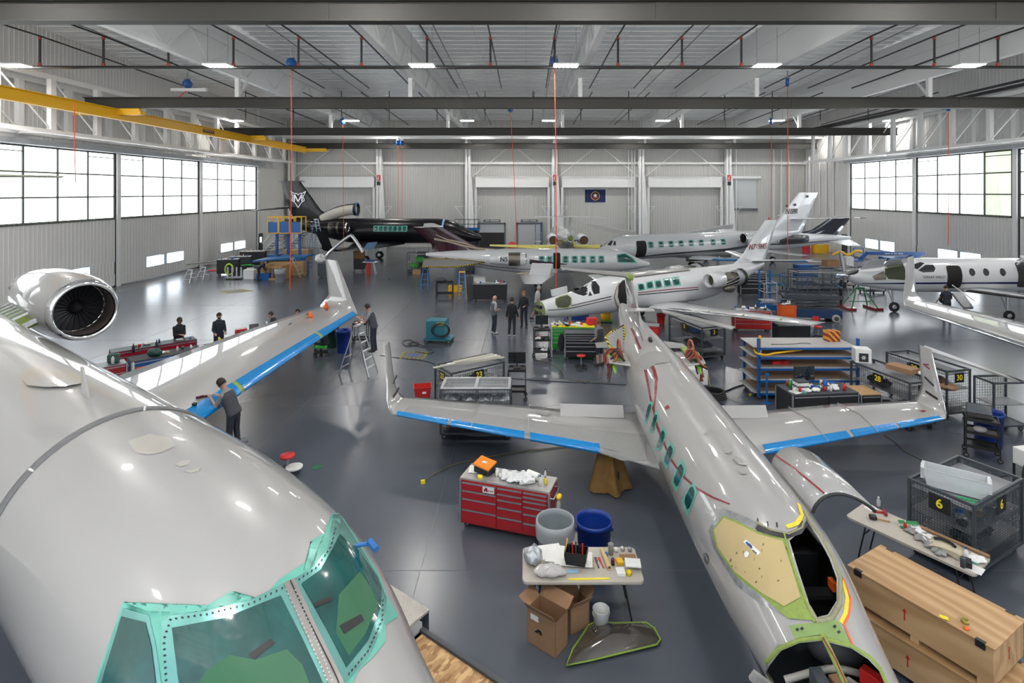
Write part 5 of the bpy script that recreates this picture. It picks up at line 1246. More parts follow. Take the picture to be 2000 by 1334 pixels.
# JET H: single turboprop at the right
secH = [(.35, 2.0, .30, .22), (.6, 1.96, .38, .36), (1.6, 1.86, .5, .52), (2.8, 1.9, .64, .72), (3.6, 1.98, .74, .86), (4.6, 2.02, .80, .94), (9.2, 2.02, .80, .94), (11.5, 2.25, .5, .62), (14.2, 2.55, .1, .18)]
rH = jet('white single turboprop airplane with open engine cowl, silver propeller and navy side stripe', (17.35, 30.4, 0), PI, secH,
         [((-6.3, .6, 1.25), 2.3, .9), ((-7.0, 8.1, 1.75), 1.2, .8)], [((-11.3, 0, 2.8), 2.6, .5, (0,1,0)), ((-12.8, 0, 4.4), 1.5, .6, (0,1,0))], [((-12.9, 0, 4.45), 1.3, .7), ((-13.4, 2.5, 4.5), .8, .7)])
tH = rH['t']; CH = Cast([rH['mb']], tH)
m = MB(); m.lathe([(.001,.42),(.06,.34),(.14,.2),(.2,.02),(.22,-.15)], 24, 0, Matrix.Translation((-.15,0,2.02)) @ Matrix.Rotation(PI/2,4,'Y')); sp = obj('spinner', m, chrome, tH)
for k in range(4):
    a = .35 + k*PI/2; u = V((0, math.cos(a), math.sin(a))); t = V((0, -math.sin(a), math.cos(a))); rs = []
    for d, w, tw_ in ((.15,.06,.9), (.4,.11,.7), (.8,.15,.45), (1.15,.13,.3), (1.32,.05,.25)):
        c_ = V((-.25, 0, 2.02)) + u*d; ax = t*math.cos(tw_) + V((1,0,0))*math.sin(tw_); nn = ax.cross(u)
        rs.append([c_+ax*w, c_+nn*.02, c_-ax*w, c_-nn*.02])
    m = MB(); m.loft(rs, 0, True); obj('propeller_blade', m, mat('grey_blade', (.32,.33,.34), .4, .4), sp)
for sx in (6.85, 8.35-.85, 8.15): pass
for s_ in (6.65, 7.4, 8.3): obj('cabin_window', side_patch(secH, s_-.16, s_+.16, 2.08, 2.48, 1, .008, 1.0), glass, tH)
obj('door_opening', side_patch(secH, 5.3, 6.1, 1.4, 2.62, 1, .010, .3), MATS['dark_cabin'], tH)
obj('cargo_door_opening', side_patch(secH, 9.1, 10.5, 1.45, 2.78, 1, .012, .1), mat('dark_grey_cabin', (.03,.03,.032), .7, var=.6, scale=5), tH)
for q in ([(1786,516),(1797,512),(1806,514),(1792,526),(1785,524)], [(1793,528),(1808,517),(1822,517),(1827,524),(1824,531),(1803,532)]): P_(CH, tH, 'cockpit_window', q, glass, .008, 4, 3)
obj('navy_stripe', side_band(secH, [(1.0,1.58,1.62),(3.6,1.62,1.72),(5.3,1.64,1.74)], 1, .007), navy, tH); obj('navy_stripe', side_band(secH, [(6.1,1.64,1.74),(9.2,1.64,1.76)], 1, .007), navy, tH)
txt('"GREAT WILD"', .19, black, frame(V((-4.55, .83, 2.02)), (-1,0,0), (0,1,0)), tH, 'name_lettering', shear=.15)
P_(CH, tH, 'open_engine_bay', [(1729,520),(1763,512),(1768,528),(1768,547),(1735,545),(1728,535)], MATS['dark_olive_bay'], .01)
P_(CH, tH, 'exposed_engine', [(1703,540),(1725,530),(1731,541),(1730,546),(1708,547)], engmet, .03)
m = MB()
for k in range(9): a = k/8*1.5; m.bar
q = [V((-2.0,.35,2.5)), V((-3.3,.45,2.75)), V((-3.3,1.0,3.05)), V((-2.1,.9,2.95))]; m = MB(); m.prism(q, (0,.02,.04)); obj('raised_cowl_panel', m, paint, tH)
m = MB(); m.prism([V((-.9,.3,2.35)), V((-2.0,.4,2.5)), V((-2.0,.85,3.0)), V((-1.1,.75,2.9))], (0,.02,.04)); obj('raised_cowl_panel', m, paint, tH)
m = MB(); m.bb(-10.6, -9.05, .95, 1.02, 2.85, 3.2); m.bar((-9.05,.8,2.7), (-9.0,1.6,3.35), .06); m.prism([(-9.05,.75,2.9), (-10.7,.75,2.9), (-10.7,1.75,3.35), (-9.05,1.75,3.35)], (0,0,.06)); obj('raised_cargo_door', m, paint, tH)
m = MB(); m.bar((-5.55,.8,1.6), (-6.1,1.6,.9), .04); obj('stair_handrail', m, white, tH)
m = MB(); m.prism([(-5.5,.8,1.1),(-6.1,.8,1.1),(-6.1,1.5,.45),(-5.6,1.5,.45)], (0,.04,.1)); obj('air_stair', m, steel, tH)
obj('deicing_boot', le_strip(((-6.3, .6, 1.25), 2.3, .9), ((-7.0, 8.1, 1.75), 1.2, .8), .02, .95, MB(), a=6, b=13, off=.006), black, rH['wings'][0][0])
for x, y in ((-2.9, 0), (-7.3, 2.2), (-7.3, -2.2)): gear(tH, x, y, 1.35, .27)

far_paint = paint; paint = base_paint; nacelle.__defaults__ = tuple(paint if v is far_paint else v for v in nacelle.__defaults__)
# JET J: only its starboard wing reaches into the frame
hj = math.radians(-141.4); OJ = (7.84, 2.67, 0)
JJ = thing('business_jet', 'white jet mostly beyond the right edge, its long wing with winglet reaching into view', 'airplane', OJ, hj)
obj('fuselage', fuselage([(q[0],)+tuple(q[1:]) for q in secA], 0.3, 48), paint, JJ)
for w in (star(wA), wA):
    ow = obj('wing', wing(w), paint, JJ); wl = winglet(w[-1], 1.75, 2.0, 0.25, chord=0.8); owl = obj('winglet', wing(wl), paint, ow)
    for i in (0, 1, 2): obj('metal_leading_edge', le_strip(w[i], w[i+1], 0, 1, MB(), a=7, b=12, off=.004), chrome, ow)
obj('fin', wing([((-21.5, 0, 3.9), 4.6, 0.7, (0,1,0)), ((-25.2, 0, 7.0), 2.9, 0.7, (0,1,0))]), paint, JJ)
for s in (1, -1): nacelle(JJ, -16.6, s*2.1, 3.7, 0.80, 4.6)
for x, y in ((-3.2, 0), (-13.5, 2.1), (-13.5, -2.1)): gear(JJ, x, y, 1.6, 0.3 if x > -5 else 0.42, twin=True)
# =================================================================== people
skin = mat('skin', (0.42, 0.24, 0.17), 0.55); hairb = mat('dark_hair', (0.02, 0.013, 0.01), 0.7); hairr = mat('ginger_hair', (0.22, 0.09, 0.03), 0.7); hairg = mat('grey_hair', (0.3, 0.28, 0.26), 0.7)
blkcloth = mat('black_cloth', (0.012, 0.013, 0.016), 0.85); navyc = mat('dark_navy_cloth', (0.018, 0.022, 0.035), 0.85); greyc = mat('grey_work_shirt', (0.22, 0.22, 0.225), 0.85); dgreyc = mat('charcoal_vest', (0.05, 0.055, 0.065), 0.85)
shoem = mat('dark_shoe', (0.015, 0.013, 0.012), 0.6); wshoe = mat('white_sneaker', (0.5,0.5,0.48), 0.6)
def cap_(mb, a, b, r0, r1):
    mb.cyl(a, b, r0, r1, 14); mb.ball(a, r0, 14, 8); mb.ball(b, r1, 14, 8)
def ik(a, w, l1, l2, hint):
    a = V(a); w = V(w); d = w-a; L = d.length
    if L > (l1+l2)*.995: w = a + d*((l1+l2)*.995/L); d = w-a; L = d.length
    x = (l1*l1-l2*l2+L*L)/(2*L); h = math.sqrt(max(0, l1*l1-x*x)); n = d.normalized(); hh = V(hint); hh = (hh-n*hh.dot(n)).normalized()
    return a+n*x+hh*h, w
def person(label, loc, face, lean=0.0, wl=None, wr=None, shirt=greyc, sleeve='long', pants=navyc, hair=hairb, shorts=False, cap=None, vest=None, mask=False, sit=False, shoes=shoem, head_down=0.3, twist=0.0, scale=1.0, legs=None, beard=False, phones=None, bald=False):
    t = thing('person', label, 'person', loc, face); t.scale = (scale,)*3
    R = Matrix.Translation((0,0,.93)) @ Matrix.Rotation(lean, 4, 'Y') @ Matrix.Rotation(twist, 4, 'Z') @ Matrix.Translation((0,0,-.93))
    pz = .93
    U = lambda x, y, z: R @ V((x, y, z))
    sh = [U(0, s*.160, 1.385) for s in (1, -1)]
    dw = [(.10, .27, .86), (.10, -.27, .86)]
    W_ = [V(wl or dw[0]), V(wr or dw[1])]
    hips = [V((0, s*.095, .92)) for s in (1, -1)]
    if legs: kn = [V(legs[0]), V(legs[2])]; an = [V(legs[1]), V(legs[3])]
    elif sit: kn = [V((.42, s*.14, .90)) for s in (1,-1)]; an = [V((.45, s*.14, .47)) for s in (1,-1)]
    else: kn = [V((.03, .11, .50)), V((.01, -.11, .50))]; an = [V((-.02, .13, .09)), V((-.04, -.12, .09))]
    B = MB(); hc = U(.03, 0, 1.645); HM = R.to_3x3() @ Matrix.Rotation(head_down, 3, 'Y'); HM4 = Matrix.Translation(hc) @ HM.to_4x4()
    B.ball(hc, (.096, .076, .118), 20, 14, 0, HM); 
    for p_, r in (((.045,0,-.075),(.050,.046,.050)), ((.085,0,-.028),(.017,.013,.022)), ((.072,0,-.048),(.015,.028,.010)), ((-.02,0,.0),(.085,.078,.10)), ((.08,0,.012),(.012,.045,.010))): B.ball(HM4 @ V(p_), r, 12, 8, 0, HM)
    for s in (1,-1): B.ball(HM4 @ V((-.005, s*.077, -.012)), (.016, .010, .030), 8, 6, 0, HM)
    cap_(B, U(0,0,1.44), HM4 @ V((-.02,0,-.08)), .058, .052)
    cap_(B, U(0,0,1.0), U(0,0,1.30), .105, .105); el = []; hd = []
    for i, s in enumerate((1, -1)):
        e, w = ik(sh[i], W_[i], .29, .26, R.to_3x3() @ V((-.5, s*.28, -1.0))); el.append(e); hd.append(w)
        cap_(B, sh[i], e, .046, .040); B.cyl(e, w, .040, .026, 12)
        f = (w-e).normalized(); side = f.cross(V((0,0,1))); side = side.normalized() if side.length > .1 else V((0,1,0)); up = side.cross(f)
        Mh = Matrix((f, side, up)).transposed(); pc = w + f*.045
        B.ball(pc, (.052, .042, .017), 12, 8, 0, Mh)
        for q, (o_, L) in enumerate(((-.030,.062), (-.010,.074), (.011,.070), (.031,.054))):
            a = pc + f*.038 + side*o_; b = a + f*L*.5 - up*.010; c = b + f*L*.35 - up*L*.35
            B.tube([a, b, c], [.0095, .0088, .0075], 8); B.ball(c, .0075, 8, 5)
        a = w + f*.02 + side*(.030*s); b = a + side*.028*s + f*.025 - up*.008; c = b + f*.03 - up*.01; B.tube([a, b, c], [.012, .010, .008], 8); B.ball(c, .008, 8, 5)
        cap_(B, hips[i], kn[i], .078, .052); cap_(B, kn[i], an[i], .052, .036)
        B.ball(an[i]+V((.07,0,-.045)), (.12,.042,.035), 10, 6)
    body = obj('body', B, skin, t)
    md = body.modifiers.new('remesh', 'REMESH'); md.mode = 'VOXEL'; md.voxel_size = .0095; md.use_smooth_shade = True
    def rem(o, v=.013): md = o.modifiers.new('remesh', 'REMESH'); md.mode = 'VOXEL'; md.voxel_size = v; md.use_smooth_shade = True; return o
    def torso(mb, g=0.0, top=1.50):
        rs = []
        for z, w, d in ((.86,.160,.118), (.94,.170,.122), (1.05,.155,.112), (1.2,.168,.122), (1.32,.175,.125), (1.375,.168,.108), (1.425,.135,.092), (1.465,.095,.078), (1.50,.070,.068)):
            if z > top: continue
            rs.append([U((d+g)*math.cos(a) - .005, (w+g)*math.sin(a), z) for a in [2*PI*i/24 for i in range(24)]])
        mb.loft(rs, 0, True)
    S = MB(); torso(S, .012)
    for i in (0,1):
        if sleeve == 'long': cap_(S, sh[i], el[i], .062, .054); cap_(S, el[i], el[i].lerp(hd[i], .86), .056, .042)
        else: cap_(S, sh[i], sh[i].lerp(el[i], .72), .062, .056)
    rem(obj('shirt' if sleeve != 'long' else 'jacket', S, shirt, t))
    if vest:
        S = MB(); torso(S, .022, 1.46); rem(obj('vest', S, vest, t))
    S = MB(); S.loft([[V(((.118+g)*math.cos(a)-.005, (.162+g)*math.sin(a), z)) for a in [2*PI*i/24 for i in range(24)]] for z, g in ((.80,-.02),(.88,.006),(.97,.008),(1.02,-.01))], 0, True)
    for i in (0,1):
        cap_(S, hips[i], kn[i], .095, .070)
        if not shorts: cap_(S, kn[i], an[i]+V((0,0,.0)), .070, .055)
    rem(obj('shorts' if shorts else 'trousers', S, pants, t))
    for i in (0,1):
        S = MB(); S.ball(an[i]+V((.06,0,-.045)), (.145,.052,.045), 14, 8); S.cyl(an[i]+V((0,0,-.05)), an[i]+V((0,0,.05)), .052, .048, 12); rem(obj('shoe', S, shoes, t), .01)
    if not bald:
        S = MB(); S.ball(HM4 @ V((-.018,0,.022)), (.095,.084,.105), 16, 10, 0, HM)
        v2 = []; keep = []
        I_ = HM4.inverted()
        for f in S.f:
            c = I_ @ (sum((S.v[i] for i in f), V((0,0,0)))/len(f))
            keep.append(c.x < .03 and c.z > -.05 or c.z > .062)
        S.m = [m_ for m_, k in zip(S.m, keep) if k]; S.s = [m_ for m_, k in zip(S.s, keep) if k]; S.f = [f for f, k in zip(S.f, keep) if k]
        h_ = obj('hair', S, hair, t); sd = h_.modifiers.new('thick', 'SOLIDIFY'); sd.thickness = .014; sd.offset = 1
    for s in (1, -1): S = MB(); S.ball(HM4 @ V((.086, s*.030, .008)), (.007,.010,.006), 8, 5, 0, HM); obj('eye', S, hairb, t)
    if mask: S = MB(); S.ball(HM4 @ V((.060,0,-.055)), (.05,.058,.050), 14, 8, 0, HM); obj('face_mask', S, blkcloth, t)
    if beard: S = MB(); S.ball(HM4 @ V((.040,0,-.085)), (.055,.060,.045), 14, 8, 0, HM); obj('beard', S, hair, t)
    if cap:
        S = MB(); S.ball(HM4 @ V((-.010,0,.045)), (.105,.090,.085), 16, 10, 0, HM); S.loft([[HM4 @ V((.07+.11*math.cos(a)*.9, .075*math.sin(a), .055+z)) for a in [2*PI*i/16 for i in range(16)]] for z in (0, .01)], 0, True); obj('cap', S, cap, t)
    if phones:
        for s in (1,-1): S = MB(); S.ball(HM4 @ V((0, s*.088, -.01)), (.035,.02,.042), 12, 8, 0, HM); obj('ear_defender', S, phones, t)
    return t
person('person in charcoal and grey shirt bending over the near wing edge, taping blue film', (-6.86, 12.9, .52), PI-.15, .42, (.52, .10, 1.26), (.50, -.16, 1.22), greyc, 'short', navyc, vest=dgreyc, head_down=.35)
person('person in charcoal and grey work shirt standing on a tall stepladder at the wing tip', (-5.55, 20.0, .80), PI, .28, (.48, .16, 1.25), (.50, -.14, 1.22), greyc, 'short', navyc, vest=dgreyc, head_down=.3)
person('person in black jacket and cap looking at a phone behind the blue tool chest', (-13.45, 21.3, 0), -.75, .1, (.30, .08, 1.12), (.30, -.06, 1.14), blkcloth, pants=navyc, cap=mat('black_yellow_cap', (.05,.035,.003), .7), mask=True, head_down=.5)
person('person in navy jacket with black face mask behind the cluttered work table', (-12.35, 22.1, 0), -.9, .08, (.25, .2, 1.0), (.28, -.18, 1.0), navyc, pants=navyc, mask=True, head_down=.3)
person('person with dark hair sitting at the lit laptop behind the near wing', (-11.1, 24.4, -.42), -2.4, .25, (.42, .14, 1.13), (.42, -.14, 1.13), navyc, sit=True, head_down=.3)
person('person in black shirt sitting nearest the wing tip, hand at chin', (-10.3, 24.9, -.42), -1.6, .15, (.35, .08, 1.4), (.40, -.14, 1.13), blkcloth, 'short', sit=True, head_down=.2)
person('person in dark clothes sitting on a low green roller seat under the wing', (-8.15, 22.35, -.50), 2.6, .5, (.5, .2, 1.0), (.5, -.1, 1.0), blkcloth, 'short', sit=True)
person('person in grey shirt and navy shorts at the black drawer chest, seen from behind', (2.78, 20.85, 0), 2.3, .06, (.22, .22, .95), (.16, -.25, .90), greyc, 'short', navyc, hairr, shorts=True, vest=dgreyc)
person('bald person in grey vest and light sleeves, leftmost of the standing group', (-1.5, 25.7, 0), .5, .0, (.18, .12, 1.12), (.2, -.1, 1.10), mat('light_grey_shirt', (.38,.38,.39), .85), 'short', navyc, hairg, vest=mat('slate_vest', (.10,.11,.13), .85), bald=True, shoes=wshoe)
person('person in a black sweater with back to the viewer, middle of the standing group', (-.66, 25.2, 0), 1.4, .0, None, None, blkcloth, pants=navyc, shoes=wshoe, head_down=.1)
person('bearded person in open black jacket facing the viewer, right of the standing group', (-.12, 26.9, 0), -1.9, .0, (.25, .14, 1.08), None, blkcloth, pants=navyc, hair=hairr, beard=True, head_down=.25)
person('person in light shirt and shorts walking behind the open aircraft nose', (.55, 28.4, 0), -.2, .1, None, (.3, -.2, 1.0), mat('light_grey_shirt', (.38,.38,.39)), 'short', mat('khaki_cloth', (.16,.15,.09), .85), hairg, shorts=True, legs=((.22,.11,.50),(.18,.12,.09),(-.1,-.11,.5),(-.3,-.12,.12)))
person('person in black clothes reaching up beside the propeller', (18.3, 32.0, 0), -.3, .1, (.45, .2, 1.45), (.3, -.2, 1.3), blkcloth, pants=blkcloth, head_down=0)
person('person in navy T shirt and blue cap at the turboprop door steps', (21.7, 28.4, 0), 1.3, .12, (.35, .3, .9), (.3, -.25, 1.0), navyc, 'short', navyc, cap=lblue)
person('person in dark overalls bending over a blue crate near the far left clutter', (-19.9, 40.9, 0), .3, .9, (.55, .1, .75), (.5, -.1, .7), navyc, pants=navyc)
# =================================================================== workshop furniture
def caster(par, x, y, r=.06, m_=rubber):
    m = MB(); wheel(m, (x, y, r), r, .035); m.bar((x, y, r), (x, y, r*2+.02), .03); obj('caster', m, [m_, steel], par)
def chest(label, loc, rz, w, d, h, col, cols=(1,), rows=5, top=None, trim=alu, z0=.12, cat='tool chest', name='tool_chest', handle=True):
    t = thing(name, label, cat, loc, rz)
    m = MB(); m.bb(-w/2, w/2, -d/2, d/2, z0, h-.03); obj('cabinet_body', m, col, t, bevel=.008)
    m = MB(); m.bb(-w/2-.01, w/2+.01, -d/2-.01, d/2+.01, h-.03, h); obj('worktop', m, top or steel, t)
    tot = sum(cols); x = -w/2+.03
    for ci, cw in enumerate(cols):
        ww = (w-.06)*cw/tot; z = h-.06; n = rows if isinstance(rows, int) else rows[ci]
        hs = [.6, .6, .8, 1, 1.3, 1.6, 1.8][:n]; hs = [v*(z-z0-.03)/sum(hs) for v in hs]
        for hh in hs:
            m = MB(); m.bb(x+.012, x+ww-.012, -d/2-.018, -d/2, z-hh+.008, z); dw_ = obj('drawer', m, col, t)
            m = MB(); m.bb(x+.014, x+ww-.014, -d/2-.034, -d/2-.018, z-.034, z-.004); obj('drawer_pull', m, trim, dw_); z -= hh
        x += ww
    for s in (-1, 1):
        for q in (-1, 1): m = MB(); m.bb(s*w/2-.018, s*w/2+.018, q*d/2-.02, q*d/2+.02, z0, h-.03); obj('corner_trim', m, trim, t)
        for q in (-1, 1): caster(t, s*(w/2-.1), q*(d/2-.1))
    if handle: m = MB(); m.tube([(w/2, -d/2+.06, h-.15), (w/2+.07, -d/2+.06, h-.15), (w/2+.07, d/2-.06, h-.15), (w/2, d/2-.06, h-.15)], .014, 8); obj('push_handle', m, trim, t)
    return t
def bin_(label, loc, r, h, m_, liner=False, group=None):
    t = thing('waste_bin', label, 'bin', loc, 0, group)
    m = MB(); m.lathe([(.001,.02), (r*.84,.0), (r*.86,.02), (r*.97,h*.9), (r,h*.9), (r*1.04,h), (r*.98,h), (r*.93,h*.9), (r*.82,.06), (.001,.06)], 32); obj('bin_body', m, m_, t)
    for s in (1,-1): m = MB(); m.bar((s*(r*1.0),-.07,h*.82), (s*(r*1.0),.07,h*.82), .04, .06); obj('bin_handle', m, m_, t)
    if liner: m = MB(); m.lathe([(r*1.07,h*.66), (r*1.09,h*.85), (r*1.06,h+.012), (r*.99,h+.015), (r*.93,h*.8), (r*.85,.2), (.001,.12)], 32); obj('liner_bag', m, liner, t)
    return t
def cart(label, loc, rz, w, d, zs, m_, name='utility_cart', cat='cart', lip=.04, post=.03):
    t = thing(name, label, cat, loc, rz)
    for z in zs: m = MB(); m.bb(-w/2, w/2, -d/2, d/2, z-.03, z); 
    for z in zs:
        m = MB(); m.bb(-w/2, w/2, -d/2, d/2, z-.03, z)
        for a in ((-w/2,w/2,-d/2,-d/2+.02),(-w/2,w/2,d/2-.02,d/2),(-w/2,-w/2+.02,-d/2,d/2),(w/2-.02,w/2,-d/2,d/2)): m.bb(*a, z, z+lip)
        obj('shelf', m, m_, t)
    for s in (-1,1):
        for q in (-1,1): m = MB(); m.bb(s*w/2-post/2, s*w/2+post/2, q*d/2-post/2, q*d/2+post/2, .12, max(zs)); obj('post', m, m_, t); caster(t, s*w/2, q*d/2)
    return t
meshm = mat('expanded_metal_mesh', (.16,.175,.19), .5, .3, alpha=.42)
def grid(mb, a, b, c, n1, n2, w=.007):
    """wire grid on the parallelogram a, a+b, a+c"""
    a, b, c = V(a), V(b), V(c)
    for i in range(1, n1): p = a+b*i/n1; mb.bar(p, p+c, w)
    for i in range(1, n2): p = a+c*i/n2; mb.bar(p, p+b, w)
def cage(label, loc, rz, w, d, h, num=None, shelves=(.35, .85), sides='fblr', dense=False, solid_top=True, m_=dsteel, numside='f'):
    t = thing('parts_cage', label, 'parts rack', loc, rz)
    m = MB(); p = .045; z0 = .16
    for s in (-1,1):
        for q in (-1,1): m.bb(s*w/2-p/2, s*w/2+p/2, q*d/2-p/2, q*d/2+p/2, z0, h)
        for z in (z0+.02, h-.02): m.bb(-w/2, w/2, s*d/2-p/2, s*d/2+p/2, z-.025, z+.025); m.bb(s*w/2-p/2, s*w/2+p/2, -d/2, d/2, z-.025, z+.025)
    obj('cage_frame', m, m_, t)
    for z in (z0+.03,)+tuple(shelves): m = MB(); m.bb(-w/2+.02, w/2-.02, -d/2+.02, d/2-.02, z-.012, z+.006); obj('shelf', m, steel if z > .3 else m_, t)
    if solid_top: m = MB(); m.bb(-w/2+.02, w/2-.02, -d/2+.02, d/2-.02, h-.14, h-.128); obj('top_tray', m, steel, t)
    st = .045 if dense else .075; zz = z0+.05; hh = h-zz-.04
    for sd in sides:
        m = MB()
        if sd in 'fb': y = (-d/2 if sd == 'f' else d/2); grid(m, (-w/2,y,zz), (w,0,0), (0,0,hh), int(w/st), int(hh/st), .006)
        else: x = (-w/2 if sd == 'l' else w/2); grid(m, (x,-d/2,zz), (0,d,0), (0,0,hh), int(d/st), int(hh/st), .006)
        obj('wire_mesh_panel', m, m_, t)
    for s in (-1,1):
        for q in (-1,1): caster(t, s*(w/2-.08), q*(d/2-.08), .075)
    if num:
        for sd in numside:
            if sd == 'f': m = MB(); m.bb(-.17, .17, -d/2-.035, -d/2-.025, h-.36, h-.08); M_ = frame((0, -d/2-.038, h-.22), (1,0,0), (0,-1,0))
            elif sd == 'l': m = MB(); m.bb(-w/2-.035, -w/2-.025, -.17, .17, h-.36, h-.08); M_ = frame((-w/2-.038, 0, h-.22), (0,-1,0), (-1,0,0))
            else: m = MB(); m.bb(w/2+.025, w/2+.035, -.17, .17, h-.36, h-.08); M_ = frame((w/2+.038, 0, h-.22), (0,1,0), (1,0,0))
            pl = obj('number_plate', m, black, t); txt(num, .22, yell2, M_, pl, 'number', bold=.02)
    return t
def stool(label, loc, m_=redp, h=.6, back=False, tray=False):
    t = thing('shop_stool', label, 'stool', loc)
    m = MB(); m.lathe([(.001,h-.06), (.15,h-.06), (.17,h-.03), (.165,h), (.001,h+.005)], 24); obj('seat', m, m_, t)
    m = MB(); m.cyl((0,0,.1), (0,0,h-.06), .025); obj('column', m, steel, t)
    m = MB()
    for k in range(5): a = 2*PI*k/5; m.bar((0,0,.12), (.26*math.cos(a), .26*math.sin(a), .07), .035)
    m.tube([(.2*math.cos(a), .2*math.sin(a), .09) for a in [2*PI*i/20 for i in range(20)]], .018, 6, 0, False, True); obj('star_base', m, black, t)
    for k in range(5): a = 2*PI*k/5; m = MB(); wheel(m, (.26*math.cos(a), .26*math.sin(a), .03), .03, .025); obj('caster', m, [rubber, steel], t)
    if back: m = MB(); m.bar((0,.14,h), (0,.2,h+.3), .03); m.box((0,.2,h+.3), (.3,.04,.2)); obj('backrest', m, m_, t)
    if tray: m = MB(); m.cyl((.18,-.05,.14), (.18,-.05,.17), .19, None, 20); obj('tray', m, wplast, t)
    return t
def ladder(label, loc, rz, h, m_=alu, wb=.5, wt=.32, spread=.55, cap=None, steps=None, rear=None):
    """A-frame; climbing side faces +x"""
    t = thing('stepladder', label, 'ladder', loc, rz); n = steps or int(h/.28)
    for s in (-1,1):
        m = MB(); m.bar((spread*.6, s*wb/2, .0), (.03, s*wt/2, h), .05, .03); obj('front_rail', m, m_, t)
        m = MB(); m.bar((-spread*.6, s*wb/2, .0), (-.05, s*wt/2, h-.03), .04, .03); obj('rear_rail', m, rear or m_, t)
    for k in range(1, n): f = k/n; x = spread*.6*(1-f)+.03*f; hw = (wb*(1-f)+wt*f)/2; m = MB(); m.bb(x-.045, x+.045, -hw, hw, h*f-.02, h*f+.005); obj('step', m, m_, t)
    m = MB(); m.bb(-.09, .09, -wt/2-.02, wt/2+.02, h-.03, h+.02); obj('top_cap', m, cap or m_, t)
    m = MB()
    for z in (.25, .6): f = z/h; x = -spread*.6*(1-f)-.05*f; hw = (wb*(1-f)+wt*f)/2; m.bar((x,-hw,z), (x,hw,z), .025)
    obj('rear_brace', m, m_, t)
    return t
def table(label, loc, rz, w, d, h=.74):
    t = thing('folding_table', label, 'table', loc, rz); m = MB()
    c = .08; P = []
    for cx, cy, a0 in ((w/2-c, d/2-c, 0), (-w/2+c, d/2-c, PI/2), (-w/2+c, -d/2+c, PI), (w/2-c, -d/2+c, PI*1.5)):
        for k in range(5): a = a0+PI/2*k/4; P.append((cx+c*math.cos(a), cy+c*math.sin(a), h-.045))
    m.prism(P, (0,0,.045)); obj('tabletop', m, beige, t, bevel=.006)
    for s in (-1,1):
        for q in (-1,1): m = MB(); m.tube([(s*(w/2-.3), q*(d/2-.12), h-.045), (s*(w/2-.16), q*(d/2-.14), .0)], .014, 8); obj('leg', m, black, t)
        m = MB(); m.bar((s*(w/2-.26), -(d/2-.13), h-.25), (s*(w/2-.26), d/2-.13, h-.25), .02); m.bar((s*(w/2-.26), 0, h-.25), (s*.3, 0, h-.05), .018); obj('leg_brace', m, black, t)
    return t
def box(name, label, cat, c, dims, rz, m_, group=None, bevel=.004, z=None):
    m = MB(); m.bb(-dims[0]/2, dims[0]/2, -dims[1]/2, dims[1]/2, 0, dims[2])
    return tag(obj(name, m, m_, None, loc=tuple(c) if z is None else (c[0], c[1], z), rz=rz, bevel=bevel), label, cat, group)
def bottle(label, c, r=.035, h=.2, m_=wplast, capm=None, group=None, name='bottle'):
    t = thing(name, label, 'bottle', tuple(c), 0, group)
    m = MB(); m.lathe([(.001,0), (r,0), (r,h*.62), (r*.45,h*.8), (r*.38,h*.86), (.001,h*.86)], 12); obj('bottle_body', m, m_, t)
    m = MB(); m.cyl((0,0,h*.86), (0,0,h), r*.42, None, 10); obj('cap', m, capm or redp, t); return t
def paper(label, c, w, d, rz, m_=white, group=None, name='paper_sheet', curl=.01):
    m = MB(); N = 5; vs = []
    for i in range(N+1):
        for j in range(2): vs.append((-w/2+w*i/N, -d/2+d*j, .003+curl*math.sin(i*1.3)**2))
    n = len(vs); vs += [(x, y, z+.002) for x, y, z in vs]
    fs = [(2*i, 2*i+1, 2*i+3, 2*i+2) for i in range(N)] + [(n+2*i, n+2*i+2, n+2*i+3, n+2*i+1) for i in range(N)]
    m.add(vs, fs); return tag(obj(name, m, m_, None, loc=tuple(c), rz=rz), label, 'paper', group)
def bag(name, label, c, r, m_, cat='bag', seed=1, group=None, amp=.28):
    rr = random.Random(seed); m = MB(); m.ball((0,0,r[2]*.92), r, 26, 16)
    ph = [rr.uniform(0, 6) for _ in range(6)]
    for i, v in enumerate(m.v):
        a = math.atan2(v.y, v.x); k = 1 + amp*.4*(math.sin(5*a+ph[0]+v.z*30)+math.sin(9*a+ph[1]-v.z*50)*.6)
        m.v[i] = V((v.x*k, v.y*k, max(.002, v.z*(1+amp*.5*math.sin(4*a+ph[2])))))
    return tag(obj(name, m, m_, None, loc=tuple(c)), label, cat, group)
def roll(name, label, c, L, r, rz, m_, cat='roll', group=None, tilt=0):
    m = MB(); a, b = V((-L/2,0,r)), V((L/2,0,r+tilt)); m.tube([a, b], r, 16, 0, False); m.tube([b, a], r*.7, 16, 0, False)
    for p, q in ((a, 1), (b, 0)):
        rs = []
        for rad in (r, r*.7): rs.append([p + V((0, rad*math.cos(t), rad*math.sin(t))) for t in [2*PI*i/16 for i in range(16)]])
        m.loft(rs, 0, False)
    return tag(obj(name, m, m_, None, loc=tuple(c), rz=rz), label, cat, group)
def monitor(label, c, rz, w=.5, h=.32, base=True, name='computer_monitor', tilt=0.0):
    t = thing(name, label, 'monitor', tuple(c), rz); z = .12 if base else 0
    m = MB(); m.bb(-w/2, w/2, -.02, .02, z, z+h); s = obj('screen_housing', m, black, t)
    m = MB(); m.bb(-w/2+.015, w/2-.015, -.023, -.02, z+.015, z+h-.015); obj('screen', m, glass, t)
    if base: m = MB(); m.bb(-.12, .12, -.09, .09, 0, .012); m.bb(-.025, .025, 0, .03, .01, .2); obj('stand', m, black, t)
    return t
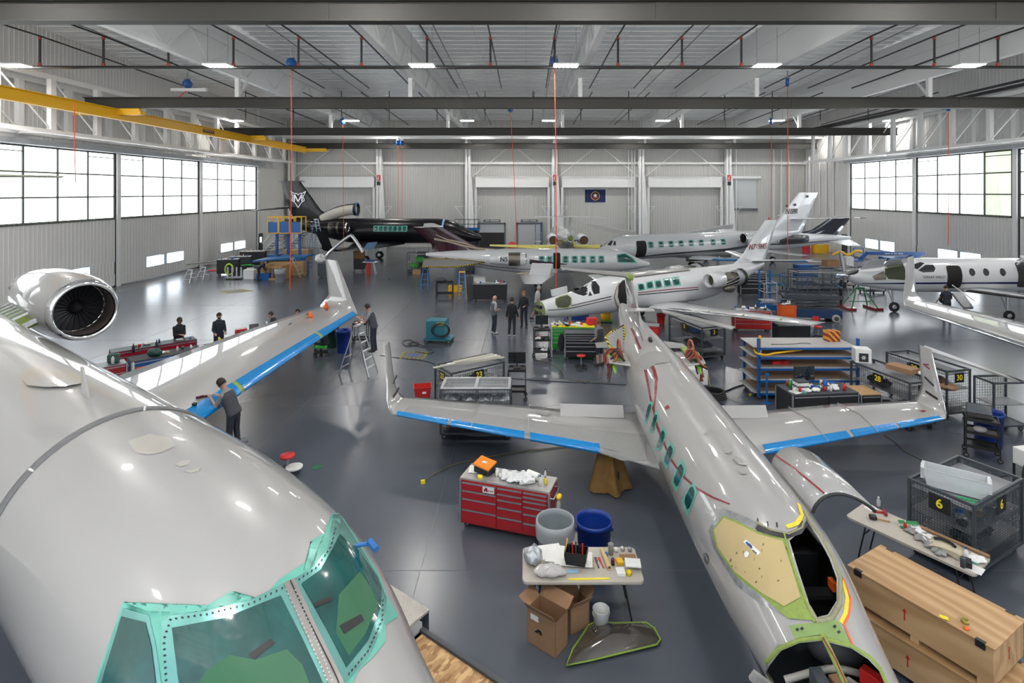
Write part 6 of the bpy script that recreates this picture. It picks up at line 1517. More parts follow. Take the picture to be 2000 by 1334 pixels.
def laptop(label, c, rz, w=.36, on=False):
    t = thing('laptop', label, 'laptop', tuple(c), rz)
    m = MB(); m.bb(-w/2, w/2, -.13, .13, 0, .02); obj('keyboard_base', m, black, t)
    m = MB(); m.bar((0,.13,.02), (0,.22,.25), w, .012); obj('lid', m, black, t)
    m = MB(); m.bar((0,.121,.035), (0,.207,.238), w-.03, .003); obj('screen', m, mat('lit_laptop_screen', (.35,.55,.65), .3, emit=.5) if on else glass, t); return t
def cable(name, label, pts, r=.012, m_=black, cat='cable', k=6, group=None):
    m = MB(); poly_tube(m, pts, r, 6, 0, k); return tag(obj(name, m, m_), label, cat, group)
def clutter(c, rz, w, d, seed, where, n=12):
    """small distinct things strewn over a worktop"""
    rr = random.Random(seed); cs, sn = math.cos(rz), math.sin(rz); kinds = ['bottle','rag','can','box','paper','tape']
    for i in range(n):
        u = rr.uniform(-w/2, w/2); v = rr.uniform(-d/2, d/2); p = (c[0]+u*cs-v*sn, c[1]+u*sn+v*cs, c[2]); k = kinds[i % 6]; a = rr.uniform(0, 3)
        if k == 'bottle': bottle('small bottle among the clutter on '+where, p, .03+rr.random()*.015, .16+rr.random()*.08, rr.choice([wplast, wplast, bplast, redp]), rr.choice([redp, black, blue]), 'bottles on '+where)
        elif k == 'rag': bag('rag', 'crumpled white rag on '+where, p, (.10+rr.random()*.06,.08+rr.random()*.05,.03+rr.random()*.03), white, 'rag', seed*31+i, 'rags on '+where)
        elif k == 'can':
            m = MB(); r = .03+rr.random()*.02; h = .08+rr.random()*.07; m.lathe([(.001,0), (r,0), (r,h), (r*.93,h+.004), (.001,h+.004)], 14); tag(obj('can', m, rr.choice([alu, redp, lblue, dsteel]), None, loc=p), 'small metal can on '+where, 'can', 'cans on '+where)
        elif k == 'box': box('small_box', 'small box on '+where, 'box', p, (.08+rr.random()*.12,.07+rr.random()*.06,.04+rr.random()*.06), a, rr.choice([cardb, red, black, wplast, lblue]), 'small boxes on '+where)
        elif k == 'paper': paper('loose paper sheet on '+where, p, .22, .28, a, white, 'papers on '+where)
        else:
            m = MB(); m.lathe([(.03,0),(.05,0),(.05,.03),(.03,.03),(.03,0)], 14); tag(obj('tape_roll', m, rr.choice([mat('masking_tape', (.55,.47,.30), .6), mint, blue]), None, loc=p), 'tape roll on '+where, 'tape roll', 'tape rolls on '+where)

# ------------------------------------------------------------------ near middle: red chest, bins, table
RC = (-.35, 10.80, 0); ra = math.radians(-17.6)
t = chest('large dark red tool chest with silver trimmed drawers and heaped worktop, in the foreground', RC, ra, 1.80, .56, 1.0, red, (2.1, 1.5, 1.4), (4, 5, 6), top=mat('scuffed_metal_top', (.42,.41,.40), .4, .5, var=.3))
m = MB(); m.bb(-.42,-.18,-.318,-.314,.80,.92); pl = obj('badge', m, wplast, t); marks((4,8), .11, .02, redstripe, frame((-.25,-.319,.85), (1,0,0), (0,-1,0)), pl); m = MB(); m.prism([(-.40,-.320,.83),(-.36,-.320,.90),(-.33,-.320,.90),(-.36,-.320,.83)], (0,-.002,0)); m.prism([(-.35,-.320,.83),(-.345,-.320,.90),(-.325,-.320,.90),(-.31,-.320,.83)], (0,-.002,0)); obj('badge_mark', m, redstripe, pl)
def on(c, rz, u, v, z): return (c[0]+u*math.cos(rz)-v*math.sin(rz), c[1]+u*math.sin(rz)+v*math.cos(rz), z)
m = MB(); m.tube([(.18*math.cos(a)*.6, 0, .18*math.sin(a)) for a in [2*PI*i/20 for i in range(20)]], .03, 6, 0, False, True); tag(obj('hose_coil', m, black, None, loc=on(RC, ra, -.99, 0, .72), rz=ra+1.57), 'black hose coil hung on the left end of the red tool chest', 'hose')
p = on(RC, ra, -.52, .05, 1.0); t = thing('tool_bag', 'orange topped soft tool bag on the left of the red chest', 'tool bag', p, ra-.3)
m = MB(); m.bb(-.19,.19,-.13,.13,0,.14); obj('bag_body', m, black, t, bevel=.03); m = MB(); m.prism([(-.2,-.14,.14),(.2,-.14,.12),(.2,.14,.18),(-.2,.14,.20)], (0,0,.035)); lid = obj('bag_lid', m, mat('orange_fabric', (.75,.22,.01), .7), t, bevel=.01); m = MB(); m.bb(-.05,.05,-.03,.03,.19,.205); obj('bag_label', m, wplast, t)
for i in range(14):
    u = -.32+.028*i*1.0+(i % 3)*.03; v = .12-.05*(i % 4); m = MB(); r = .026+.006*(i % 3); h = .07+.03*(i % 2)
    if i % 2: m.lathe([(.001,0),(r*.8,0),(r,h),(r*.9,h),(r*.75,.008)], 14)
    else: m.lathe([(r*.4,0),(r,0),(r,h*.5),(r*.4,h*.5),(r*.4,0)], 14)
    tag(obj('paper_cup' if i % 2 else 'tape_roll', m, white if i % 2 else mat('masking_tape', (.55,.47,.30), .6), None, loc=on(RC, ra, u, v, 1.0)), 'small white cup among the crowd on the red chest' if i % 2 else 'small tape roll beside the cups on the red chest', 'cup' if i % 2 else 'tape roll', 'cups on the red chest' if i % 2 else 'tape rolls on the red chest')
for i in range(6): bag('plastic_film', 'crumpled clear white plastic sheet heaped on the middle of the red chest', on(RC, ra, -.02+.08*i, -.02+.09*math.sin(i*2.1), 1.0+.01*i), (.16,.13,.035), mat('cloudy_film', (.66,.67,.68), .25, coat=.4, var=.1), 'plastic film', 20+i, 'plastic sheets on the red chest', .5)
roll('paper_towel_roll', 'white paper towel roll lying at the far right of the red chest', on(RC, ra, .48, .10, 1.0), .27, .07, ra-.35, white); roll('paper_towel_roll', 'white paper towel roll lying nearer the front edge of the red chest', on(RC, ra, .42, -.12, 1.0), .30, .05, ra+.55, white)
bottle('clear spray bottle at the front right corner of the red chest', on(RC, ra, .68, -.10, 1.0), .035, .2, wplast, blue); bottle('small yellow green bottle beside the spray bottle on the red chest', on(RC, ra, .76, -.02, 1.0), .03, .15, yell2, dsteel); bottle('tall thin brush bottle at the back right of the red chest', on(RC, ra, .72, .1, 1.0), .022, .24, wplast, black)
paper('white paper sheet at the left end of the red chest', on(RC, ra, -.76, .08, 1.0), .22, .3, ra+.3); m = MB(); m.lathe([(.045,0),(.05,0),(.05,.05),(.045,.05)], 16, cap=True); tag(obj('tape_roll', m, yell2, None, loc=on(RC, ra, -.52, -.2, 1.0)), 'yellow tape roll at the front edge of the red chest', 'tape roll')
t = thing('safety_goggles', 'yellow and clear goggles hanging at the right end of the red chest', 'goggles', on(RC, ra, 1.03, -.05, .82), ra); m = MB(); m.ball((0,0,0), (.06,.09,.05), 12, 8); obj('goggle_lens', m, mat('yellow_goggle', (.7,.5,.02), .3), t); m = MB(); m.ball((0,-.03,-.14), (.05,.08,.10), 12, 8); obj('clear_pouch', m, clear, t)
bin_('grey waste bin lined with a white bag, beside the blue drum in the foreground', (.51, 9.74, 0), .32, .80, grplast, liner=mat('white_liner', (.42,.45,.47), .35, coat=.3, alpha=.75)); bin_('open bright blue drum bin in the foreground, right of the grey lined bin', (1.19, 9.70, 0), .31, .84, bplast)
table('beige folding table covered with tools and foam sheets, in the centre foreground', (.86, 8.68, 0), 0, 1.84, .82)
T1 = .742
def g1(px, py, z=T1): return G(px, py, z)
bag('plastic_bag', 'silvery crumpled plastic bag at the left end of the centre table', g1(1042, 1098), (.14,.17,.12), mat('silver_film', (.5,.52,.55), .2, .5, var=.3), seed=3); bag('plastic_bag', 'clear plastic bag with brown contents at the front left of the centre table', g1(1075, 1122), (.24,.13,.07), mat('clear_bag', (.55,.53,.52), .15, coat=.8, alpha=.75, var=.2), seed=4)
for i, (px, py, w, d, r) in enumerate(((1075,1078,.38,.36,.2), (1100,1085,.55,.42,-.15), (1120,1095,.60,.36,-.1))): box('foam_sheet', ('white foam sheet, lowest and leftmost of three', 'white foam sheet, middle of three', 'large white foam sheet, topmost of three')[i]+' on the centre table', 'foam sheet', g1(px, py), (w, d, .012), r, white, z=T1+.013*i)
p = g1(1125, 1098, T1+.04); t = thing('tool_bag', 'open black tool bag with yellow flap standing on the white foam sheets', 'tool bag', (p.x, p.y, T1+.04), -.2); m = MB(); m.loft([[V((x*f, y*f, z)) for x, y in ((-.17,-.11),(.17,-.11),(.18,.11),(-.18,.11))] for z, f in ((0,.85),(.1,1),(.2,1.02))], 0, False, smooth=False); m.bb(-.15,.15,-.09,.09,0,.01); m.bb(-.14,.14,-.08,.08,.05,.06); b_ = obj('bag_body', m, black, t); md = b_.modifiers.new('s','SOLIDIFY'); md.thickness = .012
m = MB(); m.prism([(-.19,-.06,.1),(-.19,.06,.1),(-.16,.10,.30),(-.14,-.02,.32)], (.012,0,0)); obj('yellow_flap', m, yellow, t)
for i in range(5): m = MB(); m.bar((-.1+.05*i, .02*(i % 2), .06), (-.12+.055*i, .04, .26+.02*(i % 3)), .02); obj('tool_handle', m, (black, redp, dsteel)[i % 3], t)
roll('cardboard_tube', 'tan wrapped tube with a blue band on the centre table', g1(1183, 1095), .44, .035, PI/2+.12, mat('kraft_paper', (.55,.42,.22), .7), 'tube'); p = g1(1183, 1088); m = MB(); m.cyl((0,-.02,.036), (0,.02,.036), .0365, None, 16); tag(obj('blue_tape_band', m, lblue, None, loc=(p.x, p.y, T1)), 'blue tape band round the tan tube', 'tape')
for i, px in enumerate((1158, 1166, 1174)): m = MB(); m.bar((0,-.13,.012), (0,.03,.012), .02, .01); m.bar((0,.03,.012), (0,.12,.012), .035, .012); tag(obj('paint_brush', m, (wood, dsteel, redp)[i], None, loc=tuple(g1(px, 1100)), rz=.1*i), ('wooden', 'dark handled', 'red handled')[i]+' brush lying left of the tan tube', 'brush')
m = MB(); m.lathe([(.001,0),(.045,0),(.045,.16),(.048,.165),(.042,.165),(.04,.01)], 20); tag(obj('glass_jar', m, mat('smoky_jar', (.35,.35,.33), .15, coat=1, alpha=.7), None, loc=tuple(g1(1193, 1082))), 'tall clear jar behind the tan tube', 'jar')
m = MB(); m.lathe([(.001,0),(.03,0),(.03,.08),(.02,.1),(.001,.1)], 16); tag(obj('bottle', m, mat('dark_red_bottle', (.08,.01,.01), .2), None, loc=tuple(g1(1197, 1103))), 'small dark red bottle right of the tan tube', 'bottle')
box('yellow_straightedge', 'yellow straightedge along the front edge of the centre table', 'ruler', g1(1150, 1131), (.62, .035, .008), .03, yell2); box('cardboard_sheet', 'brown cardboard piece at the back right of the centre table', 'cardboard', g1(1226, 1088), (.26, .12, .01), 0, cardb); box('white_box', 'white square sheet propped at the right end of the centre table', 'sheet', g1(1236, 1108), (.24, .2, .02), -.1, white, z=T1+.06); box('yellow_pad', 'yellow sanding pad left of the white square', 'pad', g1(1210, 1100), (.10, .12, .05), .1, yellow); box('white_paper_stack', 'narrow white stack in front of the yellow pad', 'paper stack', g1(1212, 1120), (.13, .15, .05), .05, white)
for i, (px, py) in enumerate(((1203,1071), (1216,1069), (1230,1070))): m = MB(); m.lathe([(.001,0),(.035,0),(.035,.05),(.03,.055),(.001,.055)], 16); tag(obj('tin', m, (wplast, alu, steel)[i], None, loc=tuple(g1(px, py+6))), ('white lidded tin', 'silver tin in the middle', 'dark tin at the right')[i]+' in the row at the back right of the centre table', 'tin')
m = MB(); m.lathe([(.001,0),(.045,0),(.045,.05)], 16); tag(obj('yellow_tub', m, yell2, None, loc=tuple(g1(1228, 1122))), 'round yellow tub at the front right of the centre table', 'tub'); box('blue_packet', 'pale blue packet in front of the foam sheets', 'packet', g1(1118, 1117), (.18,.06,.02), .1, mat('pale_blue', (.3,.5,.65), .5))
# cartons
def carton(label, loc, rz, w, d, h, flaps=True, logo=True, m_=cardb):
    t = thing('cardboard_box', label, 'box', loc, rz); m = MB(); k = .006
    m.bb(-w/2,w/2,-d/2,d/2,0,k); m.bb(-w/2,w/2,-d/2,-d/2+k,0,h); m.bb(-w/2,w/2,d/2-k,d/2,0,h); m.bb(-w/2,-w/2+k,-d/2,d/2,0,h); m.bb(w/2-k,w/2,-d/2,d/2,0,h); obj('carton_walls', m, m_, t)
    if flaps:
        for a, b, c_ in (((-w/2,-d/2,h),(w/2,-d/2,h),(0,-.10,.14)), ((-w/2,d/2,h),(w/2,d/2,h),(0,.16,.10)), ((-w/2,-d/2,h),(-w/2,d/2,h),(-.16,0,.10)), ((w/2,-d/2,h),(w/2,d/2,h),(.10,0,.16))):
            m = MB(); q = V(c_); m.prism([a, b, V(b)+q, V(a)+q], (.003,.003,.004)); obj('flap', m, m_, t)
    if logo:
        m = MB(); m.prism([(-.12,-d/2-.003,h*.42),(-.06,-d/2-.003,h*.54),(-.02,-d/2-.003,h*.54),(-.06,-d/2-.003,h*.42)], (0,.002,0)); m.prism([(-.04,-d/2-.003,h*.42),(-.03,-d/2-.003,h*.54),(-.0,-d/2-.003,h*.54),(.02,-d/2-.003,h*.42)], (0,.002,0)); obj('printed_logo', m, black, t)
        m = MB(); m.bb(-w/2+.06,-w/2+.2,-d/2-.003,-d/2-.001,h-.13,h-.05); obj('white_label', m, white, t)
    return t
carton('open brown cardboard box with printed logo on the floor before the centre table', (.31, 8.06, 0), math.radians(-37), .50, .32, .50); carton('smaller open brown box behind the larger one under the table', (.74, 8.40, 0), .5, .34, .28, .38, logo=False)
t = thing('bucket', 'white plastic bucket on the floor under the table edge', 'bucket', (1.13, 8.33, 0)); m = MB(); m.lathe([(.001,.005),(.10,0),(.125,.29),(.13,.30),(.118,.30),(.095,.01)], 24); obj('bucket_body', m, wplast, t); m = MB(); m.tube([(.13*math.cos(a), -.13*math.sin(a)*.4, .26-.13*math.sin(a)) for a in [PI*i/10 for i in range(11)]], .005, 6); obj('bail_handle', m, wplast, t)
# removed windshield on the floor
ol = [(1106,1302),(1118,1270),(1150,1222),(1162,1216),(1203,1218),(1262,1217),(1278,1228),(1290,1250),(1283,1260),(1230,1273),(1150,1292)]
t = thing('windshield_panel', 'removed curved windshield with green sealed edge lying on the floor', 'windshield', (1.25, 7.9, 0)); P = [G(x, y, .03)-V((1.25,7.9,0)) for x, y in ol]; c = sum(P, V((0,0,0)))/len(P); m = MB(); rings = []
for k in range(6): f = 1-k/6; rings.append([c.lerp(p, f)+V((0,0,.13*(1-f*f))) for p in P])
m.loft(rings, 0, False); m.add(rings[-1], [tuple(range(len(P)))], 0, True); g_ = obj('curved_glass', m, mat('smoky_brown_glass', (.07,.06,.05), .12, coat=1, var=.2), t)
m = MB(); m.tube([p+V((0,0,.01)) for p in P], .014, 6, 0, False, True); obj('green_edge', m, mat('lime_sealant', (.22,.34,.05), .5), t)
# OSB work platform beside the big jet
t = thing('work_platform', 'chipboard topped work platform beside the large white jet at the bottom edge', 'platform', tuple(nA*cA), math.atan2(dA.y, dA.x))
osb = mat('chipboard', (.48,.29,.13), .75, var=.1); nt = osb.node_tree; b = nt.nodes['Principled BSDF']; vo = nt.nodes.new('ShaderNodeTexVoronoi'); vo.inputs['Scale'].default_value = 22; mp_ = nt.nodes.new('ShaderNodeMapping'); mp_.inputs['Scale'].default_value = (1,.45,1); mp_.inputs['Rotation'].default_value = (0,0,.6); tc_ = nt.nodes.new('ShaderNodeTexCoord'); cr2 = nt.nodes.new('ShaderNodeValToRGB'); cr2.color_ramp.elements[0].color = (.30,.15,.06,1); cr2.color_ramp.elements[1].color = (.66,.44,.22,1)
sp_ = nt.nodes.new('ShaderNodeSeparateColor'); nt.links.new(tc_.outputs['Object'], mp_.inputs['Vector']); nt.links.new(mp_.outputs['Vector'], vo.inputs['Vector']); nt.links.new(vo.outputs['Color'], sp_.inputs[0]); nt.links.new(sp_.outputs[0], cr2.inputs['Fac']); nt.links.new(cr2.outputs['Color'], b.inputs['Base Color'])
for i, s in enumerate((5.22, 4.05, 2.85, 1.65)): m = MB(); m.bb(-s+.004, -s+1.166, 1.28, 2.42, .97, .99); obj('chipboard_panel', m, osb, t)
m = MB(); m.bb(-5.22, -.5, 2.42, 2.48, .88, 1.03); obj('steel_edge', m, dsteel, t)
m = MB(); m.bb(-5.22, -.5, 1.24, 1.28, .85, .97); m.bb(-5.23, -5.18, 1.24, 2.48, .85, .99)
for x in (-5.15, -3.2, -1.0):
    for y in (1.35, 2.38): m.bb(x-.03, x+.03, y-.03, y+.03, 0, .88)
obj('platform_frame', m, dsteel, t); m = MB(); m.bb(-4.35,-4.1,2.481,2.485,.92,.98); obj('white_tag', m, white, t)
t = thing('diamond_plate_step', 'worn diamond plate step at the end of the chipboard platform', 'step', tuple(nA*cA), math.atan2(dA.y, dA.x))
m = MB(); m.bb(-6.05, -5.25, 1.28, 2.62, 1.12, 1.15); obj('step_tread', m, mat('diamond_plate', (.55,.52,.48), .4, .6, bump=.8, bscale=60, var=.2), t)
m = MB(); m.bb(-6.04,-5.98,2.55,2.61,0,1.12); m.bb(-5.31,-5.25,2.55,2.61,0,1.12); m.bb(-6.04,-5.98,1.3,1.36,0,1.12); m.bb(-6.05,-5.25,2.55,2.60,1.0,1.12); obj('step_frame', m, dsteel, t)
p, n = CA.ray(690, 1066); M4 = CA.M; q = M4 @ p; m = MB(); m.cyl(V((0,0,0)), (.12,.02,.01), .018); m.cyl((.12,.02,.03), (.20,-.05,.0), .03); tag(obj('pitot_cover', m, lblue, None, loc=tuple(q+V((.02,.0,0)))), 'blue probe cover sticking out beside the near cockpit window', 'cover')
# tools on the near wing
m = MB(); m.bar((-.15,0,.03), (.02,0,.04), .05, .05); m.bar((-.02,0,.05), (-.10,-.08,.05), .04, .04); m.bar((.02,0,.03), (.13,.05,.03), .04)
q = CAw.M @ CAw.ray(397, 777)[0]; tag(obj('cordless_tool', m, [mat('black_red_tool', (.08,.01,.01), .5)], None, loc=tuple(q), rz=.5), 'black and red hand tool lying on the near wing', 'tool')
q = CAw.M @ CAw.ray(380, 792)[0]; m = MB(); m.lathe([(.03,0),(.055,0),(.055,.05),(.03,.05),(.03,0)], 18); tag(obj('tape_roll', m, black, None, loc=tuple(q+V((0,0,.01)))), 'dark tape roll lying on the near wing below the hand tool', 'tape roll')
# stools, ladders, discs near left
stool('red topped shop stool beside the near nose of the large jet', (-5.62, 12.95, 0), h=.42, tray=True)
ladder('short aluminium step platform beside the person at the near wing', (-6.95, 13.25, 0), -.35, .52, spread=.5, wb=.5, wt=.42, steps=2); ladder('tall aluminium stepladder at the wing tip', (-6.12, 20.05, 0), -.25, 1.75, spread=1.0, wb=.62, wt=.36)
m = MB(); m.cyl((0,0,0), (0,0,.012), .12, None, 24); tag(obj('floor_disc', m, mat('green_disc', (.01,.12,.05), .5), None, loc=tuple(G(619, 913))), 'small dark green round disc on the bare floor', 'disc')
bin_('bright blue round bin under the wing tip', (-7.55, 22.7, 0), .29, .92, bplast); bin_('dark green round bin left of the blue bin', (-8.25, 23.45, 0), .27, .9, gplast)
t = thing('roller_seat', 'low bright green roller seat under the wing', 'seat', (-8.3, 22.25, 0), .3); m = MB(); m.bb(-.24,.24,-.18,.18,.3,.40); obj('seat', m, green, t, bevel=.03); m = MB(); m.bb(-.26,.26,-.2,.2,.12,.16); m.bar((0,0,.14),(0,0,.3),.06); obj('seat_base', m, black, t)
for x, y in ((-.22,-.16),(.22,-.16),(-.22,.16),(.22,.16)): caster(t, x, y, .06)
cart('black cart with bottles behind the blue bin', (-7.2, 23.9, 0), .1, .6, .45, (.25, .9), black); clutter((-7.2, 23.9, .9), .1, .4, .3, 5, 'the cart behind the blue bin', 5)
for i, (px, py) in enumerate(((602, 614), (633, 596))): q = CAw.M @ CAw.ray(px+4, py+6)[0]; m = MB(); m.lathe([(.001,.0),(.09,0),(.10,.02),(.03,.22),(.001,.23)], 14); tag(obj('marker_cone', m, orange, None, loc=tuple(q)), ('orange cone', 'orange cone')[i]+(' on the far edge of the wing, nearer to the viewer', ' on the far edge of the wing, close to the wing tip')[i], 'cone')

# ------------------------------------------------------------------ left work area behind the wing
ba = math.radians(44)
t = chest('long blue tool chest with orange drawer band behind the near wing', (-12.3, 19.6, 0), ba, 3.0, .7, .95, blue, (1,1), 3, top=mat('dark_mat', (.06,.06,.065), .8))
for x in (-1.6, -.05, 1.6): pass
m = MB(); m.bb(-1.4,1.4,-.372,-.358,.60,.74); obj('orange_band', m, orange, t)
for x in (-1.45, 0, .8, 1.45): m = MB(); m.bb(x-.03,x+.03,-.385,-.36,.12,.93); obj('white_strap', m, white, t)
chest('dark red tool chest behind the blue one', (-13.75, 20.35, 0), ba, 2.6, .6, .98, red, (1,1), 4, top=dsteel); chest('small dark red cabinet at the near end of the blue tool chest', (-13.72, 18.22, 0), ba, .72, .6, .93, red, (1,), 3)
bag('tool_bag', 'dark green soft bag on the blue tool chest', (-12.8, 18.95, .95), (.24,.18,.14), gplast, 'tool bag', 7, amp=.12); box('lunch_bag', 'grey green lunch bag standing on the small red cabinet', 'bag', (-13.72, 18.3, .93), (.34,.26,.30), .5, mat('grey_green_cloth', (.05,.10,.085), .8), bevel=.06)
for i, (x, y, c_) in enumerate(((-13.6,18.1,wplast), (-13.85,19.4,navyc), (-13.4,19.95,dsteel), (-11.4,20.45,yell2))): bottle(('white flask', 'navy flask', 'dark flask', 'yellow flask')[i]+' standing on the left tool chests', (x, y, .95), .045, .3, c_, black, name='flask')
clutter((-12.3, 19.6, .95), ba, 2.2, .4, 11, 'the blue tool chest', 12); clutter((-13.6, 20.5, .98), ba, 1.9, .4, 12, 'the red chest behind the blue one', 6)
table('folding work table crowded with supplies behind the near wing', (-10.7, 21.75, 0), ba, 1.85, .75, .9); table('second folding table with laptops farther along behind the wing', (-10.9, 23.4, 0), .9, 1.85, .75, .8); clutter((-10.7, 21.75, .9), ba, 1.6, .6, 13, 'the first table behind the wing', 22); clutter((-10.9, 23.3, .8), .9, 1.4, .6, 14, 'the laptop table behind the wing', 14)
box('red_case', 'dark red case standing on the first table behind the wing', 'case', (-11.2, 21.6, .9), (.42,.25,.34), .6, red, bevel=.03); bottle('tall blue spray bottle before the dark red case', (-10.95, 21.15, .9), .06, .34, lblue, lblue); bag('cloth_bundle', 'black cloth bundle in front of the red case', (-10.75, 21.4, .9), (.25,.18,.12), blkcloth, 'cloth', 9)
laptop('open laptop on the table behind the wing, before the person in the black mask', (-11.35, 22.95, .8), .5); laptop('open laptop with lit screen before the sitting person', (-10.95, 23.65, .8), 1.9, .42, True)
# teal power cart
t = thing('ground_power_cart', 'teal wheeled power cart with a coiled black cable on the open floor', 'power cart', (-3.85, 24.3, 0), -.1); m = MB(); m.bb(-.5,.35,-.35,.35,.2,.98); obj('cart_body', m, teal, t, bevel=.02); m = MB(); m.bb(-.6,.6,-.4,.4,.14,.2); obj('cart_base', m, teal, t)
for x, y in ((-.5,-.35),(.5,-.35),(-.5,.35),(.5,.35)): caster(t, x, y, .08)
m = MB()
for k in range(4): m.tube([(.15+.38*math.cos(a)+.02*k, -.42-.02*k, .62+.28*math.sin(a)) for a in [2*PI*i/24 for i in range(24)]], .028, 6, 0, False, True)
obj('cable_coil', m, black, t); m = MB(); m.bb(-.02,.3,-.36,-.35,.8,.92); obj('yellow_label', m, yell2, t)
cable('power_cable', 'black cable looping over the floor from the teal cart', [G(865,678,.02), G(830,676,.02), G(800,664,.02), G(786,668,.02), G(795,676,.02), G(818,672,.02), G(812,668,.02), G(798,672,.02), G(826,678,.02), G(846,684,.02), G(838,690,.02), G(812,687,.02)], .016)
haz2 = stripes('hazard_floor_tape', (.62,.48,.03), (.02,.02,.02), .12)
t = thing('floor_plate', 'square service plate with hazard striped border on the floor', 'floor plate', tuple(G(808, 694)), 0); m = MB(); m.bb(-.52,.52,-.45,.45,0,.006); obj('plate', m, mat('floor_plate_grey', (.12,.12,.12), .5), t)
for a in ((-.52,.52,-.45,-.38),(-.52,.52,.38,.45),(-.52,-.45,-.38,.38),(.45,.52,-.38,.38)): m = MB(); m.bb(*a, .006, .009); obj('hazard_border', m, haz2, t)
m = MB(); m.cyl((0,0,.006),(0,0,.012),.17,None,24); obj('blue_cover', m, blue, t)
t = thing('floor_plate', 'service plate with worn hazard border on the far left floor', 'floor plate', tuple(G(458, 569)), 0); m = MB(); m.prism([(-1.0,0,0),(0,-.8,0),(1.2,.1,0),(0,.9,0)], (0,0,.006)); obj('plate', m, haz2, t); m = MB(); m.prism([(-.7,0,.006),(0,-.55,.006),(.85,.07,.006),(0,.6,.006)], (0,0,.004)); obj('plate_centre', m, mat('floor_plate_grey', (.12,.12,.12)), t)
# ------------------------------------------------------------------ cages 23, tray, monitor
cage('grey wire parts cage numbered 23, turned, behind the near left wing', (-1.72, 16.75, 0), math.radians(37), 1.83, 1.0, 1.4, '23', sides='fbl', numside='fl')
cage('grey wire cage with a mesh lid directly behind the white left wing', (-1.35, 15.0, 0), 0, 1.85, .74, 1.38, sides='fb', solid_top=True)
m = MB(); m.bb(-.93,.93,-.43,.43,1.385,1.40); 
m2 = MB()
for a in ((-.93,.93,-.43,-.36),(-.93,.93,.36,.43),(-.93,-.86,-.36,.36),(.86,.93,-.36,.36),(-.04,.04,-.36,.36)): m2.bb(*a, 1.385, 1.415)
t = thing('mesh_lid', 'pale metal framed mesh tray lying on the cage behind the left wing', 'tray', (-1.35, 15.0, 0)); obj('lid_frame', m2, alu, t); m = MB(); grid(m, (-.9,-.4,1.395), (1.8,0,0), (0,.8,0), 40, 16, .008); obj('lid_mesh', m, alu, t)
for i in range(4): box('trim_strip', 'pale plank lying across the top of cage 23', 'plank', (-1.72+.04*i, 16.75+.06*i, 1.41+.025*i), (2.3-.3*i, .12+.05*(i % 2), .02), math.radians(27+3*i), (mat('pale_board', (.45,.44,.36), .6), beige, white, MATS['pale_board'])[i], 'planks on cage 23')
for i in range(4): bag('plastic_sheet', 'silvery plastic bundle on the shelf of the cages behind the left wing', (-2.0+.45*i, 15.0, .86), (.22,.2,.12), MATS['silver_film'], 'plastic', 40+i, 'bundles in the cage behind the left wing')
bag('clear_sheet', 'clear plastic sheet bundle inside cage 23', (-1.55, 16.6, .86), (.4,.25,.12), MATS['silver_film'], 'plastic', 45); bag('dark_bundle', 'black bundle inside cage 23 beside the plastic', (-2.0, 16.3, .86), (.25,.2,.1), blkcloth, 'cloth', 46)
t = cart('black monitor stand cart between the cages', (-.30, 17.6, 0), .0, .55, .5, (.3, .95), black); monitor('black monitor on the stand cart behind the cages', (-.30, 17.65, .99), 0, .56, .36)
t = thing('plastic_tote', 'red plastic tote left of cage 23', 'tote', (-3.3, 17.5, 0), .2); m = MB(); m.loft([[V((x*f, y*f, z)) for x, y in ((-.26,-.22),(.26,-.22),(.26,.22),(-.26,.22))] for z, f in ((.0,.8),(.42,1),(.45,1.06),(.45,.98),(.05,.78))], 0, False, smooth=False); m.bb(-.2,.2,-.17,.17,.02,.05); obj('tote_body', m, redp, t); m = MB(); m.box((.05,-.25,.30), (.12,.01,.06)); obj('white_label', m, white, t)
cable('extension_cord', 'long dark cord running across the floor behind the wing', [G(742,694,.012), G(790,700,.012), G(830,705,.012), G(875,718,.012), G(960,735,.012), G(1050,743,.012), G(1150,748,.012), G(1235,752,.012)], .012)
t = thing('extension_cord', 'yellow ended extension cord on the floor left of the red chest', 'cord', (0,0,0)); m = MB(); poly_tube(m, [G(828,940,.02), G(850,925,.02), G(885,908,.02), G(940,895,.02), G(1000,885,.02), G(1060,877,.02), G(1110,872,.02)], .011, 6); obj('cord', m, mat('olive_cord', (.16,.13,.05), .6), t); m = MB(); m.box(G(826,941,.035), (.09,.06,.07), 0, .4); obj('outlet_block', m, yell2, t)
# ------------------------------------------------------------------ centre: monitor cart, green and black chests
t = cart('black open cart with supplies beside the green tool chest', (.62, 21.9, 0), .08, .62, .5, (.3, .75, 1.15), black); monitor('black monitor on top of the open cart left of the green chest', (.62, 22.0, 1.19), .08, .5, .36); clutter((.62, 21.9, .75), 0, .4, .3, 21, 'the middle shelf of the open cart', 5); clutter((.62, 21.9, .30), 0, .4, .3, 22, 'the low shelf of the open cart', 4)
chest('bright green tool chest with a yellow mat and many bottles on top', (1.95, 23.0, 0), -.05, 1.75, .65, 1.05, green, (1,1), 5, top=yell2); chest('black tool chest with silver drawer pulls in front of the green one', (2.15, 21.85, 0), -.03, 1.25, .6, 1.06, black, (1,), 6, top=dsteel); clutter((1.9, 23.0, 1.05), 0, 1.5, .5, 23, 'the green tool chest', 26)
box('red_case', 'bright red case on the right end of the green tool chest', 'case', (2.75, 23.05, 1.05), (.42,.3,.3), .3, redp, bevel=.04); bag('jacket', 'black jacket hanging at the left end of the black chest', (1.38, 21.65, .35), (.14,.16,.33), blkcloth, 'jacket', 51, amp=.15); stool('red topped stool before the black tool chest', (2.05, 20.6, 0), h=.5)
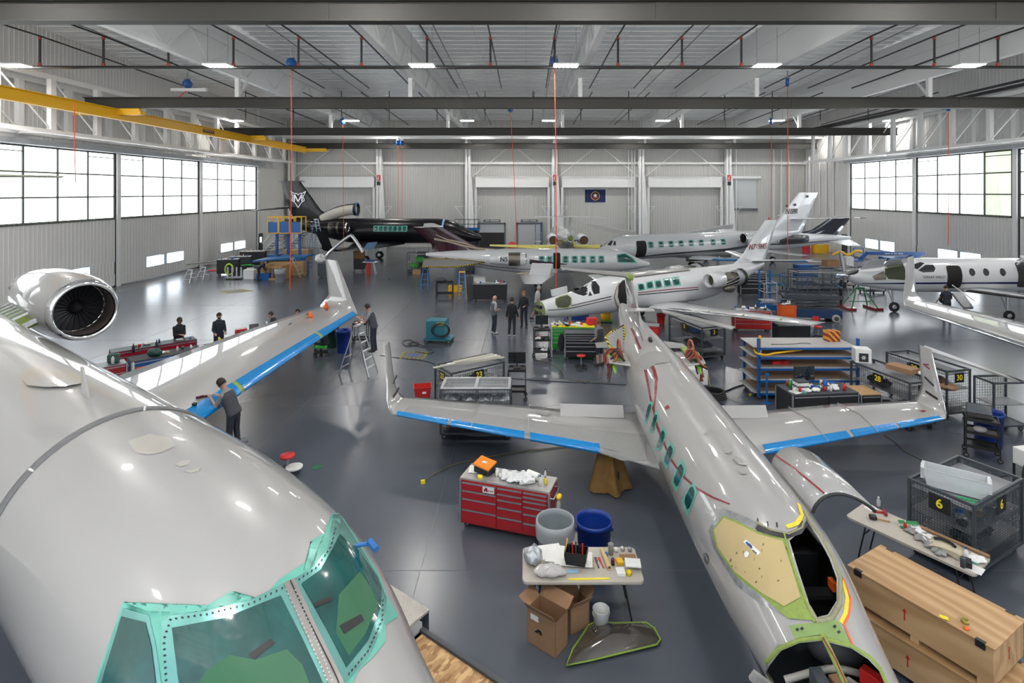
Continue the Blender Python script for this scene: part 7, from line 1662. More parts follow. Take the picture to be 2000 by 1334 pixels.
cable('extension_cord', 'thin yellow cord trailing over the floor from the open cart', [G(1048,702,.01), G(1070,708,.01), G(1095,722,.01), G(1110,740,.01), G(1150,745,.01), G(1200,747,.01)], .008, mat('olive_cord', (.16,.13,.05)))
# behind: black bench, ladders, carts
t = chest('black workbench with bottles, behind the standing group', (-2.2, 33.6, 0), 0, 2.0, .8, 1.05, black, (1,), 1, trim=black, handle=False); clutter((-2.2, 33.6, 1.05), 0, 1.7, .6, 24, 'the black workbench', 18); cart('black two shelf cart with wheels and a dark hood on it', (-5.1, 34.4, 0), .05, 1.0, .55, (.28, .95), black, post=.05); bag('dark_hood', 'dark grey cover lying on the two shelf cart', (-5.35, 34.4, .98), (.38,.28,.14), dgreyc, 'cover', 52, amp=.1)
ladder('blue and yellow stepladder by the black workbench', (-3.9, 33.4, 0), -1.57, 1.75, lblue, cap=yellow, spread=.8, rear=yellow); ladder('low blue sawhorse stand under the striped felt panel', (-6.9, 37.6, 0), -1.57, 1.35, lblue, spread=.9)
chest('white cabinet cart with green things, right of the blue and yellow ladder', (-3.25, 36.2, 0), 0, 1.1, .6, 1.1, wplast, (1,), 2, handle=False); box('yellow_stand', 'low yellow steel stand left of the ladder', 'stand', (-4.7, 36.5, 0), (.9,.5,.4), 0, yellow); monitor('dark monitor on a pole cart behind the black workbench', (-3.55, 34.7, 1.3), 0, .6, .5); box('monitor_cart', 'narrow dark cart carrying the pole monitor', 'cart', (-3.55, 34.8, 0), (.4,.4,1.3), 0, dsteel)
t = thing('drum', 'yellow drum on a green dolly behind the white jet nose', 'drum', (4.05, 28.0, 0)); m = MB(); m.lathe([(.001,.1),(.27,.1),(.28,.4),(.27,.42),(.28,.44),(.28,.88),(.001,.88)], 24); obj('drum_body', m, yellow, t); m = MB(); m.bb(-.3,.3,-.3,.3,.05,.1); obj('dolly', m, cgreen, t)
box('blue_trough', 'low blue trough under the white jet nose', 'trough', (2.6, 28.6, 0), (1.2,.6,.45), .1, bplast); t = chest('small red open service cart left of cage 3', (5.30, 23.7, 0), -.3, .8, .5, .9, redp, (1,), 2, trim=red); bin_('small red bin behind the red service cart', (6.75, 27.6, 0), .2, .5, redp)
cage('grey wire cage numbered 3 with dark bundles, under the white flap panels', (6.98, 22.65, 0), math.radians(-72), 2.3, 1.05, 1.33, '3', sides='fblr', numside='fr')
for i, (z, dx) in enumerate(((.36,0), (.36,.6), (.86,.1), (.86,-.6), (.2,.7), (.2,-.4))): bag('wrapped_part', 'dark wrapped part on a shelf of cage 3', (6.98-.31*dx*-1, 22.65-.95*dx, z), (.30,.32,.12), (navyc, dgreyc, lblue, cardb, felt, navyc)[i], 'part', 60+i, 'wrapped parts in cage 3', .15)
m = MB(); a, b = G(1293, 610, 1.5), G(1432, 641, 1.42); pts = [a+V((0,-.15,0)), b+V((-.2,-.3,0)), b+V((.1,.05,0)), a+V((.05,.42,0))]; m.prism(pts, (0,0,.05)); t = tag(obj('spare_flap', m, paint, bevel=.01), 'long white flap panel lying on top of cage 3', 'wing panel')
bin_('wide clear tub on the floor by the orange cabinet', (13.1, 26.0, 0), .45, .35, mat('clear_tub', (.6,.66,.68), .2, alpha=.5))
# white cart with yellow cord
t = thing('ground_power_unit', 'white flat topped ground power unit with a yellow cord loop on it', 'power unit', (5.5, 18.5, 0), -.08); m = MB(); m.bb(-.5,.5,-.4,.4,.25,.78); obj('unit_body', m, wplast, t, bevel=.03); m = MB(); m.bb(-.45,.45,-.35,.35,.15,.25); obj('unit_base', m, dsteel, t)
for x, y in ((-.4,-.3),(.4,-.3),(-.4,.3),(.4,.3)): caster(t, x, y, .075)
m = MB(); m.tube([(.1+.22*math.cos(a), .1+.14*math.sin(a), .80) for a in [2*PI*i/20 for i in range(20)]], .014, 6, 0, False, True); poly_tube(m, [(.3,.1,.8),(.45,.05,.8),(.56,-.05,.6),(.62,-.1,.2),(.7,-.1,.02)], .012, 6); obj('yellow_cord', m, mat('dull_yellow_cord', (.5,.42,.05), .5), t)
m = MB()
for k in range(4): m.tube([(.58*math.cos(a)*(1-.04*k), .42*math.sin(a)*(1-.05*k), .04+.05*k) for a in [2*PI*i/28 for i in range(28)]], .032, 6, 0, False, True)
tag(obj('hose_coil', m, rubber, None, loc=tuple(G(1382, 775))), 'thick black hose coil on the floor in front of the white power unit', 'hose')
for i, pts in enumerate(([(1415,765),(1440,755),(1465,750),(1490,765),(1520,770)], [(1410,775),(1440,785),(1475,800),(1500,802)], [(1405,785),(1430,798),(1480,803)])): cable('power_cable', ('thick black cable from the hose coil toward the blue rack', 'thinner black cable curving under the right wing', 'lowest thin black cable by the right wing')[i], [G(x, y, .02) for x, y in pts], .022 if i == 0 else .01)
box('yellow_marker', 'small yellow block on the floor left of the blue rack', 'marker', G(1466, 772), (.08,.06,.05), .4, yell2)
# ------------------------------------------------------------------ blue rack with sheets
t = thing('sheet_rack', 'blue steel rack with four shelves of grey sheet panels', 'rack', (8.95, 18.05, 0)); w, d = 3.15, 1.15
for s in (-1,1):
    for q in (-1,1): m = MB(); m.bb(s*w/2-.04, s*w/2+.04, q*d/2-.04, q*d/2+.04, .1, 1.95 if q < 0 else 1.66); obj('post', m, blue, t); caster(t, s*(w/2-.05), q*(d/2-.05), .08)
for z in (.22, .62, 1.0, 1.36, 1.66):
    m = MB(); m.bb(-w/2,w/2,-d/2-.04,-d/2,z-.06,z); m.bb(-w/2,w/2,d/2,d/2+.04,z-.06,z); m.bb(-w/2-.02,-w/2+.02,-d/2,d/2,z-.06,z); m.bb(w/2-.02,w/2+.02,-d/2,d/2,z-.06,z); obj('shelf_beam', m, blue, t)
    m = MB(); m.bb(-w/2-.15,w/2,-d/2,d/2,z,z+.012); obj('shelf_board', m, mat('grey_sheet', (.38,.37,.37), .5, var=.1), t)
    for k in range(3):
        if z < 1.6: m = MB(); o = .1*k; m.bb(-w/2-.2+o, w/2-.3+.1*k, -d/2+.05, d/2-.05, z+.016+.02*k, z+.030+.02*k); tag(obj('metal_sheet', m, (MATS['grey_sheet'], steel, cardb)[k], None, loc=(8.95, 18.05, 0)), 'flat sheet panel stacked on the blue rack', 'sheet', 'sheets on the blue rack')
t = thing('fork_frame', 'yellow bent steel fork frame on the left end of the blue rack', 'frame', (7.6, 17.75, 1.46)); m = MB(); m.bar((-.15,-.2,-.02),(-.15,-.2,.55),.09,.06); poly_tube(m, [(-.25,.0,.06),(-.28,-.25,.02),(-.05,-.4,.0),(.3,-.3,.03),(1.2,-.15,.10)], .035, 6); m.bar((-.25,0,.06),(.3,.1,.08),.05); obj('bent_fork', m, yellow, t)
for i, x in enumerate((7.75, 8.0, 8.3)): box('red_clamp', 'red and black part on the third shelf of the blue rack', 'part', (x, 17.75, 1.07), (.3,.2,.09), .3*i, (black, redp, redp)[i], 'red parts on the blue rack')
t = thing('tool_box', 'maroon box with yellow diagonal stripes on top of the blue rack', 'box', (10.12, 18.25, 1.675), .1); m = MB(); m.bb(-.2,.2,-.16,.16,0,.34); obj('striped_box', m, stripes('maroon_yellow_stripes', (.22,.015,.02), (.6,.28,.02), .14, 45, axis='XZ'), t, bevel=.01)
cable('bent_rod', 'thin dark rod lying on top of the blue rack', [(7.9,17.75,1.69),(8.6,17.78,1.69),(9.0,17.9,1.69),(9.2,17.8,1.69)], .01)
chest('black workbench crowded with bottles and a monitor, right of the centre jet', (8.35, 15.85, 0), .10, 1.95, .85, .95, black, (1.2,1), (2,3), trim=steel, top=dsteel); clutter((8.3, 15.85, .95), .1, 1.6, .65, 31, 'the workbench behind the right wing', 34)
monitor('large black monitor at the back of the workbench behind the right wing', (8.15, 16.15, .95), .1, .62, .42); bottle('tall blue spray bottle on the workbench behind the right wing', (8.55, 15.75, .95), .06, .34, lblue, lblue); bottle('green capped bottle at the back left of the workbench behind the right wing', (7.65, 15.95, .95), .045, .22, green, wplast)
for i in range(6): box('binder', 'white and black binder in the stack on the workbench', 'binder', (7.85, 15.75, .95+.045*i), (.34,.28,.042), .1+.04*(i % 3), (white, white, dsteel)[i % 3], 'binders stacked on the workbench')
chest('black drawer cabinet with an orange edged top next to the workbench', (9.76, 15.98, 0), .08, .6, .7, .86, black, (1,), 2, top=wood)
m = MB(); m.cyl((0,0,0),(0,0,.02),.12); m.cyl((0,0,0),(0,0,.85),.03); m.bb(-.06,.06,-.04,.04,.85,.92); tag(obj('jack_stand', m, lblue, None, loc=tuple(G(1498, 787))), 'slim blue jack stand at the left post of the blue rack', 'stand')
cages_ = [((10.72,16.2,0), -76.7, 2.0, .85, 1.36, '28', 'grey wire cage numbered 28 with boxes on top, behind the right wing', 'lr'), ((12.35,17.0,0), -76.7, 2.0, .85, 1.42, '30', 'grey wire cage numbered 30 behind the right winglet', 'lr')]
for c_, a, w, d, h, n_, lb, ns in cages_: cage(lb, c_, math.radians(a), w, d, h, n_, numside='fr', sides='fr')
cage('tall grey open shelf rack right of cage 30', (13.25, 15.4, 0), math.radians(4), .95, .6, 1.38, None, shelves=(.75,), sides='b', solid_top=False)
for i in range(8): bag('wrapped_part', 'dark part lying on a shelf of the numbered cages', (10.5+(i % 2)*1.75+.1*i*(i % 3)*.2, 16.0+.33*(i//2), .86 if i % 3 else .36), (.22,.25,.09), (blkcloth, cardb, dgreyc, white)[i % 4], 'part', 80+i, 'parts in cages 28 and 30', .15)
p = G(1703, 700, 1.42); t = thing('equipment_box', 'white box with a black emblem standing on cage 28', 'box', (10.35, 17.0, 1.37), -.25); m = MB(); m.bb(-.22,.22,-.2,.2,0,.42); obj('box_body', m, wplast, t, bevel=.01); m = MB(); m.bb(-.13,.13,-.204,-.201,.04,.30); bl = obj('black_emblem_panel', m, black, t); m = MB(); m.lathe([(.03,0),(.05,0)], 12, 0, Matrix.Translation((0,-.207,.17)) @ Matrix.Rotation(PI/2,4,'X'))
for a in range(3): u = (math.cos(a*PI/3), math.sin(a*PI/3)); m.bar((-.08*u[0],-.207,.17-.08*u[1]), (.08*u[0],-.207,.17+.08*u[1]), .012, .004)
obj('white_emblem', m, wplast, bl)
box('cardboard_box', 'flat brown cardboard carton on cage 28 behind the white box', 'box', (11.0, 16.1, 1.37), (.72,.42,.14), -1.1, cardb); box('paper_notice', 'paper notice hung on the side of cage 28', 'paper', (11.03, 15.62, .85), (.22,.01,.38), math.radians(13), white); m = MB(); m.ball((0,0,.05), .05); tag(obj('white_ball', m, wplast, None, loc=(11.25,15.75,1.37)), 'small round white cap at the corner of cage 28', 'cap')
m = MB(); a, b = G(1800, 683, 1.62), G(1992, 748, 1.62); m.prism([a, b, b+V((.05,.5,0)), a+V((.35,.35,0))], (0,0,.05)); tag(obj('spare_flap', m, paint, bevel=.01), 'long white flap panel lying over the cages behind the right winglet', 'wing panel')
# laptop cart and bin at the right wingtip
cart('black cart with an open laptop in front of the right winglet', (11.38, 13.75, 0), -.6, .65, .5, (.28, .62, .93), black); laptop('big open black laptop on the cart by the right winglet', (11.38, 13.8, .97), -.55, .52); bag('grey_mask', 'grey cover on the middle shelf of the laptop cart', (11.25, 13.65, .65), (.16,.12,.07), felt, 'cover', 91, amp=.1)
bin_('tall bright blue bin behind the laptop cart', (12.05, 14.35, 0), .33, .88, bplast)
# ------------------------------------------------------------------ cage 6, table, crates
CG = (8.06, 10.1, 0); ca = math.radians(28.7)
cage('large grey wire cage numbered 6 at the right, a clear tub on top', CG, ca, 1.8, 1.0, 1.35, '6', shelves=(.40, .82), dense=True, numside='fl')
p = on(CG, ca, -.38, .0, 1.24); t = thing('storage_tub', 'long translucent white plastic tub on top of cage 6', 'tub', p, math.radians(-38)); m = MB(); w, d, h = .95, .34, .30
m.loft([[V((x*f, y*f, z)) for x, y in ((-w/2,-d/2),(w/2,-d/2),(w/2,d/2),(-w/2,d/2))] for z, f in ((0,.86),(h,.98),(h+.015,1.04),(h+.015,.95),(.02,.84))], 0, False, smooth=False); m.bb(-w/2*.85,w/2*.85,-d/2*.85,d/2*.85,0,.012); obj('tub_body', m, mat('frosted_plastic', (.62,.65,.67), .3, alpha=.85), t)
for s in (-1,1): m = MB(); m.bb(s*w/2-.03, s*w/2+.03, -d/2*.7, d/2*.7, h*.35, h); obj('tub_handle', m, MATS['frosted_plastic'], t)
p = on(CG, ca, -.58, -.30, 1.235); t = thing('green_sheet', 'green printed card in front of the clear tub on cage 6', 'card', p, -.6); m = MB(); m.bb(-.16,.16,-.09,.09,0,.004); obj('card', m, mat('bright_green_card', (.03,.38,.13), .5), t); M_ = Matrix.Translation((0,0,.006)); txt('PART', .10, dsteel, M_, t)
for i in range(9): u = -.7+.18*i; bag('small_part', 'small bagged part on the upper shelf of cage 6', on(CG, ca, u, -.25+.1*(i % 3), .83), (.09,.08,.04), (blkcloth, MATS['silver_film'], lblue, cardb, yell2)[i % 5], 'part', 100+i, 'bagged parts on the upper shelf of cage 6', .2)
for i in range(6): bag('small_part', 'dark bagged part on the lower shelf of cage 6', on(CG, ca, -.65+.26*i, -.2+.12*(i % 3), .41), (.16,.13,.08), (blkcloth, dgreyc, MATS['silver_film'])[i % 3], 'part', 120+i, 'bagged parts on the lower shelf of cage 6', .3)
TB = (6.62, 9.40, 0); ta = math.radians(-55)
table('beige folding table with rags, hammer and green sign before cage 6', TB, ta, 1.9, .74); TT = .742
def g2(px, py): return G(px, py, TT)
t = thing('hammer', 'red handled mallet at the far left end of the right table', 'hammer', tuple(g2(1722, 1003)), 0); m = MB(); m.bar((-.14,.03,.02),(.06,0,.02),.025); obj('handle', m, redp, t); m = MB(); m.bar((.02,-.09,.03),(.09,.08,.03),.05); obj('head', m, redstripe, t)
paper('white paper scrap at the left end of the right table', g2(1702, 993), .2, .16, .3); bottle('clear bottle beside the white paper on the right table', g2(1716, 988), .035, .17, clear, wplast)
t = thing('rivet_tool', 'black tool with wooden handle on the left half of the right table', 'tool', tuple(g2(1705, 1014)), -.3); m = MB(); m.box((0,0,.04), (.12,.1,.07)); obj('tool_body', m, black, t, bevel=.02); m = MB(); m.bar((.05,0,.02),(.26,-.03,.02),.02); obj('wooden_handle', m, wood, t)
t = thing('printed_sign', 'green and white printed card standing among rags on the right table', 'sign', tuple(g2(1775, 1030)), -.15); m = MB(); m.prism([(-.16,-.06,.0),(.16,-.06,0),(.16,.04,.09),(-.16,.04,.09)], (0,.003,.003)); sg = obj('card', m, cgreen, t); txt('RECORDS OUT', .05, white, frame((0,-.022,.045), (1,0,0), (0,-.67,.74)), sg)
bottle('red and white squeeze bottle before the green sign', g2(1768, 1036), .025, .17, redp, wplast)
for i in range(7): bag('rag', 'crumpled white rag in the heap on the right table', g2(1782+9*i, 1040+7*i-8*(i % 2)), (.11,.09,.035), white if i % 2 else felt, 'rag', 140+i, 'rags on the right table', .5)
roll('paper_roll', 'long brown paper roll along the back edge of the right table', on(TB, ta, .42, .30, TT), 1.05, .028, ta, cardb)
for i in range(5):
    p = on(TB, ta, .46, -.03, TT+.012*i); m = MB(); vs = []
    for j in range(9): x = -.24+.06*j; vs += [(x, -.15, .05*(1-(j/4-1)**2)), (x, .15, .05*(1-(j/4-1)**2))]
    m.add(vs, [(2*j, 2*j+1, 2*j+3, 2*j+2) for j in range(8)], 0, True); o = tag(obj('trim_sheet', m, mat('cream_panel', (.50,.44,.32), .6), None, loc=p, rz=ta+.06*i), 'curved cream panel in the stack on the right table', 'panel', 'curved panels stacked on the right table'); md = o.modifiers.new('s', 'SOLIDIFY'); md.thickness = .009
p = on(TB, ta, .44, .0, TT+.115); m = MB(); poly_tube(m, [(-.14,-.03,0),(-.05,.03,.01),(.08,.02,.01),(.15,-.02,0)], .022, 8); tag(obj('glove', m, blkcloth, None, loc=p, rz=ta), 'black glove on top of the curved panels', 'glove')
clutter(on(TB, ta, .72, -.12, TT), ta, .3, .4, 33, 'the near end of the right table', 6)
def crate(label, loc, rz, w, d, h, lid=True):
    t = thing('plywood_crate', label, 'crate', loc, rz); m = MB(); m.bb(-w/2,w/2,-d/2,d/2,.07,h-.02); obj('crate_body', m, ply, t, bevel=.004)
    m = MB(); m.bb(-w/2-.02,w/2+.02,-d/2-.02,d/2+.02,h-.02,h); obj('lid', m, ply, t, bevel=.003)
    for x in (-w/2+.12, 0, w/2-.12): m = MB(); m.bb(x-.05,x+.05,-d/2,d/2,0,.07); obj('skid', m, ply, t)
    for x in (-w/2+.13, w/2-.13):
        for s in (-1, 1): m = MB(); m.bb(x-.05,x+.05,s*d/2-.026,s*d/2+.026,h-.08,h+.004); obj('black_clasp', m, black, t)
    for x in (-.12, ): m = MB(); m.bb(x-.008,x+.008,-d/2-.003,-d/2-.001,.22,.34); m.prism([(x-.03,-d/2-.003,.33),(x+.03,-d/2-.003,.33),(x,-d/2-.003,.38)], (0,.002,0)); obj('red_arrow', m, redp, t)
    m = MB(); m.bb(w/2+.001,w/2+.003,-.008,.008,.22,.34); m.prism([(w/2+.003,-.03,.33),(w/2+.003,.03,.33),(w/2+.003,0,.38)], (-.002,0,0)); obj('red_arrow', m, redp, t)
    return t
ply = mat('plywood', (.50,.33,.17), .6, var=.1); nt = ply.node_tree; b = nt.nodes['Principled BSDF']; wv = nt.nodes.new('ShaderNodeTexWave'); wv.inputs['Scale'].default_value = .45; wv.inputs['Distortion'].default_value = 14; wv.inputs['Detail'].default_value = 3; wv.bands_direction = 'Y'; mq = nt.nodes.new('ShaderNodeMapping'); mq.inputs['Scale'].default_value = (.5, 3, 3); tq = nt.nodes.new('ShaderNodeTexCoord'); cq = nt.nodes.new('ShaderNodeValToRGB'); cq.color_ramp.elements[0].color = (.40,.235,.105,1); cq.color_ramp.elements[1].color = (.53,.34,.175,1)
nt.links.new(tq.outputs['Object'], mq.inputs['Vector']); nt.links.new(mq.outputs['Vector'], wv.inputs['Vector']); nt.links.new(wv.outputs['Fac'], cq.inputs['Fac']); nt.links.new(cq.outputs['Color'], b.inputs['Base Color'])
cz = math.radians(-59.5)
crate('long plywood crate, upper of the stacked pair at the lower right', (5.58, 7.60, .56), cz, 1.72, .88, .54); crate('long plywood crate, lower of the stacked pair at the lower right', (5.55, 7.52, 0), cz+.03, 1.80, .86, .56)
paper('yellow sticky note on the upper plywood crate', G(1843, 1207, 1.10), .10, .07, -.6, yell2); m = MB(); m.lathe([(.035,0),(.045,0),(.045,.045),(.035,.045),(.035,0)], 18); tag(obj('tape_roll', m, mat('amber_tape', (.35,.27,.06), .4), None, loc=tuple(G(1885, 1216, 1.10))), 'amber tape roll on the upper plywood crate', 'tape roll'); bag('foam_earplug_bag', 'small orange and white packet beside the tape roll on the crate', G(1888, 1229, 1.10), (.035,.03,.012), orange, 'packet', 150)
t = thing('round_tub', 'dark green round tub between the centre jet and the crates', 'tub', (4.62, 8.85, 0)); m = MB(); m.lathe([(.001,.0),(.24,0),(.29,.62),(.30,.64),(.27,.64),(.22,.02)], 28); obj('tub_body', m, gplast, t)
bag('red_hose', 'red and black tubing heap under the right table', (6.85, 8.75, 0), (.3,.2,.12), redstripe, 'hose', 151, amp=.4)
t = thing('test_stand', 'white instrument box on a black wheeled stand at the right edge', 'instrument', (11.35, 12.05, 0), .2); m = MB(); m.bb(-.42,.42,-.35,.35,.55,.92); obj('instrument_box', m, wplast, t, bevel=.02); m = MB()
for x, y in ((-.4,-.33),(.4,-.33),(-.4,.33),(.4,.33)): m.bar((x,y,.1),(x,y,.55),.035)
m.bar((-.4,-.33,.15),(-.95,.5,.15),.035); m.bar((-.95,.5,.15),(-.4,.33,.3),.035); m.bar((-.95,.5,.15),(-.95,1.2,.15),.035); obj('stand_frame', m, black, t); caster(t, -.95, 1.2, .08); caster(t, .4, -.33); caster(t, -.4, -.33); m = MB(); poly_tube(m, [(-.42,-.1,.75),(-.62,-.1,.75),(-.7,-.1,.5),(-.6,-.1,.2)], .04, 8); obj('black_duct', m, rubber, t)
cable('power_cable', 'brown cord running from under the right wing to cage 6', [G(1727,850,.012), G(1750,865,.012), G(1768,882,.012), G(1800,898,.012), G(1830,915,.012)], .010, mat('brown_cord', (.08,.06,.05), .6))
# ------------------------------------------------------------------ right middle: chests, scissor lift, lifts
chest('wide red tool chest under the white jet wing', (10.75, 26.3, 0), -.1, 1.65, .6, 1.0, redp, (1,1), 5, top=steel); clutter((10.75, 26.3, 1.0), -.1, 1.4, .45, 41, 'the wide red tool chest', 16); paper('white card standing on the wing of the nose-less jet', (9.2, 24.6, 1.28), .5, .2, .2) if 0 else None
chest('orange tool cabinet with cups on top beside the scissor lift', (12.95, 27.4, 0), -.1, .68, .55, 1.05, orange, (1,), 2, top=dsteel, trim=orange); clutter((12.95, 27.4, 1.05), 0, .5, .4, 42, 'the orange cabinet', 7)
chest('black cabinet behind the blue sheet rack', (11.35, 23.6, 0), 0, 1.3, .6, .95, black, (1,), 1, trim=black, handle=False); stool('red stool with a backrest beyond the blue rack', (13.15, 24.8, 0), h=.55, back=True)
def scissor(label, loc, rz, L, W_, zp, c1=liftb):
    t = thing('scissor_lift', label, 'scissor lift', loc, rz); m = MB(); m.bb(-L/2,L/2,-W_/2,W_/2,.18,.62); obj('chassis', m, c1, t, bevel=.02)
    for x in (-L/2+.3, L/2-.3):
        for y in (-W_/2-.02, W_/2+.02): m = MB(); wheel(m, (x, y, .2), .2, .14); obj('wheel', m, [mat('grey_tyre', (.35,.34,.32), .7), dsteel], t)
    m = MB(); z = .62; n = max(2, int((zp-.65)/.16))
    for k in range(n):
        z0_, z1_ = .62+(zp-.62)*k/n, .62+(zp-.62)*(k+1)/n
        for y in (-W_/2+.06, W_/2-.06): m.bar((-L/2+.1,y,z0_),(L/2-.1,y,z1_),.05,.07); m.bar((-L/2+.1,y,z1_),(L/2-.1,y,z0_),.05,.07)
    obj('scissor_arms', m, dsteel, t); m = MB(); m.bb(-L/2-.05,L/2+.05,-W_/2,W_/2,zp,zp+.08); m.bb(-L/2,L/2,-W_/2-.01,-W_/2+.01,zp,zp+.2); m.bb(-L/2,L/2,W_/2-.01,W_/2+.01,zp,zp+.2); obj('platform', m, c1 if c1 is not liftb else dsteel, t)
    for y in (-W_/2, W_/2):
        m = MB()
        for z in (zp+.6, zp+1.1): m.bar((-L/2,y,z),(L/2,y,z),.04)
        for k in range(6): x = -L/2+L*k/5; m.bar((x,y,zp+.08),(x,y,zp+1.1),.035)
        obj('guard_rail', m, dsteel, t)
    for x in (-L/2, L/2):
        m = MB()
        for z in (zp+.6, zp+1.1): m.bar((x,-W_/2,z),(x,W_/2,z),.04)
        obj('end_rail', m, lblue, t)
    return t
scissor('long dark blue scissor lift with guard rails, right of the orange cabinet', (14.75, 28.6, 0), -.22, 2.7, 1.15, 1.15)
def mastlift(label, loc, rz, h=1.9, m_=lblue):
    t = thing('personnel_lift', label, 'lift', loc, rz); m = MB(); m.bb(-.4,.4,-.5,.5,.12,.4); obj('lift_base', m, m_, t)
    for x, y in ((-.35,-.42),(.35,-.42),(-.35,.42),(.35,.42)): caster(t, x, y, .09)
    for s in (-1,1): m = MB(); m.bb(s*.3-.04,s*.3+.04,.3,.4,.4,h+.7); obj('mast', m, m_, t)
    m = MB()
    for z in (h*.4, h*.4+.5, h*.4+1.0):
        for a, b in (((-.35,-.4),(.35,-.4)),((-.35,-.4),(-.35,.35)),((.35,-.4),(.35,.35))): m.bar((*a,z),(*b,z),.035)
    for x, y in ((-.35,-.4),(.35,-.4)): m.bar((x,y,h*.4),(x,y,h*.4+1.0),.035)
    m.bb(-.36,.36,-.42,.35,h*.4-.05,h*.4); obj('work_cage', m, mat('silver_paint', (.45,.47,.5), .4), t); return t
mastlift('blue one person lift with a silver cage behind the red tool chest', (13.4, 30.6, 0), 0, 1.5)
cart('teal service cart behind the scissor lift', (17.0, 37.5, 0), .0, 1.2, .6, (.3, .9), teal); chest('black drawer chest near the white jet tail', (14.4, 35.2, 0), 0, 1.6, .6, 1.5, black, (1,), 6); cage('dark wire cage behind the scissor lift', (19.0, 36.2, 0), .05, 3.0, 1.2, 1.5, None, sides='f'); cage('dark wire cage with a cardboard carton behind the propeller', (21.3, 38.2, 0), .1, 2.4, 1.2, 1.45, None, sides='f')
carton('brown carton on the dark cage behind the propeller', (21.0, 38.0, 1.46), .1, .9, .6, .45, False, False); box('blue_case', 'bright blue case on the dark cages beyond the lift', 'case', (20.8, 41.0, 0), (1.5,.8,1.2), .05, lblue); cage('dark grey wire cage behind the propeller', (22.6, 36.0, 0), .3, 1.3, .9, 1.7, None, sides='f')
# blue boom lift by the right wall
t = thing('boom_lift', 'blue boom lift with a long white lettered arm by the right wall', 'boom lift', (30.7, 45.5, 0)); m = MB(); m.bb(-1.1,1.1,-.8,.8,.45,1.2); obj('chassis', m, blue, t, bevel=.05)
for x in (-.8,.8):
    for y in (-.85,.85): m = MB(); wheel(m, (x,y,.4), .4, .25); obj('wheel', m, [rubber, wplast], t)
m = MB(); m.bar((-2.6,0,1.55),(2.2,0,1.5),.26); arm = obj('boom_arm', m, blue, t); marks((5, 2, 3, 5), 1.5, .1, white, frame((-.4,-.135,1.53), (1,0,-.01), (0,-1,0)), arm); m = MB(); m.bar((-2.5,0,1.6),(-3.2,0,.95),.2); m.bar((1.9,0,1.5),(.8,0,1.1),.3); obj('jib', m, blue, t); m = MB(); m.bb(-3.9,-3.1,-.4,.4,.9,1.0); m.bar((-3.9,-.4,.95),(-3.9,-.4,2.0),.05); m.bar((-3.1,-.4,.95),(-3.1,-.4,2.0),.05); m.bar((-3.9,-.4,2.0),(-3.1,-.4,2.0),.05); obj('basket', m, lblue, t)
t = thing('boom_hose', 'yellow hose bundle beside the blue boom lift', 'hose', (26.0, 44.5, 0)); m = MB(); m.bb(-.3,.3,-.3,.3,0,1.4); obj('hose_cabinet', m, wplast, t); m = MB(); poly_tube(m, [(-1.3,0,1.5),(-.6,0,1.75),(0,0,1.5),(.6,0,1.8),(1.1,0,1.75)], .10, 8); obj('yellow_hose', m, yellow, t)
t = thing('maintenance_stand', 'green tubular stand with red bases below the propeller', 'stand', (18.9, 31.2, 0)); 
for s in (-1,1):
    m = MB(); m.bar((s*.75,-.5,.05),(s*.2,0,1.15),.05); m.bar((s*.75,.5,.05),(s*.2,0,1.15),.05); obj('green_leg', m, cgreen, t); m = MB(); m.box((s*.75,0,.06), (.5,1.1,.12)); obj('red_base', m, redstripe, t)
m = MB(); m.bar((-.25,0,1.15),(.25,0,1.15),.08); m.bar((-.6,0,.4),(.6,0,.4),.04); obj('cross_bar', m, cgreen, t)
# yellow and red cabinets far right
box('yellow_cabinet', 'yellow safety cabinet beneath the navy tail', 'cabinet', (31.9, 59.8, 0), (1.5,.8,.9), 0, yellow); box('red_cabinet', 'red cabinet left of the yellow safety cabinet', 'cabinet', (30.6, 60.2, 0), (.6,.6,.9), 0, redp)
# ------------------------------------------------------------------ far left clutter
def gl(px, py): return G(px, py)
for i, (px, py) in enumerate(((372,551), (398,545))): ladder(('aluminium trestle at the left end of the long bench', 'second aluminium trestle under the long bench')[i], tuple(gl(px, py)), 1.57, .9, spread=.9)
a, b = D(362, 524, 43.0), D(424, 514, 45); m = MB(); m.bar((a.x, a.y, .93), (b.x, b.y, .96), .5, .06); tag(obj('trestle_plank', m, mat('olive_plank', (.16,.17,.14), .6)), 'long olive plank resting on two aluminium trestles at the far left', 'plank')
box('red_sheet', 'red sheet lying on the olive plank at the far left', 'sheet', (-26.0, 46.2, .0), (1.4,.5,.06), .2, redp)
chest('black cabinet bench with a yellow hose at the left wall', (-23.8, 44.0, 0), .25, 1.5, .7, 1.25, black, (1,), 1, trim=black, handle=False); chest('second dark cabinet bench along the left wall', (-24.0, 46.2, 0), .25, 1.6, .7, 1.2, dsteel, (1,), 2, trim=black, handle=False); chest('light topped work table with dark front near the left corner', (-24.3, 49.0, 0), .15, 2.0, .8, 1.35, black, (1,), 1, top=beige, trim=black, handle=False)
clutter((-23.8, 44.0, 1.25), .25, 1.2, .5, 61, 'the first black bench at the left wall', 8); clutter((-24.0, 46.2, 1.2), .25, 1.3, .5, 62, 'the second bench at the left wall', 9); clutter((-24.3, 49.0, 1.35), .15, 1.6, .5, 63, 'the pale table near the left corner', 10)
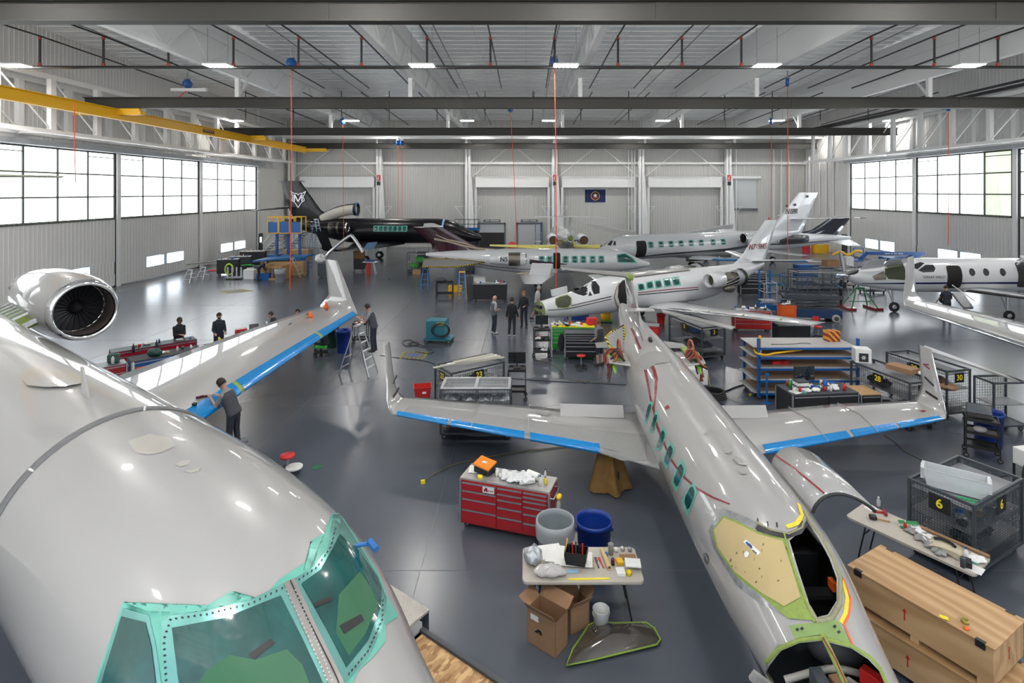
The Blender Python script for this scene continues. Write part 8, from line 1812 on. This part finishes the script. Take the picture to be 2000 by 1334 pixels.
m = MB(); m.tube([(.32*math.cos(a), 0, .45+.42*math.sin(a)) for a in [2*PI*i/20 for i in range(20)]], .07, 6, 0, False, True); tag(obj('hose_coil', m, mat('lime_hose', (.40,.62,.05), .5), None, loc=(-23.4, 43.35, .05)), 'lime yellow hose coil hanging before the black bench', 'hose'); cable('green_hose', 'green hose lying before the second bench', [(-23.6,45.6,.5),(-23.1,45.6,.55),(-22.6,45.7,.5)], .06, green, 'hose')
def dolly(label, loc, n, m_=alu):
    t = thing('cylinder_dolly', label, 'dolly', loc); m = MB(); m.bb(-.6,.6,-.3,.3,.1,.16); obj('dolly_base', m, steel, t)
    for x, y in ((-.5,-.25),(.5,-.25),(-.5,.25),(.5,.25)): caster(t, x, y, .05)
    for k in range(n): m = MB(); x = -.5+1.0*k/(n-1); m.cyl((x,0,.16),(x,0,.85),.06); m.ball((x,0,.85), .06, 10, 6); obj('upright_tube', m, m_, t)
    return t
dolly('wheeled base with four upright silver tubes before the left benches', tuple(gl(458, 545)), 4); box('grey_machine', 'light grey wheeled machine beside the bending person', 'machine', gl(489, 544), (.8,.6,.7), 0, wplast); paper('white sheet on the grey machine', gl(489, 542)+V((0,0,.72)), .5, .4, .4)
box('blue_crate', 'low bright blue crate next to the bending person', 'crate', gl(516, 546), (.9,.6,.5), 0, lblue); t = thing('wooden_crate', 'open wooden crate with slatted front beside the grey bin', 'crate', tuple(gl(533, 547)), 0); m = MB(); m.bb(-.7,.7,0,1.4,0,.06)
for a in ((-.7,.7,-.02,.02,0,.15),(-.7,.7,-.02,.02,.9,1.05),(-.7,-.58,-.03,.03,0,1.05),(.58,.7,-.03,.03,0,1.05),(.68,.72,0,1.4,0,1.05),(-.72,-.68,0,1.4,0,1.05),(-.7,.7,1.38,1.42,0,1.05)): m.bb(*a)
obj('crate_frame', m, wood, t); m = MB()
for k in range(4): m.bar((-.45+.3*k,.2,.06),(-.4+.28*k,.2,.8),.08)
obj('hanging_tools', m, steel, t)
bin_('grey round bin before the wooden crate at the far left', tuple(gl(547, 551)), .36, .95, grplast, liner=MATS['white_liner']); ladder('pale wooden A frame stand right of the grey bin', tuple(gl(572, 541)), 0, 1.45, MATS['pale_board'], spread=1.3, wb=.9)
m = MB(); m.prism([(-2.2,-.5,1.1),(1.6,.3,1.35),(2.0,1.3,1.45),(-1.8,.8,1.2)], (0,0,.12)); t = thing('blue_wrapped_wing', 'long blue wrapped panel lying on a wooden crate', 'panel', tuple(gl(553, 538))); obj('blue_wrap', m, mat('blue_tarp', (.01,.12,.30), .45, bump=.5, bscale=8), t); m = MB(); m.bb(-1.8,1.6,.0,.7,0,1.1); obj('wood_support', m, wood, t)
box('tan_crate', 'tan crate behind the blue wrapped panel', 'crate', G(582, 510), (2.3,1.2,1.1), 0, wood); box('blue_chest', 'dark blue chest behind the A frame stand', 'chest', G(588, 530), (1.1,.7,.9), .1, blue)
# grey stair stands stack
def stair(label, loc, rz, h=3.6):
    t = thing('stair_stand', label, 'stairs', loc, rz); m = MB()
    for y in (-.5,.5): m.bar((-1.6,y,.2),(1.4,y,h),.09); m.bar((-1.6,y,1.2),(1.4,y,h+1.0),.05); m.bar((1.4,y,0),(1.4,y,h+1),.07); m.bar((-1.6,y,.1),(1.4,y,.1),.07); m.bar((1.4,y,.1),(-.2,y,h*.45),.06)
    obj('stair_frame', m, steel, t)
    for k in range(10): f = (k+.5)/10; m = MB(); m.bb(-1.6+3*f-.13, -1.6+3*f+.13, -.48, .48, .2+(h-.2)*f-.02, .2+(h-.2)*f+.02); obj('tread', m, dsteel, t)
    return t
stair('grey rolling stair stand, left of the pair below the blue lift baskets', (-25.9, 57.6, 0), -.1, 3.2); stair('grey rolling stair stand, right of the pair below the blue lift baskets', (-23.2, 55.6, 0), -.1, 2.9)
# blue and yellow lift baskets around the black tail
for i, (px, x1, lb) in enumerate(((538, 0, 'leftmost'), (560, 0, 'middle'), (583, 0, 'rightmost'))):
    Y = 49.6-i*.2; p = D(px, 455, Y); t = thing('lift_basket', '%s of the three blue and yellow lift baskets at the black aircraft tail' % lb, 'lift', (p.x, p.y, 0)); zb = p.z
    m = MB(); m.bb(-.46,.46,-.5,.5,zb-.06,zb); m.bb(-.46,.46,-.5,-.47,zb,zb+1.0); m.bb(-.46,-.43,-.5,.5,zb,zb+1.0); obj('basket_panels', m, lblue, t)
    m = MB(); r_ = [(-.46,-.5),(.46,-.5),(.46,.5),(-.46,.5)]
    for k in range(4): a, b = r_[k], r_[(k+1) % 4]; m.bar((*a,zb),(*a,zb+1.45),.08); m.bar((*a,zb+1.45),(*b,zb+1.45),.07)
    m.bar((-.46,-.5,zb+.02),(.46,-.5,zb+.02),.08); obj('yellow_rail', m, yellow, t)
    m = MB(); m.bar((0,.3,.9),(0,.3,zb),.2); m.bb(-.42,.42,-.6,.6,.4,.95); obj('lift_column', m, blue, t)
    for x in (-.4,.4):
        for y in (-.5,.5): m = MB(); wheel(m, (x,y,.25), .25, .1); obj('wheel', m, [rubber, steel], t)
# items under the black jet
ladder('tall silver and blue stepladder leaning by the black aircraft body', tuple(G(618, 521)), 1.2, 4.2, alu, spread=1.6, wb=.7, wt=.35, rear=lblue)
t = chest('dark grey wheeled box with a white hose before the black aircraft', tuple(G(637, 541)), .05, 1.0, .8, 1.15, dsteel, (1,), 1, trim=dsteel, handle=False)
p = G(637, 541); cable('white_duct_arm', 'folding silver fume arm rising from the dark grey box', [p+V((-.2,.2,1.2)), p+V((.2,.2,1.9)), p+V((1.6,.4,3.1)), p+V((2.0,.4,3.0)), p+V((2.8,.2,1.9))], .14, alu, 'duct', 3); bag('white_bundle', 'white crumpled hose end on the dark grey box', p+V((-.4,-.1,1.15)), (.4,.3,.3), white, 'hose', 161)
t = thing('side_stand', 'red roll and blue tray stand under the black wing', 'stand', tuple(G(722, 535))); m = MB(); m.cyl((-.1,0,0),(-.1,0,.95),.16); obj('red_roll', m, redp, t); m = MB(); m.bb(-.5,.6,-.3,.3,.95,1.0); m.bar((.5,-.2,0),(.3,0,.95),.03); m.bar((.5,.2,0),(.3,0,.95),.03); obj('tray_table', m, wplast, t); m = MB(); m.bb(-.3,.4,-.2,.2,1.0,1.12); obj('blue_tray', m, bplast, t)
t = thing('service_cart', 'brown and black wheeled cart beside the red roll stand', 'cart', tuple(G(702, 530))); m = MB(); m.bb(-.4,.4,-.3,.3,.2,1.1); obj('cart_body', m, black, t); m = MB(); m.bb(-.42,.4,-.3,.3,1.1,1.7); obj('wood_case', m, mat('brown_case', (.16,.08,.03), .6), t)
for x in (-.35,.35): caster(t, x, -.2, .08)
cage('grey cage with green boxes left of the striped felt panel', tuple(G(815, 531)), .0, 1.5, .9, 1.6, None, sides='f'); 
for i in range(2): box('green_box', 'bright green box in the cage left of the felt panel', 'box', G(815, 531)+V((-.2+.4*i, -.1, .4+.5*i)), (.6,.4,.35), 0, green, 'green boxes in that cage')
box('wooden_board', 'small tan board leaning on the floor by the grey cage', 'board', G(814, 536), (.62,.04,.42), 0, wood); chest('dark blue grey cabinet right of the green boxes', tuple(G(826, 527)), 0, .9, .7, 1.7, dsteel, (1,), 1, handle=False)
scissor('bright blue scissor lift at the black aircraft nose', tuple(G(912, 497)), 0, 2.6, 1.2, 2.6, lblue); mastlift('blue ladder cage lift beside the right roll-up door', tuple(G(1051, 488)), 0, 2.4)
for i, (px, py) in enumerate(((1040,487),(1060,489))): pass
bag('red_beanie', 'red domed cover on the floor near the left roll-up door', G(1000, 487), (.5,.4,.45), redp, 'cover', 171, amp=.05)
# marks under the D jet, floor marker dots
for i, (px, py) in enumerate(((390,575),(853,613),(760,546))): m = MB(); m.cyl((0,0,0),(0,0,.004),.10,None,14); tag(obj('floor_drain', m, dsteel, None, loc=tuple(G(px, py))), ('small dark floor mark on the far left floor', 'small dark floor mark above the teal cart', 'small dark floor mark beyond the wing tip')[i], 'floor mark')
